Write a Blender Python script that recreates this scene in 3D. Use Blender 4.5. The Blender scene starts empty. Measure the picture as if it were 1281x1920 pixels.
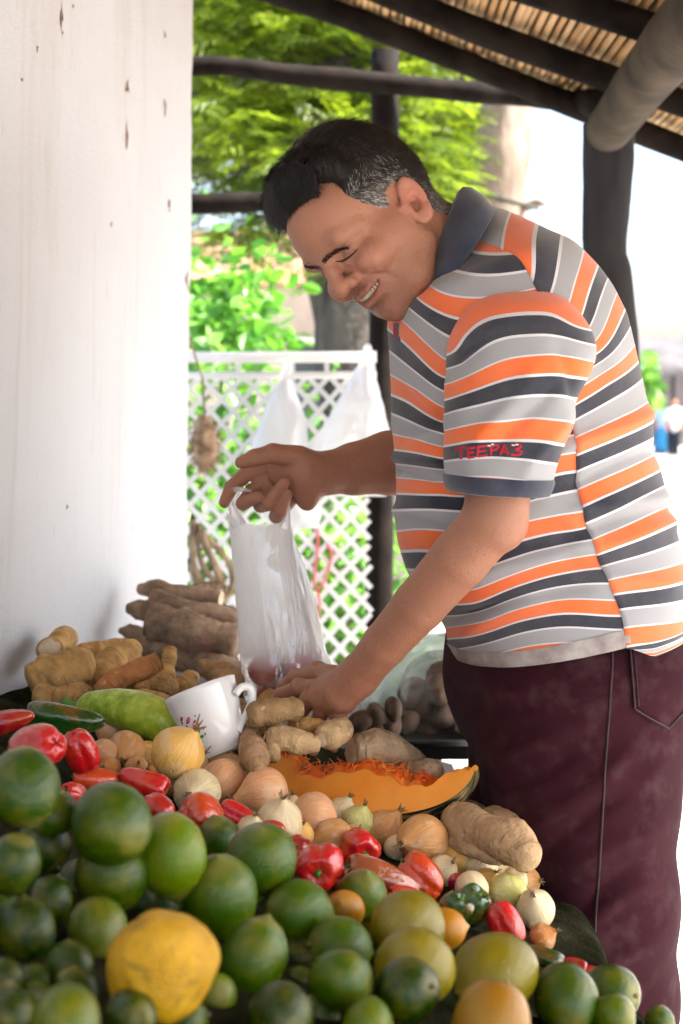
import bpy, bmesh, math, random
import numpy as np
from mathutils import Vector, Matrix, Euler
from mathutils.bvhtree import BVHTree

# ------------------------------------------------------------------ camera, sky, sun, exposure
SC = bpy.context.scene
F, CX, HY, CZ = 2667.0, 640.5, 770.0, 1.2        # focal length and horizon in photograph pixels, eye height
cam_data = bpy.data.cameras.new("camera")
cam = bpy.data.objects.new("camera", cam_data)
SC.collection.objects.link(cam)
cam.location = (0, 0, CZ)
cam.rotation_euler = (math.radians(90), 0, 0)
cam_data.sensor_fit = 'VERTICAL'
cam_data.sensor_height = 36.0
cam_data.lens = 36.0 * F / 1920.0
cam_data.shift_y = -190.0 / 1920.0
cam_data.clip_start = 0.02
cam_data.clip_end = 2000
cam_data.dof.use_dof = True
cam_data.dof.focus_distance = 1.66
cam_data.dof.aperture_fstop = 5.6
SC.camera = cam

SUN_EL, SUN_AZ = math.radians(52), math.radians(100)   # azimuth from +Y towards +X
world = bpy.data.worlds.new("World")
SC.world = world
world.use_nodes = True
wn = world.node_tree.nodes
sky_node = wn.new('ShaderNodeTexSky')
sky_node.sky_type = 'NISHITA'
sky_node.sun_disc = False
sky_node.sun_elevation = SUN_EL
sky_node.sun_rotation = SUN_AZ
sky_node.air_density = 1.0
sky_node.dust_density = 5.0
sky_node.ozone_density = 1.0
world.node_tree.links.new(sky_node.outputs[0], wn['Background'].inputs[0])
wn['Background'].inputs[1].default_value = 0.135
sun_data = bpy.data.lights.new("sun", 'SUN')
sun_data.energy = 4.6
sun_data.angle = math.radians(0.53)
sun_data.color = (1.0, 0.965, 0.92)
sun = bpy.data.objects.new("sun", sun_data)
SC.collection.objects.link(sun)
sdir = Vector((math.sin(SUN_AZ) * math.cos(SUN_EL), math.cos(SUN_AZ) * math.cos(SUN_EL), math.sin(SUN_EL)))
sun.rotation_euler = sdir.to_track_quat('Z', 'Y').to_euler()
sun.location = sdir * 30
SC.view_settings.view_transform = 'Standard'
SC.view_settings.look = 'None'
SC.view_settings.exposure = 2.42
SC.view_settings.gamma = 1.0
SC.view_settings.use_curve_mapping = False
SC.cycles.use_denoising = True
SC.cycles.max_bounces = 8
SC.cycles.transparent_max_bounces = 16
SC.cycles.sample_clamp_indirect = 6.0

RNG = np.random.default_rng(7)
random.seed(7)
COL = SC.collection

# ------------------------------------------------------------------ helpers
def W(px, py, d):
    """a point of the place, from where the photograph shows it and its distance"""
    return Vector(((px - CX) / F * d, d, CZ - (py - HY) / F * d))

def Wa(a):
    a = np.asarray(a, float)
    return np.stack([(a[..., 0] - CX) / F * a[..., 2], a[..., 2], CZ - (a[..., 1] - HY) / F * a[..., 2]], -1)

def topx(P):
    return np.stack([CX + F * P[..., 0] / P[..., 1], HY - F * (P[..., 2] - CZ) / P[..., 1]], -1)

def mesh_np(name, V, faces, smooth=True):
    """V (n,3); faces (m,3|4) array, or list of arrays, or list of tuples"""
    me = bpy.data.meshes.new(name)
    V = np.asarray(V, np.float32)
    if isinstance(faces, np.ndarray):
        faces = [faces]
    if isinstance(faces, list) and len(faces) and isinstance(faces[0], np.ndarray):
        loops = np.concatenate([f.ravel() for f in faces]).astype(np.int32)
        tot = np.concatenate([np.full(len(f), f.shape[1], np.int32) for f in faces])
    else:
        loops = np.array([i for f in faces for i in f], np.int32)
        tot = np.array([len(f) for f in faces], np.int32)
    start = np.concatenate([[0], np.cumsum(tot)[:-1]]).astype(np.int32)
    me.vertices.add(len(V)); me.vertices.foreach_set('co', V.ravel())
    me.loops.add(len(loops)); me.loops.foreach_set('vertex_index', loops)
    me.polygons.add(len(tot)); me.polygons.foreach_set('loop_start', start)
    me.polygons.foreach_set('use_smooth', np.full(len(tot), smooth))
    me.update(calc_edges=True)
    me.validate()
    return me

def attr(me, name, vals):
    a = me.attributes.new(name, 'FLOAT', 'POINT')
    a.data.foreach_set('value', np.asarray(vals, np.float32).ravel())

def attrc(me, name, vals):
    v = np.ones((len(vals), 4), np.float32); v[:, :3] = vals
    a = me.attributes.new(name, 'FLOAT_COLOR', 'POINT')
    a.data.foreach_set('color', v.ravel())

def tag(o, label=None, cat=None, group=None, kind=None):
    if label: o['label'] = label
    if cat: o['category'] = cat
    if group: o['group'] = group
    if kind: o['kind'] = kind
    return o

def obj(name, me, mat=None, parent=None, loc=None):
    """link a mesh given in world coordinates; with a parent Empty (unrotated) the verts become local"""
    o = bpy.data.objects.new(name, me)
    COL.objects.link(o)
    if mat is not None:
        if isinstance(mat, (list, tuple)):
            for m in mat: me.materials.append(m)
        elif len(me.materials) == 0:
            me.materials.append(mat)
    base = Vector((0, 0, 0))
    if parent is not None:
        o.parent = parent
        p = parent
        while p is not None:
            base += p.location; p = p.parent
    if loc is not None:
        loc = Vector(loc)
        me.transform(Matrix.Translation(-loc))
        o.location = loc - base
    elif parent is not None:
        me.transform(Matrix.Translation(-base))
    return o

def empty(name, loc, label=None, cat=None, group=None, kind=None):
    e = bpy.data.objects.new(name, None)
    COL.objects.link(e)
    e.location = loc
    e.empty_display_size = 0.05
    return tag(e, label, cat, group, kind)

def vnoise(P, seed=0):
    """smooth value noise in [-1,1]"""
    P = np.asarray(P, float)
    i = np.floor(P).astype(np.int64); f = P - i
    u = f * f * (3 - 2 * f)
    def h(a, b, c):
        n = (a * 374761393 + b * 668265263 + c * 2147483647 + seed * 974711) & 0xffffffff
        n = ((n ^ (n >> 13)) * 1274126177) & 0xffffffff
        n = (n ^ (n >> 16)) & 0xffff
        return n / 32767.5 - 1
    r = 0
    for dx in (0, 1):
        for dy in (0, 1):
            for dz in (0, 1):
                w = (u[..., 0] if dx else 1 - u[..., 0]) * (u[..., 1] if dy else 1 - u[..., 1]) * (u[..., 2] if dz else 1 - u[..., 2])
                r = r + w * h(i[..., 0] + dx, i[..., 1] + dy, i[..., 2] + dz)
    return r

def fbm(P, seed=0, o=3):
    r = 0; a = 1.0
    for k in range(o):
        r = r + a * vnoise(P * 2 ** k, seed + k); a *= 0.5
    return r

def tube(pts, rad, n=12, noise=0.0, nscale=20.0, seed=0, cap=True, flat=1.0):
    """generalised cylinder along pts with radii rad; returns V, faces"""
    pts = np.asarray(pts, float); m = len(pts)
    rad = np.broadcast_to(np.asarray(rad, float), (m,))
    T = np.gradient(pts, axis=0); T /= np.linalg.norm(T, axis=1)[:, None] + 1e-12
    up = np.array([0, 0, 1.0]) if abs(T[0, 2]) < 0.9 else np.array([0, 1.0, 0])
    N = []; u = up
    for t in T:
        u = u - t * np.dot(u, t); u /= np.linalg.norm(u) + 1e-12; N.append(u)
    N = np.array(N); B = np.cross(T, N)
    th = np.linspace(0, 2 * np.pi, n, endpoint=False)
    D = N[:, None] * np.cos(th)[None, :, None] * flat + B[:, None] * np.sin(th)[None, :, None]
    R = rad[:, None] * np.ones(n)[None]
    V = pts[:, None] + D * R[..., None]
    if noise:
        R = R * (1 + noise * fbm(V * nscale, seed))
        V = pts[:, None] + D * R[..., None]
    V = V.reshape(-1, 3)
    i = np.arange(m - 1)[:, None] * n; j = np.arange(n)[None]; j2 = (j + 1) % n
    Q = np.stack([i + j, i + j2, i + n + j2, i + n + j], -1).reshape(-1, 4)
    faces = [Q]
    if cap:
        V = np.concatenate([V, pts[:1], pts[-1:]])
        a, b = m * n, m * n + 1
        j = np.arange(n); j2 = (j + 1) % n
        faces.append(np.concatenate([np.stack([np.full(n, a), j2, j], -1), np.stack([np.full(n, b), (m - 1) * n + j, (m - 1) * n + j2], -1)]))
    return V, faces

def join(parts):
    """join [(V, [faces...]), ...]"""
    Vs, f3, f4, o = [], [], [], 0
    for V, fs in parts:
        for f in (fs if isinstance(fs, list) else [fs]):
            f = np.asarray(f)
            if len(f) == 0: continue
            (f3 if f.shape[1] == 3 else f4).append(f + o)
        Vs.append(V); o += len(V)
    fs = []
    if f4: fs.append(np.concatenate(f4))
    if f3: fs.append(np.concatenate(f3))
    return np.concatenate(Vs), fs

def box(c, s, rot=None):
    v = np.array([[x, y, z] for x in (-.5, .5) for y in (-.5, .5) for z in (-.5, .5)]) * np.asarray(s)
    if rot is not None:
        v = v @ np.array(Euler(rot).to_matrix()).T
    v = v + np.asarray(c)
    return v, [np.array([[0, 1, 3, 2], [4, 6, 7, 5], [0, 4, 5, 1], [2, 3, 7, 6], [0, 2, 6, 4], [1, 5, 7, 3]])]

def spline(pts, n):
    """Catmull-Rom through pts, n samples"""
    p = np.asarray(pts, float)
    p = np.concatenate([[2 * p[0] - p[1]], p, [2 * p[-1] - p[-2]]])
    m = len(p) - 3
    t = np.linspace(0, m - 1e-9, n); i = t.astype(int); f = (t - i)[:, None]
    a, b, c, d = p[i], p[i + 1], p[i + 2], p[i + 3]
    return 0.5 * (2 * b + (c - a) * f + (2 * a - 5 * b + 4 * c - d) * f ** 2 + (3 * b - a - 3 * c + d) * f ** 3)

# ------------------------------------------------------------------ materials
class NT:
    def __init__(s, name):
        s.m = bpy.data.materials.new(name); s.m.use_nodes = True
        s.t = s.m.node_tree; s.n = s.t.nodes; s.b = s.n['Principled BSDF']; s.out = s.n['Material Output']
    def add(s, typ, **kw):
        nd = s.n.new(typ)
        for k, v in kw.items():
            if k.startswith('i_'):
                nd.inputs[k[2:].replace('_', ' ')].default_value = v
            else:
                setattr(nd, k, v)
        return nd
    def link(s, a, b): s.t.links.new(a, b)
    def coord(s, scale=(1, 1, 1), which='Object'):
        tc = s.add('ShaderNodeTexCoord'); mp = s.add('ShaderNodeMapping')
        mp.inputs['Scale'].default_value = scale
        s.link(tc.outputs[which], mp.inputs[0]); return mp.outputs[0]
    def noise(s, co, scale, detail=4, rough=0.55, dist=0.0):
        nd = s.add('ShaderNodeTexNoise'); nd.inputs['Scale'].default_value = scale
        nd.inputs['Detail'].default_value = detail; nd.inputs['Roughness'].default_value = rough
        nd.inputs['Distortion'].default_value = dist
        if co is not None: s.link(co, nd.inputs['Vector'])
        return nd.outputs[0]
    def ramp(s, fac, stops):
        r = s.add('ShaderNodeValToRGB'); e = r.color_ramp.elements
        while len(e) < len(stops): e.new(0.5)
        for el, (p, c) in zip(e, stops):
            el.position = p; el.color = (*c, 1) if len(c) == 3 else c
        s.link(fac, r.inputs[0]); return r.outputs[0]
    def mix(s, fac, a, b, mode='MIX'):
        m = s.add('ShaderNodeMix', data_type='RGBA', blend_type=mode)
        for sock, v in ((m.inputs[0], fac), (m.inputs[6], a), (m.inputs[7], b)):
            if hasattr(v, 'is_output') or isinstance(v, bpy.types.NodeSocket): s.link(v, sock)
            elif isinstance(v, (int, float)): sock.default_value = v
            else: sock.default_value = (*v, 1) if len(v) == 3 else v
        return m.outputs[2]
    def math(s, op, a, b=0.0, clamp=False):
        m = s.add('ShaderNodeMath', operation=op, use_clamp=clamp)
        for sock, v in ((m.inputs[0], a), (m.inputs[1], b)):
            if isinstance(v, bpy.types.NodeSocket): s.link(v, sock)
            else: sock.default_value = v
        return m.outputs[0]
    def bump(s, h, strength=0.3, dist=0.01):
        b = s.add('ShaderNodeBump'); b.inputs['Strength'].default_value = strength
        b.inputs['Distance'].default_value = dist
        s.link(h, b.inputs['Height']); s.link(b.outputs[0], s.b.inputs['Normal']); return b
    def attr(s, name, out='Fac'):
        a = s.add('ShaderNodeAttribute'); a.attribute_name = name; return a.outputs[out]
    def base(s, c, rough=0.5, spec=0.5):
        if isinstance(c, bpy.types.NodeSocket): s.link(c, s.b.inputs['Base Color'])
        else: s.b.inputs['Base Color'].default_value = (*c, 1)
        if isinstance(rough, bpy.types.NodeSocket): s.link(rough, s.b.inputs['Roughness'])
        else: s.b.inputs['Roughness'].default_value = rough
        s.b.inputs['Specular IOR Level'].default_value = spec
        return s

def mk(name, c1, c2, scale=10, rough=0.6, bump=0.2, bscale=None, bdist=0.004, stretch=(1, 1, 1), spec=0.5, lo=0.35, hi=0.65):
    t = NT(name); co = t.coord(stretch)
    n = t.noise(co, scale)
    t.base(t.ramp(n, [(lo, c1), (hi, c2)]), rough, spec)
    if bump:
        t.bump(t.noise(co, bscale or scale * 3, 5), bump, bdist)
    return t.m

def leafy(name, dark, light, trans=0.5):
    """leaf: diffuse plus light coming through, tint per spray"""
    t = NT(name); t.n.remove(t.b)
    a = t.attr('tint')
    c = t.ramp(a, [(0.0, dark), (1.0, light)])
    d = t.add('ShaderNodeBsdfDiffuse'); tr = t.add('ShaderNodeBsdfTranslucent'); mx = t.add('ShaderNodeMixShader')
    gl = t.add('ShaderNodeBsdfGlossy'); gl.inputs['Roughness'].default_value = 0.4
    gl.inputs['Color'].default_value = (0.8, 0.8, 0.8, 1)
    mx2 = t.add('ShaderNodeMixShader'); mx2.inputs[0].default_value = 0.04
    t.link(c, d.inputs[0]); t.link(c, tr.inputs[0]); mx.inputs[0].default_value = trans
    t.link(d.outputs[0], mx.inputs[1]); t.link(tr.outputs[0], mx.inputs[2])
    t.link(mx.outputs[0], mx2.inputs[1]); t.link(gl.outputs[0], mx2.inputs[2])
    t.link(mx2.outputs[0], t.out.inputs[0])
    return t.m
# ================================================================== SETTING
M = {}
def build_materials_setting():
    # whitewashed adobe
    t = NT('whitewash'); co = t.coord()
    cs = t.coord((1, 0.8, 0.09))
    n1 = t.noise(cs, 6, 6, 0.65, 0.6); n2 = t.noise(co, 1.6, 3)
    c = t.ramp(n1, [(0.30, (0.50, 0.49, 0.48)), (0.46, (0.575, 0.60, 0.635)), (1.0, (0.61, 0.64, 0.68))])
    # warmer tan tone mixed in, stronger higher on the wall
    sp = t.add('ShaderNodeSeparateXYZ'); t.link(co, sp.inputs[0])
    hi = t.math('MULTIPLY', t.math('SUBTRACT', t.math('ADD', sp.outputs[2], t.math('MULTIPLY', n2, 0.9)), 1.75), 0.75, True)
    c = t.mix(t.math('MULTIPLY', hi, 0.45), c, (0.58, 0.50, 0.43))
    gr = t.ramp(t.noise(t.coord((1, 1, .35)), 48, 4, .6), [(0.62, (0, 0, 0)), (0.72, (1, 1, 1))])
    c = t.mix(t.math('MULTIPLY', gr, 0.30), c, (0.42, 0.39, 0.36))
    t.base(c, 0.75, 0.25)
    t.bump(t.math('ADD', t.noise(t.coord((1, 1, .25)), 40, 6, .65), t.math('MULTIPLY', t.noise(co, 150, 4), 0.6)), 0.75, 0.004)
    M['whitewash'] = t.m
    M['adobe'] = mk('adobe_chip', (0.14, 0.09, 0.055), (0.36, 0.25, 0.16), 60, 0.9, 0.5)
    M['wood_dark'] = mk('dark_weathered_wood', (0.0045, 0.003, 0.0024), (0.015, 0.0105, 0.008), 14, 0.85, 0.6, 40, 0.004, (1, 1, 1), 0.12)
    M['wood_log'] = mk('grey_log', (0.035, 0.028, 0.020), (0.085, 0.066, 0.048), 9, 0.85, 0.6, 50, 0.004, (1, 1, 1), 0.15)
    M['wood_post'] = mk('grey_post', (0.016, 0.016, 0.018), (0.042, 0.040, 0.042), 9, 0.85, 0.6, 50, 0.004, (1, 1, 0.2), 0.15)
    t = NT('cane'); oi = t.add('ShaderNodeObjectInfo'); co = t.coord((1, 0.3, 1))
    c = t.ramp(oi.outputs['Random'], [(0, (0.42, 0.23, 0.09)), (0.5, (0.62, 0.38, 0.17)), (1, (0.72, 0.50, 0.27))])
    c = t.mix(t.math('MULTIPLY', t.noise(co, 25), 0.5), c, (0.20, 0.10, 0.04))
    t.base(c, 0.6); t.bump(t.noise(co, 90), 0.3, 0.002); M['cane'] = t.m
    M['thatch'] = mk('roof_thatch', (0.10, 0.07, 0.04), (0.22, 0.16, 0.09), 20, 0.95, 0.5)
    M['white_plastic'] = mk('white_paint', (0.74, 0.75, 0.74), (0.82, 0.82, 0.81), 12, 0.45, 0.1)
    M['sand'] = None
    t = NT('sandy_ground'); co = t.coord()
    c = t.ramp(t.noise(co, 1.3, 6, 0.6), [(0.3, (0.36, 0.335, 0.31)), (0.7, (0.46, 0.435, 0.41))])
    c = t.mix(t.ramp(t.noise(co, 24, 4), [(0.55, (0, 0, 0)), (0.7, (1, 1, 1))]), c, (0.27, 0.21, 0.16))
    t.base(c, 0.9, 0.2); t.bump(t.noise(co, 30, 6), 0.6, 0.02); M['sand'] = t.m
    M['bark'] = mk('grey_bark', (0.022, 0.019, 0.016), (0.085, 0.073, 0.062), 12, 0.9, 0.9, 30, 0.02, (1, 1, 0.3))
    M['bark_pale'] = mk('pale_bark', (0.10, 0.068, 0.045), (0.26, 0.21, 0.165), 5, 0.9, 0.8, 25, 0.02, (1, 1, 0.35))
    M['leaf_conifer'] = leafy('conifer_spray', (0.022, 0.055, 0.003), (0.33, 0.45, 0.018), 0.55)
    M['leaf_shrub'] = leafy('shrub_leaf', (0.03, 0.15, 0.012), (0.15, 0.38, 0.03), 0.5)
    M['leaf_low'] = leafy('low_leaf', (0.03, 0.13, 0.015), (0.20, 0.40, 0.05), 0.45)
    M['plaster_pink'] = mk('sunlit_plaster', (0.40, 0.33, 0.29), (0.52, 0.46, 0.42), 3, 0.9, 0.2)
    M['plaster_far'] = mk('far_plaster', (0.10, 0.085, 0.08), (0.15, 0.13, 0.125), 3, 0.9, 0.2)
    M['tile'] = mk('clay_tile', (0.16, 0.075, 0.045), (0.24, 0.13, 0.085), 8, 0.85, 0.3)
    M['glass_dark'] = mk('window_glass', (0.04, 0.05, 0.06), (0.08, 0.09, 0.1), 3, 0.1, 0)
    M['awning'] = mk('grey_awning', (0.045, 0.040, 0.044), (0.085, 0.075, 0.080), 2, 0.8, 0.2)
build_materials_setting()

def ground_and_wall():
    n = 60
    xs = np.sign(np.linspace(-1, 1, n)) * np.abs(np.linspace(-1, 1, n)) ** 4 * 600
    X, Y = np.meshgrid(xs, xs + 5, indexing='ij')
    V = np.stack([X, Y, 0.006 * vnoise(np.stack([X, Y, 0 * X], -1) * 1.5)], -1).reshape(-1, 3)
    i = np.arange(n - 1)[:, None] * n + np.arange(n - 1)[None]
    Q = np.stack([i, i + n, i + n + 1, i + 1], -1).reshape(-1, 4)
    g = obj('ground', mesh_np('ground', V, Q), M['sand']); g['kind'] = 'structure'
    # wall: outline in plan, rounded outer corner, thickness 0.42
    c = np.array([-0.337, 3.2]); dirw = np.array([0.104, 1.0]); dirw /= np.linalg.norm(dirw)
    nrm = np.array([dirw[1], -dirw[0]])
    r = 0.022
    ys = np.linspace(4.6, r, 100)
    path = [c - dirw * s for s in ys]
    cc = c - dirw * r - nrm * r
    for a in np.linspace(0, 90, 7)[1:]:
        a = math.radians(a); path.append(cc + nrm * r * math.cos(a) + dirw * r * math.sin(a))
    for s in np.linspace(0.03, 0.42, 8): path.append(c - nrm * (r + s))
    path.append(c - nrm * 0.44 - dirw * 4.6)
    path = np.array(path); m = len(path)
    zs = np.linspace(0, 2.34, 110); nz = len(zs)
    P = np.zeros((m, nz, 3)); P[:, :, :2] = path[:, None]; P[:, :, 2] = zs[None]
    lean = 0.0112 * (zs - 1.3)
    P[:, :, 0] += lean[None]
    d = 0.006 * fbm(P * np.array([3, 3, 2.0]), 3, 3) + 0.0022 * vnoise(P * 17, 8)
    wgt = np.ones(m); wgt[-9:] = 0.3
    P[:, :, 0] += d * wgt[:, None]
    Pf = P.reshape(-1, 3)
    i = np.arange(m)[:, None]; j = np.arange(nz - 1)[None]; i2 = (i + 1) % m
    Q = np.stack([i * nz + j, i2 * nz + j, i2 * nz + j + 1, i * nz + j + 1], -1).reshape(-1, 4)
    top = [tuple(k * nz + nz - 1 for k in range(m))]
    faces = [tuple(q) for q in Q] + top
    wme = mesh_np('wall', Pf, faces)
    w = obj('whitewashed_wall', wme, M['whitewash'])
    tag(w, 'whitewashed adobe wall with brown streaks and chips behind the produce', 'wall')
    bv = BVHTree.FromPolygons([Vector(v) for v in Pf], [tuple(q) for q in Q])
    # chips where the wash has flaked off
    chips = [(115, 28, 7, 52), (116, 60, 4, 16), (136, 12, 4, 14), (69, 92, 5, 20), (41, 150, 7, 13), (240, 160, 5, 44),
             (236, 168, 4, 14), (237, 250, 7, 66), (308, 66, 4, 22), (309, 205, 4, 36), (317, 386, 5, 34),
             (351, 523, 7, 46), (208, 421, 3, 18), (361, 92, 5, 26), (125, 950, 3, 18)]
    for k, (px, py, w_, h_) in enumerate(chips):
        rng = np.random.default_rng(100 + k)
        ring = []
        for a in np.linspace(0, 2 * np.pi, 14, endpoint=False):
            rr = rng.uniform(0.35, 1.2); sm = .62 if h_ > 20 else .5
            x_, y_ = px + w_ / 2 * sm * rr * math.cos(a) + 1.5 * math.sin(a * 2 + k), py + h_ / 2 * rr * (1 if h_ > 20 else .7) * math.sin(a)
            h, nn, _, _ = bv.ray_cast(Vector((0, 0, CZ)), (W(x_, y_, 1) - Vector((0, 0, CZ))).normalized())
            if h is None: break
            ring.append(h + nn * 0.0012)
        if len(ring) < 14: continue
        ctr = sum(ring, Vector()) / 14 - nn * 0.0004
        V = np.array(ring + [ctr])
        fs = [(14, a, (a + 1) % 14) for a in range(14)]
        obj('flaked_patch', mesh_np('chip', V, fs), M['adobe'], w)
    return bv
WALL_BVH = ground_and_wall()

RX, RZ = 0.588, 1.854                    # the log the rafters rest on
def roof():  # like the wall, extended unseen behind the camera to cut light from there
    e = empty('veranda_roof', (RX, 3.2, 0), 'veranda roof of cane on dark rafters with a log post', 'roof')
    def log(name, pts, rad, mat, n=16, seed=0, k=24):
        P = spline(pts, k)
        P = P + 0.008 * np.stack([vnoise(P * 2.2 + 7 * seed, seed), vnoise(P * 2.2 + 3, seed + 1), vnoise(P * 2.2, seed + 2)], -1)
        R = np.interp(np.linspace(0, 1, k), np.linspace(0, 1, len(rad)), rad)
        V, f = tube(P, R, n, 0.06, 9, seed)
        return obj(name, mesh_np(name, V, f), mat, e)
    log('log_beam', [(RX + 0.01, 3.20, RZ - 0.025), (RX, 2.6, RZ), (RX + .01, 1.7, RZ + .01), (RX, .6, RZ), (RX, -1.15, RZ)], [0.052, .06, 0.063, 0.064], M['wood_log'], 20, 5, 30)
    P0 = [W(1150, 770 + 1.2 * F / 3.3, 3.3), W(1160, 1000, 3.3), W(1148, 560, 3.3), W(1135, 470, 3.3), W(1143, 330, 3.3), W(1145, 232, 3.3)]
    log('post', [tuple(p) for p in P0], [.066, .06, .05, .052, .058, .062], M['wood_post'], 20, 9, 40)
    def zr(x): return RZ + 0.105 - 0.37 * (x - RX)
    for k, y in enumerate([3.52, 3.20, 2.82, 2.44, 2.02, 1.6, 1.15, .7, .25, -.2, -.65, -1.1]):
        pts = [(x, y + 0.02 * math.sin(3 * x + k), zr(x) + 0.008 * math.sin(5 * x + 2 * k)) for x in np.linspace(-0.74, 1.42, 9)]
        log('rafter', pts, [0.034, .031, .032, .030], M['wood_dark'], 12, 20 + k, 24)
    # canes side by side on top of the rafters
    pr = np.random.default_rng(3)
    xs = np.arange(-0.80, 1.46, 0.0175)
    for k, x in enumerate(xs):
        r = pr.uniform(0.0068, 0.0088)
        x += pr.uniform(-.0012, .0012)
        yy = np.linspace(-1.2, 3.66, 26)
        P = np.stack([x + 0.004 * np.sin(yy * 3 + k), yy, np.full(26, zr(x) + 0.045 + pr.uniform(-.003, .003)) + 0.003 * np.sin(yy * 4 + 2 * k)], -1)
        R = r * (1 + 0.10 * (np.sin(yy * 14 + k * 1.7) > 0.93))
        V, f = tube(P, R, 7)
        obj('cane', mesh_np('cane', V, f), M['cane'], e)
    # earth and thatch layer over the canes
    x0, x1 = -0.83, 1.5
    V = []; 
    nx, ny = 40, 60
    X, Y = np.meshgrid(np.linspace(x0, x1, nx), np.linspace(-1.22, 3.7, ny), indexing='ij')
    zt = RZ + 0.105 - 0.37 * (X - RX) + 0.060
    lo = np.stack([X, Y, zt + .002 * vnoise(np.stack([X, Y, 0 * X], -1) * 30)], -1).reshape(-1, 3)
    hi = np.stack([X, Y, zt + 0.07 + .02 * vnoise(np.stack([X, Y, 0 * X], -1) * 12)], -1).reshape(-1, 3)
    i = np.arange(nx - 1)[:, None] * ny + np.arange(ny - 1)[None]
    Q = np.stack([i, i + ny, i + ny + 1, i + 1], -1).reshape(-1, 4)
    N = nx * ny
    border = [k * ny for k in range(nx)] + [(nx - 1) * ny + k for k in range(1, ny)] + [k * ny + ny - 1 for k in range(nx - 2, -1, -1)] + [k for k in range(ny - 2, 0, -1)]
    B = np.array([(border[k], border[(k + 1) % len(border)], border[(k + 1) % len(border)] + N, border[k] + N) for k in range(len(border))])
    obj('thatch', mesh_np('thatch', np.concatenate([lo, hi]), np.concatenate([Q[:, ::-1], Q + N, B])), M['thatch'], e)
roof()

def frame():
    e = empty('timber_frame', W(720, 770 + 1.2 * F / 3.95, 3.95), 'dark rough timber post with two cross poles beside the lattice fence', 'frame')
    d = 3.95
    def log(name, pts, rad, seed, k=24, n=12):
        P = spline([tuple(W(*p)) for p in pts], k)
        R = np.interp(np.linspace(0, 1, k), np.linspace(0, 1, len(rad)), np.array(rad) * d / F)
        V, f = tube(P, R, n, 0.10, 12, seed)
        obj(name, mesh_np(name, V, f), M['wood_dark'], e)
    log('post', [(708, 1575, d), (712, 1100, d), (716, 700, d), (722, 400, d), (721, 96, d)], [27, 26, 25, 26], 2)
    d2 = d - 0.062
    log('cross_pole', [(330, 126, d2), (420, 124, d2), (560, 142, d2), (720, 156, d2), (880, 172, d2), (1000, 180, d2), (1140, 196, d2 - .5)], [19, 18, 22, 20, 21, 24], 4, 36)
    log('cross_pole', [(318, 383, d2), (450, 380, d2), (600, 378, d2), (745, 376, d2)], [19, 19, 18, 18], 6)
frame()

def fence():
    d = 3.78
    e = empty('lattice_fence', (-0.3, d, 0), 'white diamond lattice fence with two white top rails', 'fence')
    x0, x1 = -0.62, (694 - CX) / F * d
    z1 = CZ - (706 - HY) / F * d
    z0 = 0.03
    for py, r in ((669, 10.5), (703, 7.0)):
        z = CZ - (py - HY) / F * d
        xe = (706 - CX) / F * d
        V, f = tube([(x0, d, z), ((x0 + xe) / 2, d, z - .002), (xe, d, z)], r * d / F, 12)
        obj('rail', mesh_np('rail', V, f), M['white_plastic'], e)
    za, zb = CZ - (669 - HY) / F * d, CZ - (703 - HY) / F * d
    for px in (447, 613, 690, 330):
        x = (px - CX) / F * d
        V, f = box((x, d, (za + zb) / 2), (0.014, 0.012, za - zb - .01))
        obj('spacer', mesh_np('spacer', V, f, False), M['white_plastic'], e)
    px_, pz_ = 0.0572, 0.0628
    slope = pz_ / px_
    rng = np.random.default_rng(5)
    L = (z1 - z0) / slope
    for s in (1, -1):
        for c in np.arange(x0 - L - .1, x1 + L + .1, px_):
            # line: x = c + (z - z0)/slope * s  (s=-1 starts at c + L)
            xa = c if s > 0 else c + 0.011
            za_, zb_ = z0, z1
            def X(z): return xa + s * (z - z0) / slope
            # clip to x0..x1
            lo, hi = za_, zb_
            for xb in (x0, x1 + rng.uniform(-.006, .006)):
                zc = z0 + (xb - xa) * slope / s
                if xb == x0:
                    if s > 0: lo = max(lo, zc)
                    else: hi = min(hi, zc)
                else:
                    if s > 0: hi = min(hi, zc)
                    else: lo = max(lo, zc)
            if hi - lo < 0.03: continue
            a = np.array([X(lo), d + s * 0.0018, lo]); b = np.array([X(hi), d + s * 0.0018, hi])
            t = (b - a) / np.linalg.norm(b - a); nn = np.array([-t[2], 0, t[0]]) * 0.0066; yy = np.array([0, 0.0016, 0])
            nseg = 6; V = []
            for u in np.linspace(0, 1, nseg):
                p = a + (b - a) * u + np.array([0.0014 * math.sin(u * 9 + c * 50), 0, 0])
                V += [p - nn - yy, p + nn - yy, p + nn + yy, p - nn + yy]
            fs = [(0, 1, 2, 3), tuple(4 * (nseg - 1) + k for k in (3, 2, 1, 0))]
            for q in range(nseg - 1):
                for k in range(4):
                    fs.append((4 * q + k, 4 * q + 4 + k, 4 * q + 4 + (k + 1) % 4, 4 * q + (k + 1) % 4))
            obj('lattice_strip', mesh_np('lattice_strip', np.array(V), fs, False), M['white_plastic'], e)
fence()

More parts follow.
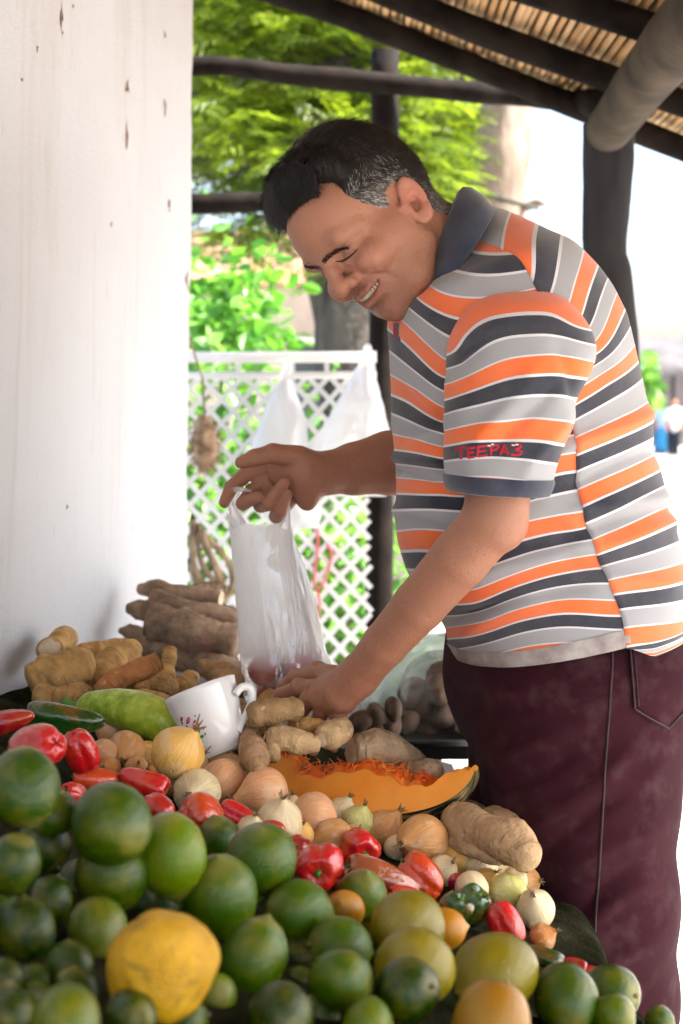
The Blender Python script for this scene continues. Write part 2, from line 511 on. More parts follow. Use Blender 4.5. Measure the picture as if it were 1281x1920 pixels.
# ------------------------------------------------------------------ trees and plants
def sprays(C, U, length, nl, lw, ll, rng, droop=0.5):
    """fern-like conifer sprays: C centres (n,3), U directions (n,3); returns V, quads, tint"""
    n = len(C)
    U = U / np.linalg.norm(U, axis=1)[:, None]
    up = np.array([0, 0, 1.0])
    S = np.cross(U, up); S /= np.linalg.norm(S, axis=1)[:, None] + 1e-9
    roll = rng.uniform(-0.6, 0.6, n)
    Nn = np.cross(S, U)
    S2 = S * np.cos(roll)[:, None] + Nn * np.sin(roll)[:, None]
    N2 = np.cross(S2, U)
    t = np.linspace(0.05, 1, nl)
    Ln = length * rng.uniform(0.6, 1.25, n)
    ax = C[:, None] + U[:, None] * (t[None, :, None] * Ln[:, None, None]) - up * (droop * (t ** 2)[None, :, None] * Ln[:, None, None] * 0.5)
    V = []
    for side in (-1, 1):
        taper = (np.sin(np.pi * np.clip(t * 0.85 + 0.12, 0, 1)))[None, :, None]
        dr = U[:, None] * 0.62 + side * S2[:, None] * 0.78 - up * 0.12 + rng.normal(0, 0.10, (n, nl, 3))
        dr /= np.linalg.norm(dr, axis=2)[..., None]
        l = ll * taper * rng.uniform(0.75, 1.2, (n, nl, 1))
        w = np.cross(dr, N2[:, None]); w /= np.linalg.norm(w, axis=2)[..., None] + 1e-9
        w = w * lw * 0.5
        a = ax; b = ax + dr * l * 0.55 + w; c = ax + dr * l - up * 0.12 * l; d_ = ax + dr * l * 0.55 - w
        V.append(np.stack([a, b, c, d_], 2))
    V = np.stack(V, 1)                       # n,2,nl,4,3
    tint = np.broadcast_to(rng.uniform(0, 1, n)[:, None, None, None] ** 1.9 * 0.75 + rng.uniform(0, .25, (n, 2, nl, 1)), V.shape[:-1])
    V = V.reshape(-1, 3)
    return V, np.arange(len(V)).reshape(-1, 4), tint.reshape(-1)

def leaves(C, Dr, size, rng, asp=0.5):
    """ovate leaves folded along the midrib: two quads each"""
    n = len(C)
    Dr = Dr / (np.linalg.norm(Dr, axis=1)[:, None] + 1e-9)
    R = rng.normal(0, 1, (n, 3)); S = np.cross(Dr, R); S /= np.linalg.norm(S, axis=1)[:, None] + 1e-9
    N = np.cross(S, Dr)
    s = size * rng.uniform(0.6, 1.3, n)[:, None]
    tip = C + Dr * s
    m1 = C + Dr * s * 0.35; m2 = C + Dr * s * 0.75
    w1 = S * s * asp * 0.5; w2 = S * s * asp * 0.33; f = N * s * 0.10
    V = np.stack([C, m1 + w1 + f, m2 + w2 + f, tip, m2 - w2 + f, m1 - w1 + f], 1).reshape(-1, 3)
    b = np.arange(n)[:, None] * 6
    Q = np.concatenate([b + np.array([[0, 1, 2, 3]]), b + np.array([[0, 3, 4, 5]])])
    tint = np.repeat(rng.uniform(0, 1, n), 6)
    return V, Q, tint

def trunk_obj(e, pts, rad, mat, seed, k=26, n=16, name='trunk'):
    P = spline(pts, k); R = np.interp(np.linspace(0, 1, k), np.linspace(0, 1, len(rad)), rad)
    V, f = tube(P, R, n, 0.16, 5, seed)
    return obj(name, mesh_np(name, V, f), mat, e)

def conifer():
    rng = np.random.default_rng(11)
    b = W(690, 770 + 1.2 * F / 6.0, 6.0)
    e = empty('conifer_tree', b, 'tall conifer with bright green feathery sprays and grey trunk behind the fence', 'tree', 'trees behind the fence')
    trunk_obj(e, [tuple(W(705, 1320, 6.0)), tuple(W(690, 900, 6.0)), tuple(W(655, 600, 6.0)), tuple(W(640, 300, 6.3)), tuple(W(700, -300, 6.8)), tuple(W(690, -1100, 7))], [0.21, 0.17, 0.155, 0.17, 0.14, 0.05], M['bark'], 3)
    # limbs
    limbs = []
    for k in range(50):
        z = rng.uniform(1.9, 5.2); a = rng.uniform(0, 2 * np.pi)
        p0 = np.array([W(690, 300, 6.4)[0] + 0.0, 6.45, z]); L = rng.uniform(0.9, 2.0) * (1 - (z - 2) / 6) * (.45 if math.cos(a) > .2 and z < 3.2 else 1)
        dr = np.array([math.cos(a), math.sin(a) * 0.75, rng.uniform(-0.05, 0.35)])
        p1 = p0 + dr * L * .5 + [0, 0, .05]; p2 = p0 + dr * L - [0, 0, .12 * L]
        limbs.append((p0, p1, p2))
        V, f = tube(spline([p0, p1, p2], 8), np.linspace(0.035, 0.008, 8), 6)
        if k < 30: obj('limb', mesh_np('limb', V, f), M['bark'], e)
    Cs, Us = [], []
    for p0, p1, p2 in limbs:
        S = spline([p0, p1, p2], 40)
        for q in range(34):
            t = rng.uniform(0.2, 1); p = S[int(t * 39)]
            out = (p2 - p0) / np.linalg.norm(p2 - p0) + rng.normal(0, 0.55, 3); out[2] *= 0.5
            Cs.append(p + rng.normal(0, 0.07, 3)); Us.append(out)
    # drooping branch curtains in view, layered like shelves
    for (px, py, d, sx, sy, n) in [(470, 60, 6.2, 130, 45, 90), (600, 40, 6.3, 150, 40, 90), (430, 200, 6.0, 90, 45, 60), (560, 110, 6.6, 160, 40, 70),
                                   (620, 190, 6.1, 130, 30, 80), (500, 270, 5.9, 110, 35, 80), (790, 110, 6.4, 60, 40, 70), (790, 280, 6.0, 60, 35, 70),
                                   (800, 220, 6.7, 60, 40, 50), (680, 260, 6.3, 120, 50, 50), (440, 330, 6.5, 100, 40, 60), (470, 430, 6.3, 90, 35, 70),
                                   (800, 340, 6.2, 60, 25, 30), (400, 120, 6.8, 90, 60, 60), (640, 500, 5.7, 40, 20, 14)]:
        for q in range(n):
            p = np.array(W(px + rng.normal(0, sx * .6), py + rng.normal(0, sy * .6), d + rng.normal(0, .18)))
            out = np.array([rng.choice([-1, 1]) * rng.uniform(.3, 1), -rng.uniform(.1, 1), rng.uniform(-.35, .15)])
            Cs.append(p); Us.append(out)
    Cs, Us = np.array(Cs), np.array(Us)
    pq = topx(Cs); keep = ~((pq[:, 0] > 835) & (pq[:, 1] > 120) & (pq[:, 1] < 460))
    Cs, Us = Cs[keep], Us[keep]
    V, Q, tint = sprays(Cs, Us, 0.24, 11, 0.013, 0.085, rng)
    me = mesh_np('crown', V, Q, False); attr(me, 'tint', tint)
    obj('crown', me, M['leaf_conifer'], e)
conifer()

def pale_tree():
    rng = np.random.default_rng(21)
    d = 7.4
    b = W(940, 770 + 1.2 * F / d, d)
    e = empty('pale_tree', b, 'thick pale barked tree trunk with a broken branch stub behind the roof post', 'tree', 'trees behind the fence')
    trunk_obj(e, [tuple(b), tuple(W(940, 800, d)), tuple(W(930, 420, d)), tuple(W(945, 250, d)), tuple(W(960, 60, d)), tuple(W(1000, -400, d + .2))], [0.26, 0.20, 0.155, 0.165, 0.17, 0.12], M['bark_pale'], 4, 40, 22)
    trunk_obj(e, [tuple(W(935, 600, d + .1)), tuple(W(880, 380, d + .1)), tuple(W(880, 220, d + .1)), tuple(W(830, 40, d + .2)), tuple(W(780, -200, d + .3))], [0.12, 0.13, 0.11, 0.09, .05], M['bark'], 8, 30, 16, 'limb')
    trunk_obj(e, [tuple(W(955, 392, d)), tuple(W(985, 388, d - .1)), tuple(W(1008, 380, d - .14)), tuple(W(1024, 384, d - .16))], [0.035, 0.026, 0.024, 0.008], M['bark_pale'], 9, 12, 10, 'broken_stub')
    Cs = np.array([W(960, -260, d + .1)]) + rng.normal(0, 1, (800, 3)) * np.array([1.0, .8, .35]) + np.array([0, 0.2, 1.4])
    V, Q, tint = sprays(Cs, rng.normal(0, 1, (800, 3)) * [1, 1, .5], 0.24, 9, 0.013, 0.08, rng)
    me = mesh_np('crown', V, Q, False); attr(me, 'tint', tint)
    obj('crown', me, M['leaf_conifer'], e)
pale_tree()

def leafy_plant(name, label, cat, group, base, region, n, size, mat, seed, stems=7):
    """region: list of (px, py, d, sx, sy, sd)"""
    rng = np.random.default_rng(seed)
    e = empty(name, base, label, cat, group)
    parts = []
    for k in range(stems):
        r = region[k % len(region)]
        tip = np.array(W(r[0] + rng.normal(0, r[3] * .5), r[1] + rng.normal(0, r[4] * .4), r[2]))
        mid = (np.array(base) + tip) / 2 + rng.normal(0, .05, 3)
        parts.append(tube(spline([np.array(base) + rng.normal(0, .03, 3) * [1, 1, 0], mid, tip], 8), np.linspace(.011, .003, 8), 5))
    V, f = join(parts)
    obj('stems', mesh_np('stems', V, f), M['bark'], e)
    C, D = [], []
    tot = sum(r[3] * r[4] for r in region)
    for r in region:
        m = int(n * r[3] * r[4] / tot)
        p = np.stack([r[0] + rng.normal(0, r[3], m), r[1] + rng.normal(0, r[4], m), r[2] + rng.normal(0, r[5], m)], -1)
        q = Wa(p); q[:, 2] = np.maximum(q[:, 2], 0.03)
        C.append(q); D.append(rng.normal(0, 1, (m, 3)) * [1, 1, .6] + [0, -.3, -.2])
    V, Q, tint = leaves(np.concatenate(C), np.concatenate(D), size, rng, 0.55)
    me = mesh_np('foliage', V, Q, False); attr(me, 'tint', tint)
    obj('foliage', me, mat, e)

leafy_plant('leafy_shrub', 'bushy shrub with broad glossy green leaves standing above the fence rail', 'shrub', None,
            (-0.5, 5.1, 0), [(430, 570, 5.1, 62, 60, .18), (400, 640, 5.0, 60, 60, .2), (450, 640, 5.2, 35, 40, .15)], 560, 0.075, M['leaf_shrub'], 31)
spots = [(380, 800, 4.6, 'low green bush with dark leaves behind the lattice next to the wall', 32),
         (480, 860, 4.9, 'low green bush behind the lattice and the hanging bags', 33),
         (610, 960, 4.6, 'yellow green bush behind the lattice next to the post', 34),
         (430, 1010, 4.5, 'low green bush behind the lattice and the looped vine', 35),
         (650, 1140, 4.4, 'pale green weeds low behind the lattice next to the post', 36),
         (540, 1150, 4.7, 'low green bush behind the lattice and the held bag', 37)]
for px, py, d, lab, sd in spots:
    b = W(px, py, d); b.z = 0
    leafy_plant('low_bush', lab, 'bush', 'bushes behind the fence', b, [(px, py, d, 65, 85, .15), (px, py + 110, d, 75, 70, .15)], 420, 0.07, M['leaf_low'], sd, 6)

def far_hedge():
    rng = np.random.default_rng(41)
    n = 5200
    C = np.stack([rng.uniform(-4.2, 1.6, n), 8.8 + rng.normal(0, .35, n), np.abs(rng.normal(0, .55, n))], -1)
    V, Q, t1 = leaves(C, rng.normal(0, 1, (n, 3)), 0.13, rng, .5)
    me = mesh_np('undergrowth', V, Q, False); attr(me, 'tint', t1)
    o = obj('undergrowth', me, M['leaf_low'])
    tag(o, 'green undergrowth spread along the ground behind the trees', 'undergrowth', None, 'stuff')
    n = 6000
    C = np.stack([rng.uniform(-6, 0.75, n), 12 + rng.normal(0, .5, n), rng.uniform(3.3, 7.5, n)], -1)
    C[:, 2] += 0.5 * vnoise(C * .9)
    U = rng.normal(0, 1, (n, 3)) * [1, 1, .4]
    V, Q, t2 = sprays(C, U, 0.5, 7, 0.05, 0.22, rng)
    me = mesh_np('far_foliage', V, Q, False); attr(me, 'tint', t2)
    o = obj('far_foliage', me, M['leaf_conifer'])
    tag(o, 'dark mass of tree foliage far behind the conifer', 'foliage', None, 'stuff')
far_hedge()

def building(name, loc, w, dp, h, label, wallm, roofm, wins, roof_h=.8):
    e = empty(name, loc, label, 'building', None)
    x, y, _ = loc
    V, f = box((x, y + dp / 2, h / 2), (w, dp, h))
    wl = obj('wall', mesh_np('wall', V, f, False), wallm, e)
    rv = np.array([[x - w / 2 - .3, y - .35, h - .05], [x + w / 2 + .3, y - .35, h - .05], [x + w / 2 + .3, y + dp + .3, h - .05], [x - w / 2 - .3, y + dp + .3, h - .05],
                   [x - w / 2 - .3, y + dp / 2, h + roof_h], [x + w / 2 + .3, y + dp / 2, h + roof_h]])
    obj('roof', mesh_np('roof', rv, [(0, 1, 5, 4), (2, 3, 4, 5), (0, 4, 3), (1, 2, 5), (0, 3, 2, 1)], False), roofm, e)
    for (wx, wz, ww, wh) in wins:
        V, f = box((x + wx, y - 0.02, wz), (ww + .14, .06, wh + .14))
        fr = obj('window', mesh_np('window_frame', V, f, False), M['white_plastic'], e)
        V, f = box((x + wx, y - 0.055, wz), (ww, .02, wh))
        obj('pane', mesh_np('pane', V, f, False), M['glass_dark'], fr)
    return e
building('pale_house', (-1.6, 15, 0), 5.2, 4, 2.55, 'sunlit pale plastered house with clay roof seen through the shrubs', M['plaster_pink'], M['tile'], [(-1.2, 1.4, .8, 1.0), (1.5, 1.4, .8, 1.0)])
building('far_market_house', (12.5, 48, 0), 11, 6, 3.0, 'long pale house at the far side of the sunlit square', M['plaster_far'], M['awning'], [(2.6, 1.5, 1, 1.2)])

def awning():
    e = empty('market_awning', (11.2, 40, 0), 'grey market awning on thin posts across the square', 'awning')
    V = []
    n = 14
    for i in range(n):
        u = i / (n - 1)
        x = 7.9 + 6.5 * u
        V += [(x, 38.4, 2.35 + .12 * math.sin(u * 17) + .1 * random.random()), (x, 41, 3.2 + .1 * math.sin(u * 9)), (x, 38.4, 2.1 + .1 * random.random())]
    fs = []
    for i in range(n - 1):
        a = 3 * i
        fs += [(a, a + 3, a + 4, a + 1), (a, a + 2, a + 5, a + 3)]
    obj('canopy', mesh_np('canopy', np.array(V), fs), M['awning'], e)
    for x in (8.1, 9.0, 10.9, 13.6):
        for y in (38.6, 40.8):
            V, f = tube([(x, y, 0), (x, y, 1.2), (x, y, 2.35 if y < 40 else 3.1)], 0.06, 8)
            obj('pole', mesh_np('pole', V, f), M['bark'], e)
awning()

b = W(1206, 705, 30); b.z = 0
leafy_plant('far_bush', 'dark green bush under the far market awning', 'bush', None, b, [(1206, 706, 30, 9, 14, .3), (1214, 735, 30, 8, 16, .3)], 260, .34, M['leaf_low'], 61, 5)

# ------------------------------------------------------------------ display table
TA, TB, TC = 0.806, -0.28, -0.06        # top of the cloth: z = TA + TB*x + TC*y
def ztop(x, y): return TA + TB * x + TC * y
def xedge(y): return 0.262 - 0.036 * (y - 1.0) + 0.004 * np.sin(y * 9)
def xwall(y): return -0.67 + 0.104 * y + 0.012
M['board'] = mk('table_board', (0.05, 0.038, 0.028), (0.11, 0.08, 0.055), 12, 0.8, 0.4, 40, .003, (3, .3, 1))
t = NT('burlap'); co = t.coord()
c = t.ramp(t.noise(co, 18, 5), [(0.35, (0.010, 0.011, 0.006)), (0.65, (0.036, 0.036, 0.021))])
t.base(c, 0.95, 0.0); t.bump(t.math('ADD', t.noise(co, 260, 3), t.noise(co, 60, 4)), 0.9, 0.004); M['burlap'] = t.m
def table():
    e = empty('display_table', (-0.1, 1.7, 0), 'rough wooden table tilted towards the seller under the produce', 'table')
    y0, y1 = 0.62, 2.95
    for k, (ya, yb) in enumerate([(y0 + i * (y1 - y0) / 9, y0 + (i + 1) * (y1 - y0) / 9 - .006) for i in range(9)]):
        V = []
        for y in (ya, yb):
            for x in (float(xwall(y)) + .004, float(xedge((ya + yb) / 2)) - .03):
                for dz in (-.034, -.010):
                    V.append((x, y, ztop(x, y) + dz))
        fs = [(0, 1, 3, 2), (4, 6, 7, 5), (0, 4, 5, 1), (2, 3, 7, 6), (0, 2, 6, 4), (1, 5, 7, 3)]
        obj('plank', mesh_np('plank', np.array(V), fs, False), M['board'], e)
    for (x, y) in ((.17, .75), (.15, 2.8), (-.45, .75), (-.27, 2.8)):
        V, f = box((x, y, (ztop(x, y) - .034) / 2), (.06, .06, ztop(x, y) - .036))
        obj('leg', mesh_np('leg', V, f, False), M['board'], e)
    for (xa, xb) in ((.17, .15), (-.45, -.27)):
        V, f = tube([(xa, .79, .42), (xb, 2.76, .36)], .022, 6)
        obj('brace', mesh_np('brace', V, f, False), M['board'], e)
    # burlap cloth lying on the planks and hanging over the edge
    ny = 150; us = np.concatenate([np.linspace(0, 1, 46), 1 + np.linspace(0.02, 1, 16)])
    ys = np.linspace(0.6, 2.2, ny)
    P = np.zeros((len(us), ny, 3))
    for i, u in enumerate(us):
        for j, y in enumerate(ys):
            xe = float(xedge(y)); xw = float(xwall(y)) + .006
            if u <= 1:
                x = xw + (xe - xw) * u; z = ztop(x, y)
            else:
                s = u - 1; a = min(s * 6, 1.35)
                x = xe + 0.03 * math.sin(a) + .012 * math.sin(y * 21) * s; z = ztop(xe, y) - 0.03 * (1 - math.cos(a)) - max(0, s - .22) * .17
            P[i, j] = (x, y, z)
    Pn = P.reshape(-1, 3)
    Pn = Pn + 0.0035 * fbm(Pn * 14, 4)[:, None] * np.array([.6, 0, 1]) + np.array([0, 0, .003])
    i = np.arange(len(us) - 1)[:, None] * ny + np.arange(ny - 1)[None]
    Q = np.stack([i, i + ny, i + ny + 1, i + 1], -1).reshape(-1, 4)
    o = obj('burlap_cloth', mesh_np('burlap', Pn, Q), M['burlap'])
    md = o.modifiers.new('thick', 'SOLIDIFY'); md.thickness = 0.004; md.offset = -1
    tag(o, 'dark green brown burlap cloth spread over the table and hanging over its edge', 'cloth')
table()
# ================================================================== PRODUCE
def objcol(t):
    return t.add('ShaderNodeObjectInfo').outputs['Color'], t.add('ShaderNodeObjectInfo').outputs['Random']

def mats_produce():
    # citrus rind, colour of each fruit from the object
    t = NT('citrus_rind'); c, r = objcol(t); co = t.coord()
    off = t.add('ShaderNodeVectorMath', operation='ADD'); t.link(co, off.inputs[0]); t.link(r, off.inputs[1])
    sc = t.add('ShaderNodeVectorMath', operation='SCALE'); sc.inputs['Scale'].default_value = 1.0; t.link(off.outputs[0], sc.inputs[0])
    v = sc.outputs[0]
    n = t.noise(v, 1.5, 3)
    c2 = t.mix(t.ramp(n, [(0.42, (0, 0, 0)), (0.72, (1, 1, 1))]), c, t.mix(0.28, c, (0.30, 0.24, 0.008)))
    n2 = t.noise(v, 5, 4)
    c3 = t.mix(t.ramp(n2, [(0.58, (0, 0, 0)), (0.72, (.35, .35, .35))]), c2, t.mix(0.4, c2, (0.02, 0.05, 0.002)))
    n3 = t.noise(v, 2.2, 6, .7, 1.5)
    c4 = t.mix(t.ramp(n3, [(0.66, (0, 0, 0)), (0.70, (.75, .75, .75))]), c3, (0.36, 0.27, 0.11))
    spz = t.add('ShaderNodeSeparateXYZ'); t.link(co, spz.inputs[0])
    tip = t.ramp(t.math('ABSOLUTE', spz.outputs[2]), [(0.86, (0, 0, 0)), (1.0, (1, 1, 1))])
    c4 = t.mix(t.math('MULTIPLY', tip, .55), c4, t.mix(.6, c4, (.34, .28, .08)))
    pale = t.ramp(t.noise(v, 15, 2), [(.68, (0, 0, 0)), (.74, (1, 1, 1))])
    c4 = t.mix(t.math('MULTIPLY', pale, .18), c4, (.26, .28, .04))
    t.base(c4, 0.26, 0.30); t.b.inputs['Coat Weight'].default_value = .22; t.b.inputs['Coat Roughness'].default_value = .10
    vo = t.add('ShaderNodeTexVoronoi'); vo.inputs['Scale'].default_value = 26; t.link(v, vo.inputs['Vector'])
    t.bump(t.math('ADD', t.math('MULTIPLY', vo.outputs[0], 0.8), t.noise(v, 8, 4)), 0.22, 0.05)
    M['citrus'] = t.m
    # pepper skin
    t = NT('pepper_skin'); c, r = objcol(t); co = t.coord()
    off = t.add('ShaderNodeVectorMath', operation='ADD'); t.link(co, off.inputs[0]); t.link(r, off.inputs[1])
    n = t.noise(off.outputs[0], 1.1, 3)
    c2 = t.mix(t.ramp(n, [(0.45, (0, 0, 0)), (0.75, (1, 1, 1))]), c, t.mix(0.45, c, (0.55, 0.10, 0.01)))
    t.base(c2, 0.16, 0.6); t.b.inputs['Coat Weight'].default_value = 0.5; t.b.inputs['Coat Roughness'].default_value = 0.06
    t.bump(t.noise(off.outputs[0], 3, 3), 0.15, 0.06); M['pepper'] = t.m
    t = NT('pepper_stem'); co = t.coord()
    t.base(t.ramp(t.noise(co, 6), [(0.3, (0.05, 0.17, 0.015)), (0.7, (0.14, 0.32, 0.04))]), 0.5); t.bump(t.noise(co, 15), .4, .03); M['stem'] = t.m
    # onion skin: papery, fine meridian lines
    t = NT('onion_skin'); c, r = objcol(t)
    tc = t.add('ShaderNodeTexCoord'); sp = t.add('ShaderNodeSeparateXYZ'); t.link(tc.outputs['Object'], sp.inputs[0])
    ang = t.math('ARCTAN2', sp.outputs[1], sp.outputs[0])
    cb = t.add('ShaderNodeCombineXYZ'); t.link(ang, cb.inputs[0]); t.link(t.math('MULTIPLY', sp.outputs[2], 0.14), cb.inputs[1]); t.link(r, cb.inputs[2])
    ln = t.noise(cb.outputs[0], 11, 5, .6)
    lines = t.ramp(ln, [(0.40, (0, 0, 0)), (0.62, (1, 1, 1))])
    c2 = t.mix(t.math('MULTIPLY', lines, 0.45), c, t.mix(0.6, c, (0.36, 0.15, 0.04)))
    n = t.noise(t.coord(), 1.4, 4, .6, .8)
    patch = t.ramp(n, [(0.53, (0, 0, 0)), (0.57, (1, 1, 1))])
    c3 = t.mix(t.math('MULTIPLY', patch, 0.5), c2, t.mix(0.65, c2, (0.72, 0.62, 0.42)))
    t.base(c3, 0.3, 0.5); t.bump(t.math('ADD', ln, t.math('MULTIPLY', patch, .5)), 0.25, 0.03)
    t.b.inputs['Subsurface Weight'].default_value = 0.0
    M['onion'] = t.m
    M['onion_dry'] = mk('onion_dry_neck', (0.16, 0.09, 0.04), (0.50, 0.34, 0.17), 9, 0.8, .5, 20, .05, (4, 4, .6))
    # roots: earthy skin with rings
    t = NT('root_skin'); co = t.coord(); tw = t.attr('along'); c, r = objcol(t)
    n = t.noise(co, 38, 5, .6)
    cc = t.mix(t.ramp(n, [(0.36, (0, 0, 0)), (0.64, (1, 1, 1))]), t.mix(0.5, c, (0.17, 0.09, 0.04)), c)
    w = t.add('ShaderNodeTexNoise'); w.inputs['Scale'].default_value = 1.0; w.inputs['Detail'].default_value = 4
    cb = t.add('ShaderNodeCombineXYZ'); t.link(t.math('MULTIPLY', tw, 120.0), cb.inputs[0]); 
    sp = t.add('ShaderNodeSeparateXYZ'); t.link(co, sp.inputs[0])
    t.link(t.math('MULTIPLY', sp.outputs[2], 34.0), cb.inputs[1]); t.link(t.math('MULTIPLY', sp.outputs[1], 34.0), cb.inputs[2]); t.link(cb.outputs[0], w.inputs['Vector'])
    ring = t.ramp(w.outputs[0], [(0.36, (1, 1, 1)), (0.46, (0, 0, 0))])
    cc = t.mix(t.math('MULTIPLY', ring, 0.22), cc, (0.14, 0.075, 0.035))
    spots = t.ramp(t.noise(co, 95, 3), [(0.66, (0, 0, 0)), (0.72, (1, 1, 1))])
    cc = t.mix(t.math('MULTIPLY', spots, .6), cc, (0.72, 0.55, 0.36))
    t.base(cc, 0.82, 0.25)
    t.bump(t.math('SUBTRACT', t.math('ADD', n, t.noise(co, 120, 4)), t.math('MULTIPLY', ring, .35)), 0.9, 0.004)
    M['root'] = t.m
    # cassava bark
    t = NT('cassava_bark'); co = t.coord(); tw = t.attr('along'); c, r = objcol(t)
    n = t.noise(co, 16, 6, .65)
    cc = t.ramp(n, [(0.30, (0.085, 0.055, 0.036)), (0.52, (0.30, 0.205, 0.135)), (0.72, (0.50, 0.37, 0.26))])
    pk = t.ramp(t.noise(co, 9, 3, .5, .6), [(0.58, (0, 0, 0)), (0.64, (1, 1, 1))])
    cc = t.mix(t.math('MULTIPLY', pk, .55), cc, (0.42, 0.20, 0.16))
    t.base(cc, 0.8, .3); t.bump(t.math('ADD', n, t.noise(co, 70, 5)), .9, .006); M['cassava'] = t.m
    M['root_cut'] = mk('cut_root_flesh', (0.50, 0.36, 0.20), (0.76, 0.64, 0.47), 55, 0.7, .5, 90, .002)
    t = NT('squash_skin'); co = t.coord()
    n = t.noise(co, 90, 4, .6); n2 = t.noise(co, 20, 3)
    c = t.ramp(n, [(0.40, (0.20, 0.33, 0.016)), (0.60, (0.38, 0.54, 0.05)), (0.72, (0.60, 0.70, 0.20))])
    c = t.mix(t.ramp(n2, [(0.4, (0, 0, 0)), (.65, (.5, .5, .5))]), c, (0.52, 0.58, 0.05))
    t.base(c, .3, .4); t.bump(n, .25, .004); M['squash'] = t.m
    # pumpkin
    t = NT('pumpkin_rind'); al = t.attr('along'); ac = t.attr('across')
    cb = t.add('ShaderNodeCombineXYZ'); t.link(t.math('MULTIPLY', al, 5.0), cb.inputs[0]); t.link(t.math('MULTIPLY', ac, 10.0), cb.inputs[1])
    n = t.noise(cb.outputs[0], 1.1, 5, .7, .5)
    c = t.ramp(n, [(0.40, (0.018, 0.03, 0.012)), (0.50, (0.035, 0.05, 0.018)), (0.56, (0.48, 0.36, 0.16)), (0.70, (0.58, 0.36, 0.11))])
    t.base(c, .4, .5); t.bump(n, .3, .004); M['rind'] = t.m
    t = NT('pumpkin_flesh'); co = t.coord()
    c = t.ramp(t.noise(co, 14, 4), [(0.3, (0.92, 0.29, 0.02)), (0.62, (0.95, 0.38, 0.05)), (.8, (.95, .50, .17))])
    t.base(c, .42, .4); t.bump(t.noise(co, 80, 4), .3, .003); M['flesh'] = t.m
    M['strings'] = mk('pumpkin_strings', (0.80, 0.12, 0.008), (0.90, 0.26, 0.03), 40, .4, .2)
    t = NT('glazed_china'); t.base((0.80, 0.81, 0.81), .08, .6); M['china'] = t.m
    for nm, c in (('print_pink', (.42, .05, .16)), ('print_rose', (.62, .16, .30)), ('print_green', (.05, .30, .06)), ('print_dark', (.05, .09, .04))):
        t = NT(nm); t.base(c, .15); M[nm] = t.m
    M['fibre'] = mk('husk_fibre', (0.22, 0.14, 0.08), (0.48, 0.34, 0.22), 40, .9, .4)
    M['vine'] = mk('dry_vine', (0.16, 0.11, 0.065), (0.40, 0.30, 0.19), 20, .85, .6, 60, .004)
    M['pink_string'] = mk('pink_string', (0.62, 0.10, 0.13), (0.72, 0.2, .22), 20, .6, .1)
    M['black_tray'] = mk('black_plastic', (0.010, 0.011, 0.011), (0.022, 0.024, 0.023), 12, .35, .15)
    def film(name, col, transp, gloss=.12):
        t = NT(name); t.n.remove(t.b)
        tr = t.add('ShaderNodeBsdfTransparent'); d = t.add('ShaderNodeBsdfDiffuse'); tl = t.add('ShaderNodeBsdfTranslucent')
        g = t.add('ShaderNodeBsdfGlossy'); g.inputs['Roughness'].default_value = .09
        d.inputs[0].default_value = (*col, 1); tl.inputs[0].default_value = (*col, 1)
        co = t.coord((1, 1, .35)); h = t.noise(co, 16, 4, .55, 1.8)
        b = t.add('ShaderNodeBump'); b.inputs['Strength'].default_value = .5; b.inputs['Distance'].default_value = .012; t.link(h, b.inputs['Height'])
        for nd in (d, tl, g): t.link(b.outputs[0], nd.inputs['Normal'])
        m1 = t.add('ShaderNodeMixShader'); m1.inputs[0].default_value = .62; t.link(d.outputs[0], m1.inputs[1]); t.link(tl.outputs[0], m1.inputs[2])
        m2 = t.add('ShaderNodeMixShader')
        thin = t.attr('thin'); t.link(t.math('ADD', transp, t.math('MULTIPLY', thin, .68), True), m2.inputs[0]); t.link(m1.outputs[0], m2.inputs[1]); t.link(tr.outputs[0], m2.inputs[2])
        lw = t.add('ShaderNodeLayerWeight'); lw.inputs['Blend'].default_value = .35; t.link(b.outputs[0], lw.inputs['Normal'])
        fac = t.math('ADD', t.math('MULTIPLY', lw.outputs['Fresnel'], .6), gloss * .6, True)
        m3 = t.add('ShaderNodeMixShader'); t.link(fac, m3.inputs[0]); t.link(m2.outputs[0], m3.inputs[1]); t.link(g.outputs[0], m3.inputs[2])
        t.link(m3.outputs[0], t.out.inputs[0]); return t.m
    M['film'] = film('thin_white_plastic', (.96, .97, .98), .15, .14)
    M['film_dense'] = film('white_plastic_bag', (.88, .89, .90), .12)
    M['film_clear'] = film('clear_plastic', (.10, .10, .09), .80, .03)
    M['film_green'] = film('pale_green_plastic', (.62, .80, .68), .35)
    M['potato'] = mk('dark_potato', (0.05, 0.03, 0.02), (0.19, 0.12, 0.075), 30, .85, .6, 70, .004)
mats_produce()

# ------------------------------------------------------------------ template shapes (unit radius)
def uvsphere(nu=28, nv=18):
    th = np.linspace(0, 2 * np.pi, nu, endpoint=False); ph = np.linspace(0, np.pi, nv)
    return th, ph

def revolve(fn, nu=28, nv=18):
    """fn(theta, t) -> (r, z) arrays, t 0 bottom .. 1 top; closed poles"""
    th = np.linspace(0, 2 * np.pi, nu, endpoint=False); t = np.linspace(0, 1, nv)
    T, H = np.meshgrid(t, th, indexing='ij')
    r, z = fn(H, T)
    V = np.stack([r * np.cos(H), r * np.sin(H), z], -1).reshape(-1, 3)
    i = np.arange(nv - 1)[:, None] * nu; j = np.arange(nu)[None]; j2 = (j + 1) % nu
    Q = np.stack([i + j, i + j2, i + nu + j2, i + nu + j], -1).reshape(-1, 4)
    return V, [Q]

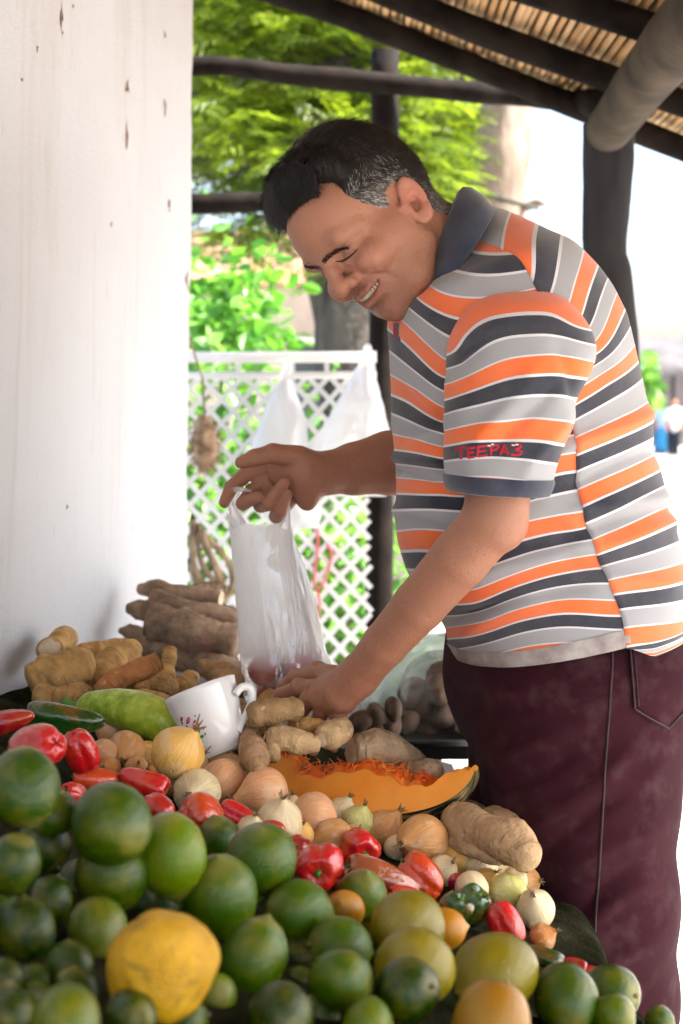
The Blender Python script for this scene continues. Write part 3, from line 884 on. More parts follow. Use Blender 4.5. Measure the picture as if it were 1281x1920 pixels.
def lime_mesh(seed):
    rng = np.random.default_rng(seed)
    el = rng.uniform(0.98, 1.14); nip = rng.uniform(.05, .16)
    def fn(h, t):
        a = np.pi * (1 - t)
        r = np.sin(a); z = np.cos(a) * el
        z = z + np.where(t > .5, nip * np.exp(-((1 - t) / .045) ** 2), 0) - np.where(t < .5, .05 * np.exp(-(t / .06) ** 2) * -1, 0)
        return r, z
    V, f = revolve(fn, 30, 24)
    V = V * (1 + .05 * fbm(V * 1.0 + seed, seed, 2)[:, None])
    return mesh_np('citrus', V, f)
LIMES = [lime_mesh(s) for s in range(6)]
def grapefruit_mesh():
    V, f = revolve(lambda h, t: (np.sin(np.pi * (1 - t)) * (1 + .05 * (t > .5) * np.sin(np.pi * t)), np.cos(np.pi * (1 - t)) * 1.0), 48, 36)
    V = V * (1 + .085 * fbm(V * 1.15 + 5, 9, 2)[:, None] + .012 * vnoise(V * 5, 4)[:, None])
    V[:, 2] += .10 * np.exp(-((1 - V[:, 2]) / .25) ** 2)
    return mesh_np('grapefruit', V, f)
GRAPE = grapefruit_mesh()
t = NT('grapefruit_rind'); co = t.coord()
c = t.ramp(t.noise(co, 1.3, 4), [(.35, (.50, .27, .006)), (.6, (.66, .37, .010))])
c = t.mix(t.ramp(t.noise(co, 1.9, 6, .65, .7), [(.56, (0, 0, 0)), (.68, (.85, .85, .85))]), c, (.26, .17, .012))
c = t.mix(t.ramp(t.noise(co, 9, 4), [(.64, (0, 0, 0)), (.7, (.7, .7, .7))]), c, (.30, .17, .03))
vo = t.add('ShaderNodeTexVoronoi'); vo.inputs['Scale'].default_value = 24; t.link(co, vo.inputs['Vector'])
t.base(c, .34, .35); t.bump(t.math('ADD', vo.outputs[0], t.noise(co, 6, 5)), .35, .06); GRAPE.materials.append(t.m)

def pepper_mesh(seed, lobes, elong):
    rng = np.random.default_rng(seed); p0 = rng.uniform(0, 6)
    def fn(h, t):
        prof = np.sin(np.pi * np.clip(t, .004, .996)) ** .72 * (.90 + .16 * t)
        if elong > 1.3: prof = prof * (.60 + .42 * np.clip(t / .75, 0, 1))
        lob = 1 - .15 * np.abs(np.sin(lobes * h / 2 + p0)) ** 8 * np.clip(1.25 - abs(t - .5), .3, 1) + .04 * np.cos(2 * h + 1 + p0)
        z = -np.cos(np.pi * t) * elong
        z = np.where(t > .80, z - .30 * ((t - .80) / .20) ** 2 * min(elong, 1.2), z)
        z = z - np.where(t < .25, .12 * np.abs(np.sin(lobes * h / 2 + p0)) * (1 - t / .25) * -1, 0)
        return prof * lob, z
    V, f = revolve(fn, 36, 30)
    V = V * (1 + .045 * fbm(V * .9 + seed * 3, seed, 2)[:, None])
    V[:, 0] += .10 * np.sin(V[:, 2] * 1.3 + seed)
    return mesh_np('pepper', V, f)
PEPPERS = [pepper_mesh(50 + s, [3, 4, 3, 4, 3][s], [1.0, 1.1, 1.45, 1.25, 1.8][s]) for s in range(5)]
PE = [1.0, 1.1, 1.45, 1.25, 1.8]
def stem_mesh():
    V, f = tube(spline([(0, 0, -.12), (0.02, 0, .12), (.10, .03, .34)], 8), [.34, .26, .17, .14, .13, .13, .15, .17], 10, .12, 6, 3)
    th = np.linspace(0, 2 * np.pi, 12, endpoint=False)
    r1 = .38 + .10 * (np.arange(12) % 2)
    cal = np.concatenate([[[0, 0, .04]], np.stack([r1 * np.cos(th), r1 * np.sin(th), np.full(12, -.10)], -1)])
    return mesh_np('pepper_stem', *join([(V, f), (cal, [np.array([(0, 1 + k, 1 + (k + 1) % 12) for k in range(12)])])]))
STEM = stem_mesh(); STEM.materials.append(M['stem'])

def onion_mesh(seed):
    rng = np.random.default_rng(seed); sq = rng.uniform(.86, 1.05)
    def fn(h, t):
        a = np.pi * (1 - t)
        r = np.sin(a) ** .92; z = np.cos(a) * sq
        top = np.clip((t - .80) / .20, 0, 1)
        r = np.where(t > .80, np.maximum(np.sin(np.pi * .2) ** .92 * (1 - top) ** 1.15 + .13 * top, .13 * top), r)
        z = np.where(t > .80, sq * np.cos(np.pi * .2) + top ** 1.1 * .50, z)
        r = r * (1 + .012 * np.sin(h * 9 + seed))
        return r, z
    V, f = revolve(fn, 30, 26)
    V = V * (1 + .04 * fbm(V * 1.2 + seed, seed)[:, None])
    return mesh_np('onion', V, f)
ONIONS = [onion_mesh(80 + s) for s in range(5)]
def neck_mesh(seed):
    rng = np.random.default_rng(seed); parts = []
    for k in range(5):
        a = rng.uniform(0, 6.28); b = np.array([math.cos(a), math.sin(a), 0])
        parts.append(tube(spline([b * .05 + [0, 0, 1.18], b * .10 + [0, 0, 1.38], b * rng.uniform(.10, .40) + [0, 0, rng.uniform(1.48, 1.85)]], 6), np.linspace(.12, .02, 6), 6, .3, 5, k))
    return mesh_np('onion_neck', *join(parts))
NECKS = [neck_mesh(s) for s in range(3)]
for m_ in NECKS: m_.materials.append(M['onion_dry'])
for m_ in LIMES: m_.materials.append(M['citrus'])
for m_ in PEPPERS: m_.materials.append(M['pepper'])
for m_ in ONIONS: m_.materials.append(M['onion'])

# ------------------------------------------------------------------ placing
PLACED = []          # (centre, radius)
def depth_on_table(px, py, h, w=0):
    a, b = (px - CX) / F, (py - HY) / F
    d = (CZ - TA) / (b + h / 2 / F + TB * a + TC)
    dmax = 0.655 / max(0.02, 0.104 + (CX - px) / F + w / 2 / F)     # keep off the wall
    return min(d, dmax) if px < CX else d

def settle(items):
    """items: dicts px,py,w,h,lift. far ones first; a fruit that would sink into others rests nearer and higher"""
    for it in items:
        it['d0'] = depth_on_table(it['px'], it['py'], it['h'], it['w']) * it.get('lift', 1.0)
    for it in sorted(items, key=lambda q: -q['d0']):
        d = it['d0']; rp = (it['w'] + it['h']) / 4 * 0.93
        for k in range(60):
            c = W(it['px'], it['py'], d); r = rp * d / F
            if all((c - c2).length > (r + r2) * 0.86 for c2, r2 in PLACED): break
            d *= 0.9925
        if d < it['d0'] * .80: d = it['d0'] * .9
        it['d'] = d; PLACED.append((W(it['px'], it['py'], d), rp * d / F))

def dir_from_px(dx, dy, toward):
    """direction of an axis: right/down in the picture plus towards the viewer"""
    v = Vector((dx, -toward, -dy)); return v.normalized()

def put(name, me, it, axis, roll, elong=1.0):
    """unit mesh, local z along axis; w,h are the apparent size"""
    d = it['d']; s = d / F
    o = bpy.data.objects.new(name, me); COL.objects.link(o)
    o.location = W(it['px'], it['py'], d)
    q = axis.to_track_quat('Z', 'Y')
    o.rotation_mode = 'QUATERNION'
    o.rotation_quaternion = q @ Matrix.Rotation(roll, 3, 'Z').to_quaternion()
    return o, s

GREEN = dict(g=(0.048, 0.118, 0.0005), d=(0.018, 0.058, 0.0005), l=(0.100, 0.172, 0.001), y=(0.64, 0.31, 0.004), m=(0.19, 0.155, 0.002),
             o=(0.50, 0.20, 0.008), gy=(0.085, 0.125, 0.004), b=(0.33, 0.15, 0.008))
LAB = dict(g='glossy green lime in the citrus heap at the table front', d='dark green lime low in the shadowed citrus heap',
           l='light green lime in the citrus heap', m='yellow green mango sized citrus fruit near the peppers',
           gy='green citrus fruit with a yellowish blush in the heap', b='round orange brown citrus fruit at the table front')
CAT = dict(g='lime', d='lime', l='lime', m='citrus fruit', gy='citrus fruit', b='citrus fruit', y='grapefruit', o='orange')
citrus = [
 (46, 1478, 130, 136, 'd', .80), (100, 1525, 80, 90, 'g', .86), (209, 1545, 166, 130, 'g', .86), (212, 1637, 146, 138, 'g', .97), (322, 1603, 118, 150, 'l', .92),
 (85, 1582, 98, 84, 'd', .93), (25, 1622, 98, 110, 'd', .90), (52, 1745, 108, 106, 'd', 1), (182, 1740, 124, 98, 'gy', 1), (130, 1812, 98, 84, 'd', 1),
 (8, 1835, 70, 74, 'd', 1), (297, 1812, 202, 204, 'y', .97), (398, 1868, 84, 96, 'l', 1.04), (413, 1682, 156, 134, 'g', .98), (448, 1650, 112, 104, 'g', 1.0),
 (490, 1610, 150, 116, 'g', .93), (412, 1578, 92, 70, 'd', .97), (475, 1797, 138, 118, 'g', 1), (560, 1712, 132, 112, 's', 1), (637, 1778, 114, 112, 'g', 1.02),
 (640, 1838, 114, 116, 'g', .98), (525, 1905, 142, 110, 'd', 1), (645, 1708, 74, 74, 'o', 1), (675, 1688, 108, 90, 'g', 1), (125, 1915, 172, 100, 'y2', .93),
 (246, 1908, 110, 90, 'd', 1), (690, 1925, 116, 90, 'l', 1), (18, 1905, 100, 90, 'd', 1), (142, 1862, 92, 80, 'd', 1.03), (93, 1690, 92, 84, 'd', 1.0),
 (765, 1740, 164, 112, 'm', .98), (832, 1742, 66, 92, 'o2', 1.0), (778, 1815, 160, 138, 'm', .98), (765, 1857, 134, 104, 'd2', .96), (928, 1825, 160, 138, 'm', .99),
 (920, 1920, 166, 126, 'b', .97), (1062, 1873, 134, 110, 'g', 1), (1145, 1862, 116, 92, 'g', 1), (1150, 1905, 92, 70, 'l', .97), (1237, 1914, 62, 48, 'g', 1.0),
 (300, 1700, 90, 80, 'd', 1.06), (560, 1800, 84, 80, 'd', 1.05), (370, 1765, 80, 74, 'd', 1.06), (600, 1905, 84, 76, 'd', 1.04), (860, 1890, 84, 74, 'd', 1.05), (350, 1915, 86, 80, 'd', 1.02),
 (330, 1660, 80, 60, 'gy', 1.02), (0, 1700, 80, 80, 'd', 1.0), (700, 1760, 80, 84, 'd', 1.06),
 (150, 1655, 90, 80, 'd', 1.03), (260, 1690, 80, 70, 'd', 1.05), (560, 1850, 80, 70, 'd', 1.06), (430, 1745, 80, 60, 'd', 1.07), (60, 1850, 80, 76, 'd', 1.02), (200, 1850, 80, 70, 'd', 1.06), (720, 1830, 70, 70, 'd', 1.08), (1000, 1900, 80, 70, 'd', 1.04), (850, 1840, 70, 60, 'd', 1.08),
]
CI = []
for k, (px, py, w, h, key, lift) in enumerate(citrus):
    CI.append(dict(px=px, py=py, w=w, h=h, key=key, lift=lift, kind='citrus', k=k))
# peppers: px,py,w,h, colour, template, axis(dx,dy,toward) = stem direction, stem shown
PEPC = dict(r=(0.52, 0.008, 0.012), rd=(0.30, 0.006, 0.010), ro=(0.56, 0.050, 0.010), g=(0.018, 0.072, 0.010), gd=(0.014, 0.060, 0.007),
            br=(0.30, 0.075, 0.028), mg=(0.44, 0.008, 0.050))
peppers = [
 (18, 1352, 92, 50, 'rd', 4, (-1, .25, .1), .90, 'long dark red pepper lying against the wall end of the heap'),
 (70, 1403, 140, 98, 'r', 0, (-.6, .3, -.5), .86, 'big glossy red bell pepper beside the dark green pepper'),
 (150, 1408, 70, 88, 'r', 1, (.2, .9, -.3), .93, 'red bell pepper squeezed between the big red pepper and the onions'),
 (178, 1458, 94, 52, 'ro', 2, (-.9, -.1, .2), .97, 'orange red pepper lying below the small brown onion'),
 (140, 1488, 58, 44, 'r', 1, (-.5, -.4, .5), .97, 'small red pepper half buried behind the big green lime'),
 (270, 1466, 104, 58, 'r', 2, (.95, .30, .2), .95, 'pointed glossy red pepper with its green stem towards the onions'),
 (298, 1516, 68, 56, 'r', 1, (-.5, -.2, -.5), .97, 'small red pepper behind the large light green lime'),
 (377, 1536, 94, 92, 'ro', 0, (.5, .5, -.5), .95, 'round orange red pepper with strong window reflections'),
 (448, 1530, 84, 54, 'r', 2, (-.8, -.3, -.1), .97, 'red pepper in front of the large pink onion'),
 (505, 1556, 64, 42, 'r', 4, (.9, .3, -.1), .97, 'narrow red pepper pointing at the green orange'),
 (598, 1625, 96, 94, 'r', 0, (.05, -.05, 1), .95, 'red bell pepper facing out with its green stem'),
 (640, 1648, 50, 54, 'r', 1, (.6, .3, -.3), 1.0, 'small red pepper beside the outward facing red pepper'),
 (674, 1590, 106, 58, 'r', 0, (.25, .15, 1), .98, 'wide red bell pepper with green stem below the onions'),
 (716, 1645, 158, 72, 'br', 2, (-.95, -.35, .1), .97, 'long brownish red pepper turning from green'),
 (762, 1682, 80, 46, 'r', 1, (-.6, -.2, .3), .98, 'small shiny red pepper in front of the brownish pepper'),
 (790, 1642, 96, 78, 'ro', 3, (-.8, -.6, -.1), .97, 'bright red pepper with square reflections beside the onions'),
 (848, 1715, 72, 92, 'gd', 2, (.5, -.9, .1), .97, 'dark green pepper with a long white reflection'),
 (882, 1698, 74, 82, 'g', 3, (.6, -.8, .2), .98, 'green bell pepper between the dark pepper and the red one'),
 (865, 1658, 54, 38, 'mg', 0, (.8, .5, .2), .98, 'small crimson pepper lying among the white onions'),
 (948, 1732, 90, 70, 'r', 0, (.5, .85, .3), .98, 'red bell pepper beside the burlap edge'),
 (1018, 1793, 86, 44, 'gd', 2, (.9, .3, .2), .98, 'blackish green pepper on the burlap edge'),
 (1075, 1808, 56, 30, 'rd', 2, (.9, .2, .2), .98, 'thin dark red pepper on the burlap beside the limes'),
 (1112, 1822, 44, 26, 'r', 2, (.9, .2, .1), .98, 'small red pepper tip behind the last limes'),
 (120, 1346, 156, 76, 'gd', 2, (-.95, -.12, .1), .93, 'large dark green pepper beside the pale green squash'),
 (905, 1676, 56, 30, 'g', 4, (.9, .25, .2), 1.0, 'thin green chilli lying beside the crimson pepper'),
 (210, 1492, 54, 30, 'gd', 2, (.6, .3, 0), .98, 'small dark green pepper under the red peppers'),
 (560, 1590, 50, 56, 'rd', 1, (.3, .3, -.6), 1.0, 'dark red pepper behind the outward facing pepper'),
]
PI = [dict(px=p[0], py=p[1], w=p[2], h=p[3], key=p[4], tpl=p[5], ax=p[6], lift=p[7], label=p[8], kind='pepper', k=i) for i, p in enumerate(peppers)]
ONC = dict(y=(0.80, 0.47, 0.11), b=(0.68, 0.35, 0.12), p=(0.78, 0.42, 0.21), w=(0.82, 0.71, 0.42), g=(0.64, 0.66, 0.22), o=(0.66, 0.26, 0.05))
onions = [  # px,py,w,h,colour,(neck dir), lift
 (210, 1367, 54, 50, 'p', (.5, -.6, .3)), (236, 1408, 64, 62, 'b', (0, .1, 1)), (196, 1412, 40, 46, 'p', (-.5, -.4, .4)), (333, 1412, 90, 90, 'y', (.55, -.75, .3)), (277, 1415, 44, 44, 'y', (-.2, -.7, .5)),
 (370, 1487, 94, 66, 'w', (-.15, -.2, 1)), (365, 1448, 62, 52, 'w', (.4, -.8, .2)), (418, 1467, 82, 70, 'p', (-.6, .5, .5)), (497, 1488, 98, 74, 'p', (-.95, .1, .3)), (563, 1480, 60, 52, 'g', (.2, -.9, .3)),
 (523, 1543, 76, 80, 'w', (.15, -.9, .35)), (588, 1532, 76, 84, 'p', (-.85, -.1, .3)), (617, 1502, 50, 46, 'w', (.1, -.9, .2)), (640, 1525, 42, 62, 'w', (.4, -.8, .2)), (625, 1570, 74, 54, 'b', (-.8, .1, .4)),
 (672, 1543, 64, 46, 'g', (.2, -.6, .2)), (722, 1557, 72, 64, 'b', (.55, -.8, .2)), (793, 1574, 82, 80, 'b', (-.7, -.1, .75)), (852, 1610, 62, 64, 'y', (.3, -.9, .2)), (900, 1622, 52, 62, 'w', (.5, -.8, .2)),
 (932, 1632, 60, 52, 'w', (.6, -.5, .4)), (952, 1677, 76, 60, 'g', (.4, -.2, .9)), (1005, 1705, 54, 68, 'w', (-.2, -.75, .6)), (1017, 1757, 46, 40, 'o', (.6, -.4, .3)), (885, 1665, 62, 44, 'w', (.3, .3, .3)),
 (985, 1652, 52, 42, 'b', (.6, -.2, .6)), (830, 1632, 52, 46, 'w', (.3, -.4, .4)), (325, 1470, 44, 40, 'b', (-.3, -.3, .6)), (300, 1448, 40, 36, 'o', (-.5, -.3, .5)), (660, 1572, 44, 40, 'y', (.3, -.5, .4)),
 (452, 1442, 50, 40, 'b', (.2, -.6, .5)), (470, 1556, 48, 44, 'w', (.2, -.7, .3)), (560, 1565, 50, 44, 'y', (.2, -.6, .5)), (915, 1655, 48, 42, 'y', (.3, -.6, .4)), (965, 1650, 44, 40, 'w', (.4, -.5, .4)),
 (745, 1590, 46, 36, 'w', (.2, -.6, .3)), (205, 1440, 42, 34, 'o', (-.2, -.3, .8)), (255, 1440, 44, 32, 'b', (.2, -.4, .6)), (395, 1440, 46, 40, 'w', (.2, -.6, .4)), (540, 1510, 40, 40, 'w', (.2, -.6, .4)),
]
ONL = dict(y='golden papery onion', b='brown skinned onion', p='pinkish yellow onion', w='pale white onion', g='pale green topped onion', o='small orange brown onion')
OI = [dict(px=p[0], py=p[1], w=p[2], h=p[3], key=p[4], ax=p[5], lift={3: .92, 8: .97, 17: .96}.get(i, .985), kind='onion', k=i) for i, p in enumerate(onions)]
settle(OI + PI + CI)

def make_produce():
    rng = np.random.default_rng(17)
    for it in CI:
        key = it['key']; k = it['k']
        col = {'s': 'g', 'y2': 'gy', 'd2': 'd', 'o2': 'o'}.get(key, key)
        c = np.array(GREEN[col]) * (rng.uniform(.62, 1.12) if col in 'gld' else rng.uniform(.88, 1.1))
        ax = Vector(rng.normal(0, 1, 3)).normalized()
        if key == 'y': ax = Vector((.75, -.3, .35)).normalized()
        if key == 's': ax = Vector((-.6, -.3, .3)).normalized()
        o, s = put({'y': 'grapefruit', 'o': 'orange', 'o2': 'orange'}.get(key, 'lime' if CAT[col] == 'lime' else 'citrus_fruit'), GRAPE if key == 'y' else LIMES[k % 6], it, ax, rng.uniform(0, 6))
        r = (it['w'] * it['h']) ** .5 / 2 * s * (1.01 if key != 'y' else 1.0)
        sh = rng.uniform(.94, 1.06)
        o.scale = (r * sh, r, r * (1.04 if key != 'y' else .97))
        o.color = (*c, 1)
        lab = LAB.get(col)
        grp = 'citrus heap ' + CAT[col] + ' ' + col
        if key == 'y': lab, grp = 'big yellow grapefruit with brown blemishes on top of the limes', None
        if key == 's': lab, grp = 'green lime with pale scarred patches', None
        if key == 'o': lab, grp = 'small yellow orange fruit wedged beside the scarred lime', None
        if key == 'o2': lab, grp = 'orange fruit half hidden behind the yellow green fruit', None
        if key == 'y2': lab, grp = 'yellowish green citrus fruit lowest at the front of the heap', None
        if key == 'd2': lab, grp = 'dark green lime resting against the yellow green fruits', None
        own = {0: 'largest dark green lime lying against the big red bell pepper', 1: 'green lime tucked behind the largest dark lime and the small red pepper', 2: 'big round green lime on top of the heap below the pointed red pepper',
               3: 'green lime directly under the big round lime', 4: 'light green lime between the big round lime and the orange red pepper', 5: 'dark lime squeezed under the largest dark lime', 13: 'green lime with tiny pale dots above the grapefruit',
               14: 'green lime behind the dotted lime', 15: 'green lime touching the outward facing red pepper', 16: 'small dark lime below the round orange red pepper', 17: 'green lime beside the grapefruit and under the dotted lime',
               19: 'green lime on top of another between scarred lime and yellow green fruits', 20: 'green lime carrying another lime beside the dark lime', 23: 'green lime beside the small orange fruit below the brownish pepper',
               30: 'yellow green fruit in front of the small shiny red pepper', 32: 'yellow green fruit behind the dark green lime', 34: 'yellow green fruit below the red pepper at the burlap edge', 35: 'orange brown citrus fruit below the yellow green ones',
               36: 'green lime at the table edge beside the orange brown fruit', 37: 'green lime at the table edge in front of the thin red pepper', 38: 'small light green lime in front of the two edge limes', 39: 'single green lime at the outer corner of the table edge',
               12: 'light green lime under the side of the grapefruit', 26: 'light green lime low in front of the pair of stacked limes', 8: 'green lime with a yellow blush beside the grapefruit'}
        if k in own: lab, grp = own[k], None
        tag(o, lab, CAT[col], grp)
        if k % 2 == 1 or key in 'y':
            V, f = tube([(0, 0, -.95), (0, .01, -1.04), (.02, .04, -1.10)], [.09, .075, .06], 8)
            st = bpy.data.objects.new('stem_scar', mesh_np('stem_scar', V, f)); st.data.materials.append(M['onion_dry']); COL.objects.link(st); st.parent = o
    for it in PI:
        ax = dir_from_px(*it['ax'])
        o, s = put('pepper', PEPPERS[it['tpl']], it, ax, rng.uniform(0, 6))
        el = PE[it['tpl']]
        axp = np.array([abs(ax.x), abs(ax.z)]); f_ = abs(ax.y)
        # apparent extents along x and z for an ellipsoid-like body
        L = max(it['w'], it['h']) if f_ < .7 else (it['w'] + it['h']) / 2
        B = min(it['w'], it['h']) if f_ < .7 else (it['w'] + it['h']) / 2
        rb = B / 2 * s * .97; rl = (L / 2 * s) / el * 1.0
        if f_ >= .7: rl = rb
        o.scale = (rb, rb, rl)
        o.color = (*(np.array(PEPC[it['key']]) * rng.uniform(.9, 1.12)), 1)
        tag(o, it['label'], 'pepper')
        st = bpy.data.objects.new('stem', STEM); COL.objects.link(st); st.parent = o
        st.location = (.10 * math.sin(el * 1.3 + 50 + it['tpl']) * .6, 0, el * .76)
        q = .75; st.scale = (q, q, q * rb / max(rl, 1e-4))
    for it in OI:
        ax = dir_from_px(*it['ax'])
        o, s = put('onion', ONIONS[it['k'] % 5], it, ax, rng.uniform(0, 6))
        r = (it['w'] * it['h']) ** .5 / 2 * s * (1.14 if it['w'] > 68 else 1.19)
        o.scale = (r, r, r)
        o.color = (*(np.array(ONC[it['key']]) * rng.uniform(.9, 1.1)), 1)
        labs = {1: 'brown onion showing its round dry top between pepper and squash', 3: 'big golden onion with torn papery skin leaning on the cup',
                8: 'large pinkish onion beside the pumpkin slice', 9: 'onion with a bright green top against the pumpkin slice', 17: 'round brown onion below the pumpkin rind',
                22: 'pale onion with a dark neck at the burlap edge', 23: 'small orange brown onion alone at the burlap edge', 0: 'pinkish onion between the dark green pepper and the squash', 2: 'small pinkish onion behind the red pepper', 7: 'pinkish onion between cup and large pinkish onion', 11: 'upright pinkish onion in front of the pumpkin slice',
                5: 'pale onion with its dry top facing out beside the orange red pepper', 6: 'white onion under the golden torn onion', 10: 'striped white onion in front of the large pinkish onion', 12: 'small white onion touching the pumpkin flesh', 13: 'narrow white onion under the pumpkin slice',
                14: 'brown onion lying behind the wide red bell pepper', 16: 'brown onion with papery tip below the pumpkin', 15: 'yellowish green onion under the pumpkin rind', 21: 'greenish onion beside the pale dark necked onion'}
        lab = labs.get(it['k'])
        tag(o, lab or ONL[it['key']] + ' in the onion heap', 'onion', None if lab else 'onions ' + it['key'])
        nk = bpy.data.objects.new('dry_neck', NECKS[it['k'] % 3]); COL.objects.link(nk); nk.parent = o
        nk.scale = (.8, .8, 1.0); nk.location = (0, 0, -.06)
make_produce()

# ------------------------------------------------------------------ roots
def root_obj(name, label, group, a, b, th, color, seed, prof=None, mat='root', bend=.06, cut=(0, 0), lift=1.0, cat='root', da=None, n=20, knob=.16, tip=True):
    """a, b: picture points of the two ends, th thickness in picture pixels"""
    d1 = (da[0] if da else min(depth_on_table(a[0], a[1], th, th), depth_on_table(b[0], b[1], th, th) * 1.3) * lift)
    d2 = (da[1] if da else min(depth_on_table(b[0], b[1], th, th), d1 * 1.3) * lift)
    A, B = np.array(W(*a, d1)), np.array(W(*b, d2))
    k = 26; u = np.linspace(0, 1, k)
    rng = np.random.default_rng(seed)
    L = np.linalg.norm(B - A)
    P = A + (B - A) * u[:, None] + np.array([rng.normal(0, .3), rng.normal(0, .3), rng.uniform(.3, 1)]) * (bend * L * np.sin(np.pi * u))[:, None]
    prof = prof or [(0, .45), (.08, .82), (.35, 1), (.7, .85), (.92, .55), (1, .25)]
    R = np.interp(u, [p[0] for p in prof], [p[1] for p in prof]) * th / 2 * (d1 + d2) / 2 / F
    R *= 1 + .025 * np.sin(u * 47 + seed + 3 * np.sin(u * 9)) + .05 * np.sin(u * 13 + seed * 2)
    P = P + rng.normal(0, 1, 3) * (.02 * L * np.sin(u * 7 + seed))[:, None]
    V, f = tube(P, R, n, knob, 30, seed)
    e = empty(name, tuple((A + B) / 2), label, cat, group)
    me = mesh_np('skin', V, f)
    al = np.concatenate([np.repeat(u * L, n), [0, L]]); attr(me, 'along', al)
    o = obj('skin', me, M[mat], e); o.color = (*color, 1)
    T = (B - A) / L
    for end, on in ((0, cut[0]), (-1, cut[1])):
        if on:
            sgn = -1 if end == 0 else 1
            c = P[end]; tdir = T * sgn
            x = np.cross(tdir, [0, 0, 1]); x /= np.linalg.norm(x); y = np.cross(x, tdir)
            th_ = np.linspace(0, 2 * np.pi, 18, endpoint=False); r = R[end] * .97
            ring = c + tdir * .0018 + (np.cos(th_)[:, None] * x + np.sin(th_)[:, None] * y) * r * (1 + .06 * rng.normal(0, 1, 18))[:, None]
            VV = np.concatenate([ring, [c + tdir * .004]])
            obj('cut_end', mesh_np('cut_end', VV, [(18, q, (q + 1) % 18) for q in range(18)]), M['root_cut'], e)
    if tip and rng.random() < .8:
        parts = []
        for q in range(5):
            u0 = rng.integers(2, 24); dr = rng.normal(0, 1, 3); dr -= T * np.dot(dr, T); dr /= np.linalg.norm(dr)
            p0 = P[u0] + dr * R[u0] * .95
            parts.append(tube([p0, p0 + dr * .002, p0 + dr * .004 + rng.normal(0, .002, 3)], [.0007, .0005, .0002], 4))
        V, f = join(parts); o2 = obj('rootlets', mesh_np('rootlets', V, f), M['fibre'], e); o2['kind'] = 'stuff'
    return e
TAN, TAN2, ORG, PALE = (.66, .41, .15), (.60, .36, .13), (.62, .26, .09), (.60, .42, .22)
G1 = 'knobbly tan roots heaped by the wall'
fat = [(0, .55), (.06, .85), (.3, 1), (.6, .97), (.85, .8), (1, .45)]
cone = [(0, .95), (.1, 1), (.5, .8), (.85, .45), (1, .16)]
spin = [(0, .25), (.15, .7), (.45, 1), (.75, .85), (.95, .5), (1, .22)]
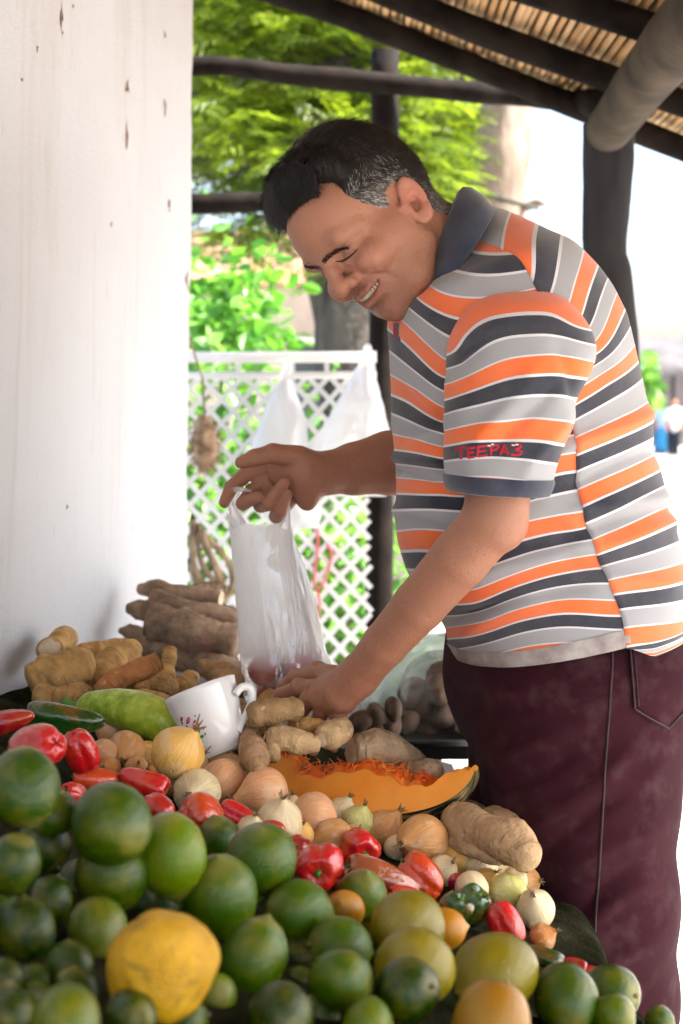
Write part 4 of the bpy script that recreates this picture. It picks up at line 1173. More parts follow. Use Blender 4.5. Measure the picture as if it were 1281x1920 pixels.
roots = [
 ('tan root with a fat rounded end touching the whitewashed wall', (58, 1290), (172, 1240), 92, TAN, fat, (0, 0), (1.93, 1.97)),
 ('short root with its round cut end facing out beside the wall', (92, 1222), (128, 1200), 50, TAN, [(0, .95), (.3, 1), (1, .8)], (1, 0), (1.99, 2.12)),
 ('long tan root behind the reddish peeled root', (160, 1300), (255, 1216), 76, TAN, fat, (0, 0), (2.00, 2.08)),
 ('thin tan root on top of the root heap by the wall', (130, 1232), (250, 1215), 46, TAN, spin, (0, 0), (2.10, 2.14)),
 ('reddish peeled root with shiny cut faces on the root heap', (188, 1298), (296, 1240), 44, ORG, [(0, .9), (.1, 1), (.9, 1), (1, .85)], (1, 1), (1.90, 1.94)),
 ('root with a narrow neck standing up from the heap', (300, 1300), (320, 1218), 44, TAN2, [(0, 1), (.4, .95), (.6, .55), (.8, .75), (1, .5)], (0, 1), (1.98, 2.02)),
 ('stubby tan root under the reddish peeled root', (250, 1300), (330, 1288), 60, TAN2, spin, (0, 0), (1.98, 2.0)),
 ('tan root end peeping out above the dark green pepper', (100, 1310), (170, 1300), 44, TAN2, fat, (0, 0), (1.86, 1.9)),
 ('tan root lying flat behind the pale green squash', (210, 1312), (330, 1318), 40, TAN, spin, (0, 0), (1.86, 1.88)),
 ('pointed tan root rising behind the white cup', (378, 1240), (448, 1300), 62, (.46, .27, .13), [(0, .2), (.2, .55), (.5, .9), (.8, 1), (1, .7)], (0, 0), (1.98, 1.96)),
 ('small tan root beside the pointed root behind the cup', (322, 1298), (372, 1268), 38, TAN2, spin, (0, 0), (2.02, 2.06)),
 ('tan root end beside the cup handle', (415, 1262), (462, 1310), 44, (.46, .27, .13), cone, (0, 0), (2.04, 2.0)),
 ('smooth thick root lying in front of the fingers', (466, 1345), (566, 1330), 50, (.40, .26, .12), [(0, .6), (.1, .9), (.5, 1), (.85, .95), (1, .6)], (0, 1), (1.68, 1.70)),
 ('carrot shaped tan root standing beside the cup', (462, 1362), (484, 1452), 58, (.50, .32, .18), [(0, .35), (.2, .7), (.6, 1), (.85, .85), (1, .4)], (0, 0), (1.74, 1.60)),
 ('pale root lying across behind the pumpkin slice', (500, 1384), (600, 1398), 50, PALE, fat, (1, 0), (1.66, 1.66)),
 ('short dark root stub under the fingers', (552, 1362), (606, 1360), 32, TAN2, fat, (1, 1), (1.70, 1.70)),
 ('short pale root under the knuckles', (604, 1388), (656, 1368), 50, PALE, fat, (1, 0), (1.66, 1.70)),
 ('knotty root beside the carrot shaped root', (515, 1365), (512, 1418), 38, PALE, [(0, .9), (.3, .8), (.7, .7), (1, .9)], (1, 0), (1.70, 1.64)),
 ('tan root lying under the white cup', (352, 1432), (474, 1436), 32, (.56, .36, .17), spin, (0, 0), (1.68, 1.66)),
 ('big ringed root with a rough cut crown behind the pumpkin', (664, 1404), (800, 1425), 78, (.56, .42, .26), [(0, .72), (.05, .92), (.25, 1), (.6, .68), (.9, .42), (1, .2)], (1, 0), (1.72, 1.76)),
 ('round pale root end behind the pumpkin tip', (762, 1452), (826, 1446), 50, (.56, .42, .27), fat, (0, 0), (1.74, 1.70)),
 ('tan root behind the cup and the thick root', (440, 1320), (500, 1372), 40, (.44, .27, .13), spin, (0, 0), (1.82, 1.74)),
 ('small tan root between cup and bag', (480, 1318), (540, 1310), 34, TAN2, spin, (0, 0), (1.90, 1.92)),
 ('rounded tan root wedged between the wall root and the dark green pepper', (62, 1306), (128, 1318), 46, TAN, fat, (0, 0), (1.88, 1.88)),
 ('short tan root between the reddish root and the upright neck root', (236, 1268), (300, 1290), 46, TAN, fat, (0, 0), (2.02, 2.02)),
 ('fat tan root behind the wall root and under the thin one', (140, 1262), (222, 1282), 60, TAN2, fat, (0, 0), (2.04, 2.04)),
 ('long sandy sweet potato at the table edge', (840, 1536), (1000, 1618), 88, (.58, .40, .22), [(0, .5), (.1, .85), (.4, 1), (.75, .95), (.93, .7), (1, .3)], (0, 0), (1.62, 1.50)),
 ('sandy sweet potato behind the long one', (862, 1528), (1000, 1596), 74, (.56, .38, .21), fat, (0, 0), (1.70, 1.58)),
 ('small sandy sweet potato under the long one', (820, 1570), (940, 1618), 36, (.54, .38, .22), fat, (0, 0), (1.60, 1.53)),
]
for k, (lab, a, b, th, col, prof, cut, da) in enumerate(roots):
    root_obj('sweet_potato' if 'sweet' in lab else 'root', lab, None, a, b, th, col, 300 + k, prof, 'root', .05, cut, 1.0, 'sweet potato' if 'sweet' in lab else 'root', da, 22, .15)

cass = [
 ('thick cassava log with pinkish bark and a pale slanted cut', (283, 1168), (446, 1212), 76, [(0, .82), (.1, .95), (.5, 1), (1, .95)], (1, 0), (2.46, 2.42)),
 ('long brown cassava lying on top of the thick cassava log', (284, 1122), (450, 1178), 46, [(0, .7), (.2, 1), (.8, 1), (1, .8)], (0, 1), (2.52, 2.46)),
 ('brown cassava at the top of the cassava stack', (262, 1104), (412, 1124), 38, [(0, .6), (.2, .9), (.7, 1), (1, .8)], (0, 1), (2.58, 2.54)),
 ('dark cassava end sticking out under the stack top by the wall', (238, 1142), (330, 1150), 44, [(0, .4), (.2, .9), (1, 1)], (0, 0), (2.52, 2.56)),
 ('thin dark cassava tip pointing at the wall', (222, 1182), (310, 1200), 34, [(0, .3), (.2, .8), (1, 1)], (0, 0), (2.48, 2.52)),
 ('cassava lying lowest in the stack behind the roots', (318, 1240), (470, 1262), 52, [(0, .7), (.2, 1), (.8, 1), (1, .7)], (0, 0), (2.44, 2.36)),
 ('dark cassava under the thick cassava log', (240, 1212), (330, 1226), 42, [(0, .5), (.3, 1), (1, .9)], (0, 0), (2.46, 2.50)),
 ('broken cassava tip leaning on top of the stack', (352, 1112), (420, 1096), 26, [(0, .8), (.5, 1), (1, .5)], (1, 1), (2.60, 2.62)),
 ('cassava at the back of the stack beside the hanging bag', (380, 1150), (462, 1166), 40, [(0, .8), (.5, 1), (1, .8)], (0, 1), (2.62, 2.60)),
]
for k, (lab, a, b, th, prof, cut, da) in enumerate(cass):
    root_obj('cassava', lab, None, a, b, th, (1, 1, 1), 400 + k, prof, 'cassava', .03, cut, 1.0, 'cassava', da, 22, .20)

# pale green squash
def squash():
    A, B = np.array(W(146, 1326, 1.80)), np.array(W(342, 1374, 1.72))
    u = np.linspace(0, 1, 34); L = np.linalg.norm(B - A)
    P = A + (B - A) * u[:, None] + np.array([0, 0, .012]) * np.sin(np.pi * u)[:, None]
    R = np.interp(u, [0, .04, .12, .35, .6, .85, .95, 1], [.10, .45, .68, .86, 1, .92, .62, .08]) * 42 * 1.76 / F
    V, f = tube(P, R, 32, .05, 14, 3)
    o = obj('green_squash', mesh_np('squash', V, f), M['squash'], None, tuple((A + B) / 2))
    tag(o, 'long pale green speckled squash lying behind the onions', 'squash')
    V, f = tube([A + (A - B) / L * 0.0 + [0, 0, .0], A + (A - B) / L * .012, A + (A - B) / L * .022 + [0, 0, .004]], [.0075, .006, .007], 8)
    obj('stem', mesh_np('stem', V, f), M['stem'], o)
squash()

# teacup with painted flowers
def cup():
    d = 1.69
    base = np.array(W(418, 1414, d)); ax = np.array([-.36, .22, .90]); ax /= np.linalg.norm(ax)
    s = d / F
    side = np.array([1.0, 0, .40]); side -= ax * np.dot(side, ax); side /= np.linalg.norm(side); nrm = np.cross(ax, side)
    def at(r, th, z): return base + (side * math.cos(th) + nrm * math.sin(th)) * r + ax * z
    prof = [(0, .010), (.018, .010), (.0255, .004), (.0265, 0), (.0285, .001), (.0285, .006), (.0300, .011), (.034, .022), (.0385, .042), (.0415, .060), (.0435, .075), (.0445, .080), (.0432, .0815),
            (.0420, .079), (.040, .062), (.037, .042), (.032, .023), (.026, .014), (0, .0125)]
    prof = [(r * s / .000622, z * s / .000622) for r, z in prof]
    n = 48; V = []
    for r, z in prof:
        for k in range(n): V.append(at(max(r, 1e-5), 2 * math.pi * k / n, z))
    Q = [(i * n + k, i * n + (k + 1) % n, (i + 1) * n + (k + 1) % n, (i + 1) * n + k) for i in range(len(prof) - 1) for k in range(n)]
    e = empty('teacup', tuple(base), 'white china teacup with painted pink flowers tilted on the roots', 'cup')
    me = mesh_np('bowl', np.array(V), np.array(Q)); obj('bowl', me, M['china'], e)
    bv = BVHTree.FromPolygons([Vector(v) for v in V], Q)
    hp = [W(441, 1302, d - .006), W(455, 1288, d), W(470, 1292, d + .004), W(472, 1316, d + .004), W(463, 1338, d), W(451, 1358, d - .006), W(446, 1372, d - .012)]
    V2, f2 = tube(spline([tuple(p) for p in hp], 30), np.full(30, 6.2 * s), 12, 0, 1, 0, True, 1.25)
    obj('handle', mesh_np('handle', V2, f2), M['china'], e)
    # painted sprig: thin petals lying on the glaze
    def patch(px, py, w, h, ang, mat):
        ring = []
        for a in np.linspace(0, 2 * np.pi, 10, endpoint=False):
            x, y = w / 2 * math.cos(a), h / 2 * math.sin(a)
            X, Y = px + x * math.cos(ang) - y * math.sin(ang), py + x * math.sin(ang) + y * math.cos(ang)
            hit, nn, _, _ = bv.ray_cast(Vector((0, 0, CZ)), (W(X, Y, 1) - Vector((0, 0, CZ))).normalized())
            if hit is None: return
            if nn.dot(hit - Vector((0, 0, CZ))) > 0: nn = -nn
            ring.append(hit + nn * .0004)
        obj('flower_print', mesh_np('print', np.array(ring), [tuple(range(10))], False), M[mat], e)
    for p in [(341, 1348, 5, 9, .1, 'print_pink'), (353, 1351, 8, 15, .25, 'print_rose'), (353, 1354, 3, 8, .2, 'print_pink'), (366, 1342, 3, 4, 0, 'print_pink'), (365, 1353, 4, 8, .6, 'print_pink'), (372, 1359, 6, 6, .4, 'print_rose'),
              (382, 1366, 3, 5, .3, 'print_pink'), (359, 1368, 9, 11, -.5, 'print_pink'), (364, 1361, 3, 10, -.6, 'print_rose'), (371, 1372, 8, 15, .35, 'print_green'), (365, 1377, 10, 6, .2, 'print_green'), (379, 1381, 9, 6, -.6, 'print_green'),
              (351, 1363, 4, 8, -.3, 'print_green'), (342, 1355, 3, 8, -.2, 'print_green'), (369, 1391, 5, 7, .3, 'print_pink'), (376, 1388, 4, 5, .2, 'print_pink'), (372, 1386, 16, 1.6, .15, 'print_dark'), (385, 1376, 3, 6, -.2, 'print_green')]:
        patch(*p)
cup()

# pumpkin slice
def pumpkin():
    A, B = np.array(W(508, 1400, 1.76)), np.array(W(894, 1432, 1.64))
    ctr = (A + B) / 2; ex = (B - A) / 2; R = np.linalg.norm(ex); ex /= R
    down = np.array([.10, -.06, -1.0]); down -= ex * np.dot(down, ex); down /= np.linalg.norm(down)
    side = np.cross(ex, down); side /= np.linalg.norm(side)
    if side[1] > 0: side = -side                          # towards the viewer
    half = math.radians(44); Ro = R * .58; th = .050
    nphi, nal = 46, 22
    phi = np.linspace(0.10, np.pi - .06, nphi); al = np.linspace(-half, half, nal)
    def rad(ph, a, inner):
        r = Ro * np.sin(ph) ** .8
        r = r * (1 + .05 * np.abs(np.sin(a * 3.4 + .4)))
        if inner: r = np.maximum(r - th * (.9 + .25 * np.sin(ph * 5)), r * .22) + .003 * np.sin(ph * 23)
        return r
    def pt(ph, a, r):
        ph, a, r = np.broadcast_arrays(ph, a, r)
        return ctr - ex * (R * np.cos(ph))[..., None] + (down * np.cos(a)[..., None] + side * np.sin(a)[..., None]) * r[..., None]
    PH, AL = np.meshgrid(phi, al, indexing='ij')
    e = empty('pumpkin_slice', tuple(ctr + down * Ro), 'cut slice of pumpkin with orange flesh and striped green rind', 'pumpkin')
    i = np.arange(nphi - 1)[:, None] * nal + np.arange(nal - 1)[None]
    Q = np.stack([i, i + nal, i + nal + 1, i + 1], -1).reshape(-1, 4)
    me = mesh_np('rind', pt(PH, AL, rad(PH, AL, False)).reshape(-1, 3), Q)
    attr(me, 'along', (PH / np.pi).ravel()); attr(me, 'across', AL.ravel())
    obj('rind', me, M['rind'], e)
    # flesh: the two cut faces, the ends and the hollow
    parts = [(pt(PH, AL, rad(PH, AL, True)).reshape(-1, 3), [Q[:, ::-1]])]
    m = 9
    for a in (-half, half):
        S = np.linspace(0, 1, m)
        P2, S2 = np.meshgrid(phi, S, indexing='ij')
        ro, ri = rad(P2, np.full_like(P2, a), False), rad(P2, np.full_like(P2, a), True)
        rr = ro * (1 - S2) + ri * S2
        v = pt(P2, np.full_like(P2, a), rr)
        v = v + (side * np.sign(a))[None, None] * (.0018 * vnoise(v * 60, 5))[..., None]
        j = np.arange(nphi - 1)[:, None] * m + np.arange(m - 1)[None]
        q = np.stack([j, j + m, j + m + 1, j + 1], -1).reshape(-1, 4)
        parts.append((v.reshape(-1, 3), [q]))
    for ph in (phi[0], phi[-1]):
        S = np.linspace(0, 1, 4); A2, S2 = np.meshgrid(al, S, indexing='ij'); p_ = np.full_like(A2, ph)
        v = pt(p_, A2, rad(p_, A2, False) * (1 - S2) + rad(p_, A2, True) * S2)
        j = np.arange(nal - 1)[:, None] * 4 + np.arange(3)[None]
        parts.append((v.reshape(-1, 3), [np.stack([j, j + 4, j + 5, j + 1], -1).reshape(-1, 4)]))
    V, f = join(parts); obj('flesh', mesh_np('flesh', V, f), M['flesh'], e)
    rng = np.random.default_rng(9); st = []
    for k in range(260):
        ph = rng.uniform(.55, 2.1); a = rng.uniform(-half * .95, half * .95)
        r = rad(np.array(ph), np.array(a), True) - rng.uniform(.009, .014)
        p0 = pt(np.array(ph), np.array(a), r); dr = ex * rng.normal(0, 1) + side * rng.normal(0, .8) - down * rng.uniform(-.1, .12)
        dr /= np.linalg.norm(dr); l = rng.uniform(.004, .012)
        st.append(tube(spline([p0, p0 + dr * l * .5 + rng.normal(0, .004, 3), p0 + dr * l + rng.normal(0, .006, 3)], 6), rng.uniform(.0004, .0011) * np.array([1, 1.2, 1, .9, .7, .4]), 5))
    ph2 = np.linspace(.45, 2.3, 90); al2 = np.linspace(-half * .98, half * .98, 60)
    P2, A2 = np.meshgrid(ph2, al2, indexing='ij')
    v0 = pt(P2, A2, rad(P2, A2, True))
    env = np.clip(np.minimum(P2 - .45, 2.3 - P2) / .25, 0, 1) * np.clip((half * .98 - np.abs(A2)) / .12, 0, 1)
    rid = (1 - 2 * np.abs(vnoise(v0 * np.array([70, 130, 130]), 3))) * .004 + .003 * vnoise(v0 * 45, 8) + .0025 * vnoise(v0 * 220, 9)
    v1 = pt(P2, A2, rad(P2, A2, True) - env * (.011 + rid) + .0008)
    j = np.arange(89)[:, None] * 60 + np.arange(59)[None]
    obj('pulp', mesh_np('pulp', v1.reshape(-1, 3), np.stack([j, j + 60, j + 61, j + 1], -1).reshape(-1, 4)), M['strings'], e)
    V, f = join(st); o = obj('seed_strings', mesh_np('strings', V, f), M['strings'], e); o['kind'] = 'stuff'
pumpkin()

# ------------------------------------------------------------------ plastic bags
def bag(name, label, rings, d, mat, seed, straps=(), amp=.006, group=None, nth=40, scoop=None):
    """rings: (left px, right px, py, half thickness m [, d])"""
    R = np.array([(r[0], r[1], r[2], r[3], r[4] if len(r) > 4 else d) for r in rings], float)
    k = 44
    S = spline(R, k)
    th = np.linspace(0, 2 * np.pi, nth, endpoint=False)
    V = np.zeros((k, nth, 3))
    for i, (l, r, py, t, dd) in enumerate(S):
        c = np.array(W((l + r) / 2, py, dd)); hw = (r - l) / 2 * dd / F
        V[i, :, 0] = c[0] + hw * np.sign(np.cos(th)) * np.abs(np.cos(th)) ** .9
        V[i, :, 1] = c[1] - t * np.sin(th)
        V[i, :, 2] = c[2]
        if scoop and i < k * .3:
            V[i, :, 2] -= scoop * (1 - np.abs(np.cos(th)) ** 2) * (1 - i / (k * .3))
    Vf = V.reshape(-1, 3)
    nv = 1.2 * (.45 - np.abs(fbm(Vf * np.array([24, 24, 7]), seed, 2))) + .5 * fbm(Vf * np.array([26, 26, 7]), seed, 3); nv2 = 1 - 2 * np.abs(fbm(Vf * 38, seed + 5, 2))
    ctr = V.mean(1)[:, None]; D = V - ctr; D /= np.linalg.norm(D, axis=2)[..., None] + 1e-6
    Vf = Vf + D.reshape(-1, 3) * (amp * nv + amp * .4 * nv2)[:, None] * np.repeat(np.linspace(.4, 1, k), nth)[:, None]
    i = np.arange(k - 1)[:, None] * nth; j = np.arange(nth)[None]; j2 = (j + 1) % nth
    Q = np.stack([i + j, i + j2, i + nth + j2, i + nth + j], -1).reshape(-1, 4)
    parts = [(Vf, [Q])]
    e = empty(name, tuple(W(R[-1, 0] / 2 + R[-1, 1] / 2, R[-1, 2], R[-1, 4])), label, 'plastic bag', group)
    me = mesh_np('bag_film', Vf, Q)
    attr(me, 'thin', np.repeat(np.clip((np.linspace(0, 1, k) - .50) / .15, 0, 1), nth) * (1 if name == 'held_bag' else 0) * np.clip(1.1 - 7 * (Vf[:, 0] + .085), .45, 1))
    obj('bag_film', me, mat, e)
    for pts, w in straps:
        P = spline([tuple(W(*p)) for p in pts], 16)
        T = np.gradient(P, axis=0); T /= np.linalg.norm(T, axis=1)[:, None]
        sd = np.cross(T, [0, 1, 0]); sd /= np.linalg.norm(sd, axis=1)[:, None] + 1e-9
        ww = np.interp(np.linspace(0, 1, 16), np.linspace(0, 1, len(w)), w)[:, None] * d / F / 2
        m = 5; us = np.linspace(-1, 1, m)
        VV = (P[:, None] + sd[:, None] * (ww[:, None] * us[None, :, None]) + np.array([0, 1, 0]) * (.004 * np.sin(us * 5))[None, :, None]).reshape(-1, 3)
        q = np.arange(15)[:, None] * m + np.arange(m - 1)[None]
        obj('handle', mesh_np('handle', VV, np.stack([q, q + m, q + m + 1, q + 1], -1).reshape(-1, 4)), mat, e)
    return e
BD = 1.965
bag('held_bag', 'thin white plastic bag with red vegetables held in the raised hand',
    [(426, 542, 958, .018), (430, 548, 990, .022), (436, 570, 1060, .030), (442, 592, 1140, .036), (447, 608, 1210, .042), (452, 618, 1250, .046), (456, 614, 1286, .046), (470, 598, 1318, .036), (505, 570, 1334, .012)],
    BD, M['film'], 3, [([(446, 988, 1.950), (437, 958, 1.966), (432, 936, 1.972), (434, 922, 1.958), (448, 917, 1.937), (472, 921, 1.942)], [36, 16, 10, 10, 11, 5]),
                       ([(534, 992, BD - .02), (541, 966, BD - .018), (541, 945, BD - .02)], [26, 8, 4]),
                       ([(446, 985, BD + .02), (440, 950, BD + .018), (450, 905, BD + .016)], [30, 16, 10])], .0048, None, 64, .020)
bag('hanging_bag', 'white plastic bag hanging on the fence rail nearest the wall',
    [(528, 544, 712, .012), (512, 556, 740, .03), (490, 572, 790, .05), (468, 578, 850, .07), (470, 590, 910, .075), (500, 600, 965, .06), (530, 590, 990, .02)], 3.62, M['film_dense'], 12,
    [([(530, 722, 3.62), (533, 690, 3.66), (540, 664, 3.755), (544, 690, 3.66), (541, 722, 3.62)], [12, 8, 8, 8, 12])], .012)
bag('hanging_bag', 'white plastic bag hanging by its twisted handles next to the dark post',
    [(668, 704, 690, .012), (648, 712, 730, .035), (618, 720, 780, .055), (588, 728, 840, .075), (590, 728, 890, .075), (620, 715, 930, .03)], 3.62, M['film_dense'], 22,
    [([(674, 700, 3.62), (682, 668, 3.70), (690, 648, 3.755), (696, 672, 3.7), (698, 700, 3.62)], [14, 9, 10, 9, 14])], .014)

def bag_contents():
    rng = np.random.default_rng(4)
    spec = [(494, 1258, 60, 60, 'r'), (535, 1286, 62, 58, 'rd'), (566, 1246, 60, 54, 'r'), (505, 1306, 54, 44, 'r'), (578, 1292, 52, 50, 'ro'), (520, 1238, 56, 50, 'rd')]
    for k, (px, py, w, h, c) in enumerate(spec):
        it = dict(px=px, py=py, w=w, h=h, d=BD + (.006 if k % 2 else -.010))
        o, s = put('pepper', PEPPERS[k % 2], it, Vector(rng.normal(0, 1, 3)).normalized(), 0)
        r = (w * h) ** .5 / 2 * s; o.scale = (r, r, r * .95); o.color = (*PEPC[c], 1)
        tag(o, 'red pepper inside the held plastic bag', 'pepper', 'peppers in the held bag')
        st = bpy.data.objects.new('stem', STEM); COL.objects.link(st); st.parent = o; st.location = (0, 0, .76); st.scale = (.75, .75, .75)
bag_contents()

# ------------------------------------------------------------------ tray, bag of dark tubers, green film behind the hand
def back_corner():
    d = 2.10
    e = empty('black_tray', tuple(W(800, 1420, d)), 'shallow black plastic tray behind the pumpkin', 'tray')
    x0, x1 = (706 - CX) / F * d, (905 - CX) / F * d
    zf = CZ - (1424 - HY) / F * d; zt = CZ - (1390 - HY) / F * d
    V = []
    for (g, zz, yy) in ((0, zf, 0), (0.008, zt, -.008), (.004, zt, 0.0), (-.006, zf + .004, .008)):
        V += [(x0 - g, d + yy - 0, zz), (x1 + g, d + yy, zz), (x1 + g, d + .42 - yy, zz), (x0 - g, d + .42 - yy, zz)]
    fs = []
    for r in range(3):
        for k in range(4):
            fs.append((4 * r + k, 4 * r + (k + 1) % 4, 4 * r + 4 + (k + 1) % 4, 4 * r + 4 + k))
    fs += [(3, 2, 1, 0), (12, 13, 14, 15)]
    obj('body', mesh_np('tray', np.array(V), fs, False), M['black_tray'], e)
    for k in range(2):
        V, f = tube([(x0 - .012, d - .012 + k * .444, zt), (x1 + .012, d - .012 + k * .444, zt)], .005, 8)
        obj('rim', mesh_np('rim', V, f), M['black_tray'], e)
    rng = np.random.default_rng(2)
    dd = 2.28
    n = 0
    while n < 34:
        px, py = rng.uniform(765, 885), rng.uniform(1262, 1375)
        if ((px - 825) / 68) ** 2 + ((py - 1325) / 66) ** 2 > 1: continue
        n += 1
        q = dd + rng.uniform(-.05, .08); p = W(px, py, q); r = rng.uniform(.016, .023)
        V, f = revolve(lambda h, t: (np.sin(np.pi * t) * (1 + .1 * np.sin(h * 3)), -np.cos(np.pi * t)), 12, 9)
        V = V * np.array([r, r, r * 1.3]) @ np.array(Euler(rng.uniform(0, 6, 3)).to_matrix()).T
        o = obj('potato', mesh_np('potato', V + np.array(p), f), M['potato'], None, tuple(p))
        tag(o, 'small dark brown potato inside the clear sack', 'potato', 'potatoes in the clear sack')
    bag('potato_sack', 'clear plastic sack full of dark brown potatoes on the black tray',
        [(800, 868, 1225, .03), (775, 890, 1246, .07), (752, 900, 1290, .11), (750, 900, 1340, .12), (765, 895, 1380, .10), (800, 870, 1396, .03)], dd, M['film_clear'], 31, (), .010)
    bag('green_film_bag', 'pale green translucent plastic bag lying between hand and potato sack',
        [(820, 858, 1190, .02), (775, 850, 1215, .05), (725, 820, 1255, .07), (690, 775, 1300, .08), (680, 755, 1335, .07), (690, 740, 1352, .02)], 2.42, M['film_green'], 41, (), .016)
    for k, (px, py, w) in enumerate([(676, 1352, 40), (706, 1340, 44), (738, 1330, 40), (700, 1368, 40), (735, 1362, 40), (668, 1374, 36)]):
        p = W(px, py, 2.02 + .01 * k); r = w / 2 * 2.02 / F
        V, f = revolve(lambda h, t: (np.sin(np.pi * t) * (1 + .1 * np.sin(h * 3)), -np.cos(np.pi * t)), 16, 12)
        V = V * (1 + .08 * fbm(V * 2 + k, k)[:, None]) * np.array([r, r * .8, r * 1.2]) @ np.array(Euler((0, 1.2 + k, k)).to_matrix()).T
        o = obj('potato', mesh_np('potato', V + np.array(p), f), M['potato'], None, tuple(p))
        tag(o, 'loose dark brown potato behind the reaching hand', 'potato', 'loose potatoes behind the hand')
back_corner()

# ------------------------------------------------------------------ things hanging by the wall corner
def corner_things():
    s = 3.40
    def z8(x, y): return (340 + x / 9.15, 960 + y / 9.15)
    e = empty('vine_coil', tuple(W(385, 1150, s)), 'looped dry brown vines hanging beside the wall corner', 'vine')
    strands = [[(200, 150), (190, 500), (180, 800), (220, 1150), (300, 1400)], [(290, 200), (290, 600), (380, 950), (560, 1180), (700, 1420)], [(360, 330), (500, 720), (640, 980), (730, 1200), (760, 1450)],
               [(330, 300), (620, 620), (800, 850), (890, 1150), (830, 1400), (700, 1520)], [(250, 250), (420, 620), (560, 900), (680, 1250)], [(180, 400), (230, 900), (420, 1300), (600, 1500)]]
    for k, st in enumerate(strands):
        P = spline([tuple(W(*z8(*q), s + .02 * math.sin(k * 2 + i))) for i, q in enumerate(st)], 22)
        V, f = tube(P, np.full(22, .0075 - .0006 * (k % 3)), 9, .15, 60, k)
        obj('strand', mesh_np('strand', V, f), M['vine'], e)
    rng = np.random.default_rng(8)
    c = np.array(W(384, 832, 3.45)); parts = []
    V, f = revolve(lambda h, t: (np.sin(np.pi * t) ** .8, -np.cos(np.pi * t)), 24, 20)
    V = V * np.array([.030, .03, .066]); V = V * (1 + .12 * fbm(V * 60, 3)[:, None])
    e = empty('husk_bundle', tuple(c), 'shaggy tan husk fibre bundle hanging beside the wall corner', 'bundle')
    obj('core', mesh_np('core', V + c, f), M['fibre'], e)
    for k in range(320):
        u = rng.normal(0, 1, 3); u /= np.linalg.norm(u); p = c + u * np.array([.030, .03, .066]) * .95
        dr = u * .5 + np.array([0, 0, -.8]) + rng.normal(0, .4, 3); dr /= np.linalg.norm(dr)
        parts.append(tube([p, p + dr * .012, p + dr * .022 + rng.normal(0, .005, 3)], [.0013, .001, .0005], 4))
    V, f = join(parts); o = obj('fibres', mesh_np('fibres', V, f), M['fibre'], e); o['kind'] = 'stuff'
    V, f = tube([c + [0, 0, .06], c + [-.01, .05, .16], c + [-.06, .1, .30]], .003, 6); obj('cord', mesh_np('cord', V, f), M['vine'], e)
    e = empty('pink_string', tuple(W(600, 1110, 3.74)), 'pink string tied in a loop on the lattice fence', 'string')
    P = spline([tuple(W(x, y, 3.765)) for x, y in [(592, 968), (596, 1010), (594, 1045), (589, 1085), (594, 1104), (606, 1094), (616, 1066), (622, 1040), (614, 1020)]], 40)
    V, f = tube(P, .0042, 6); obj('loop', mesh_np('loop', V, f), M['pink_string'], e)
    P = spline([tuple(W(x, y, 3.765)) for x, y in [(594, 1104), (600, 1130), (596, 1160)]], 10)
    V, f = tube(P, .0038, 6); obj('loose_end', mesh_np('loose_end', V, f), M['pink_string'], e)
corner_things()
# ================================================================== THE MAN
def smin(a, b, k):
    h = np.clip(.5 + .5 * (b - a) / k, 0, 1)
    return b + (a - b) * h - k * h * (1 - h)
def smax(a, b, k): return -smin(-a, -b, k)

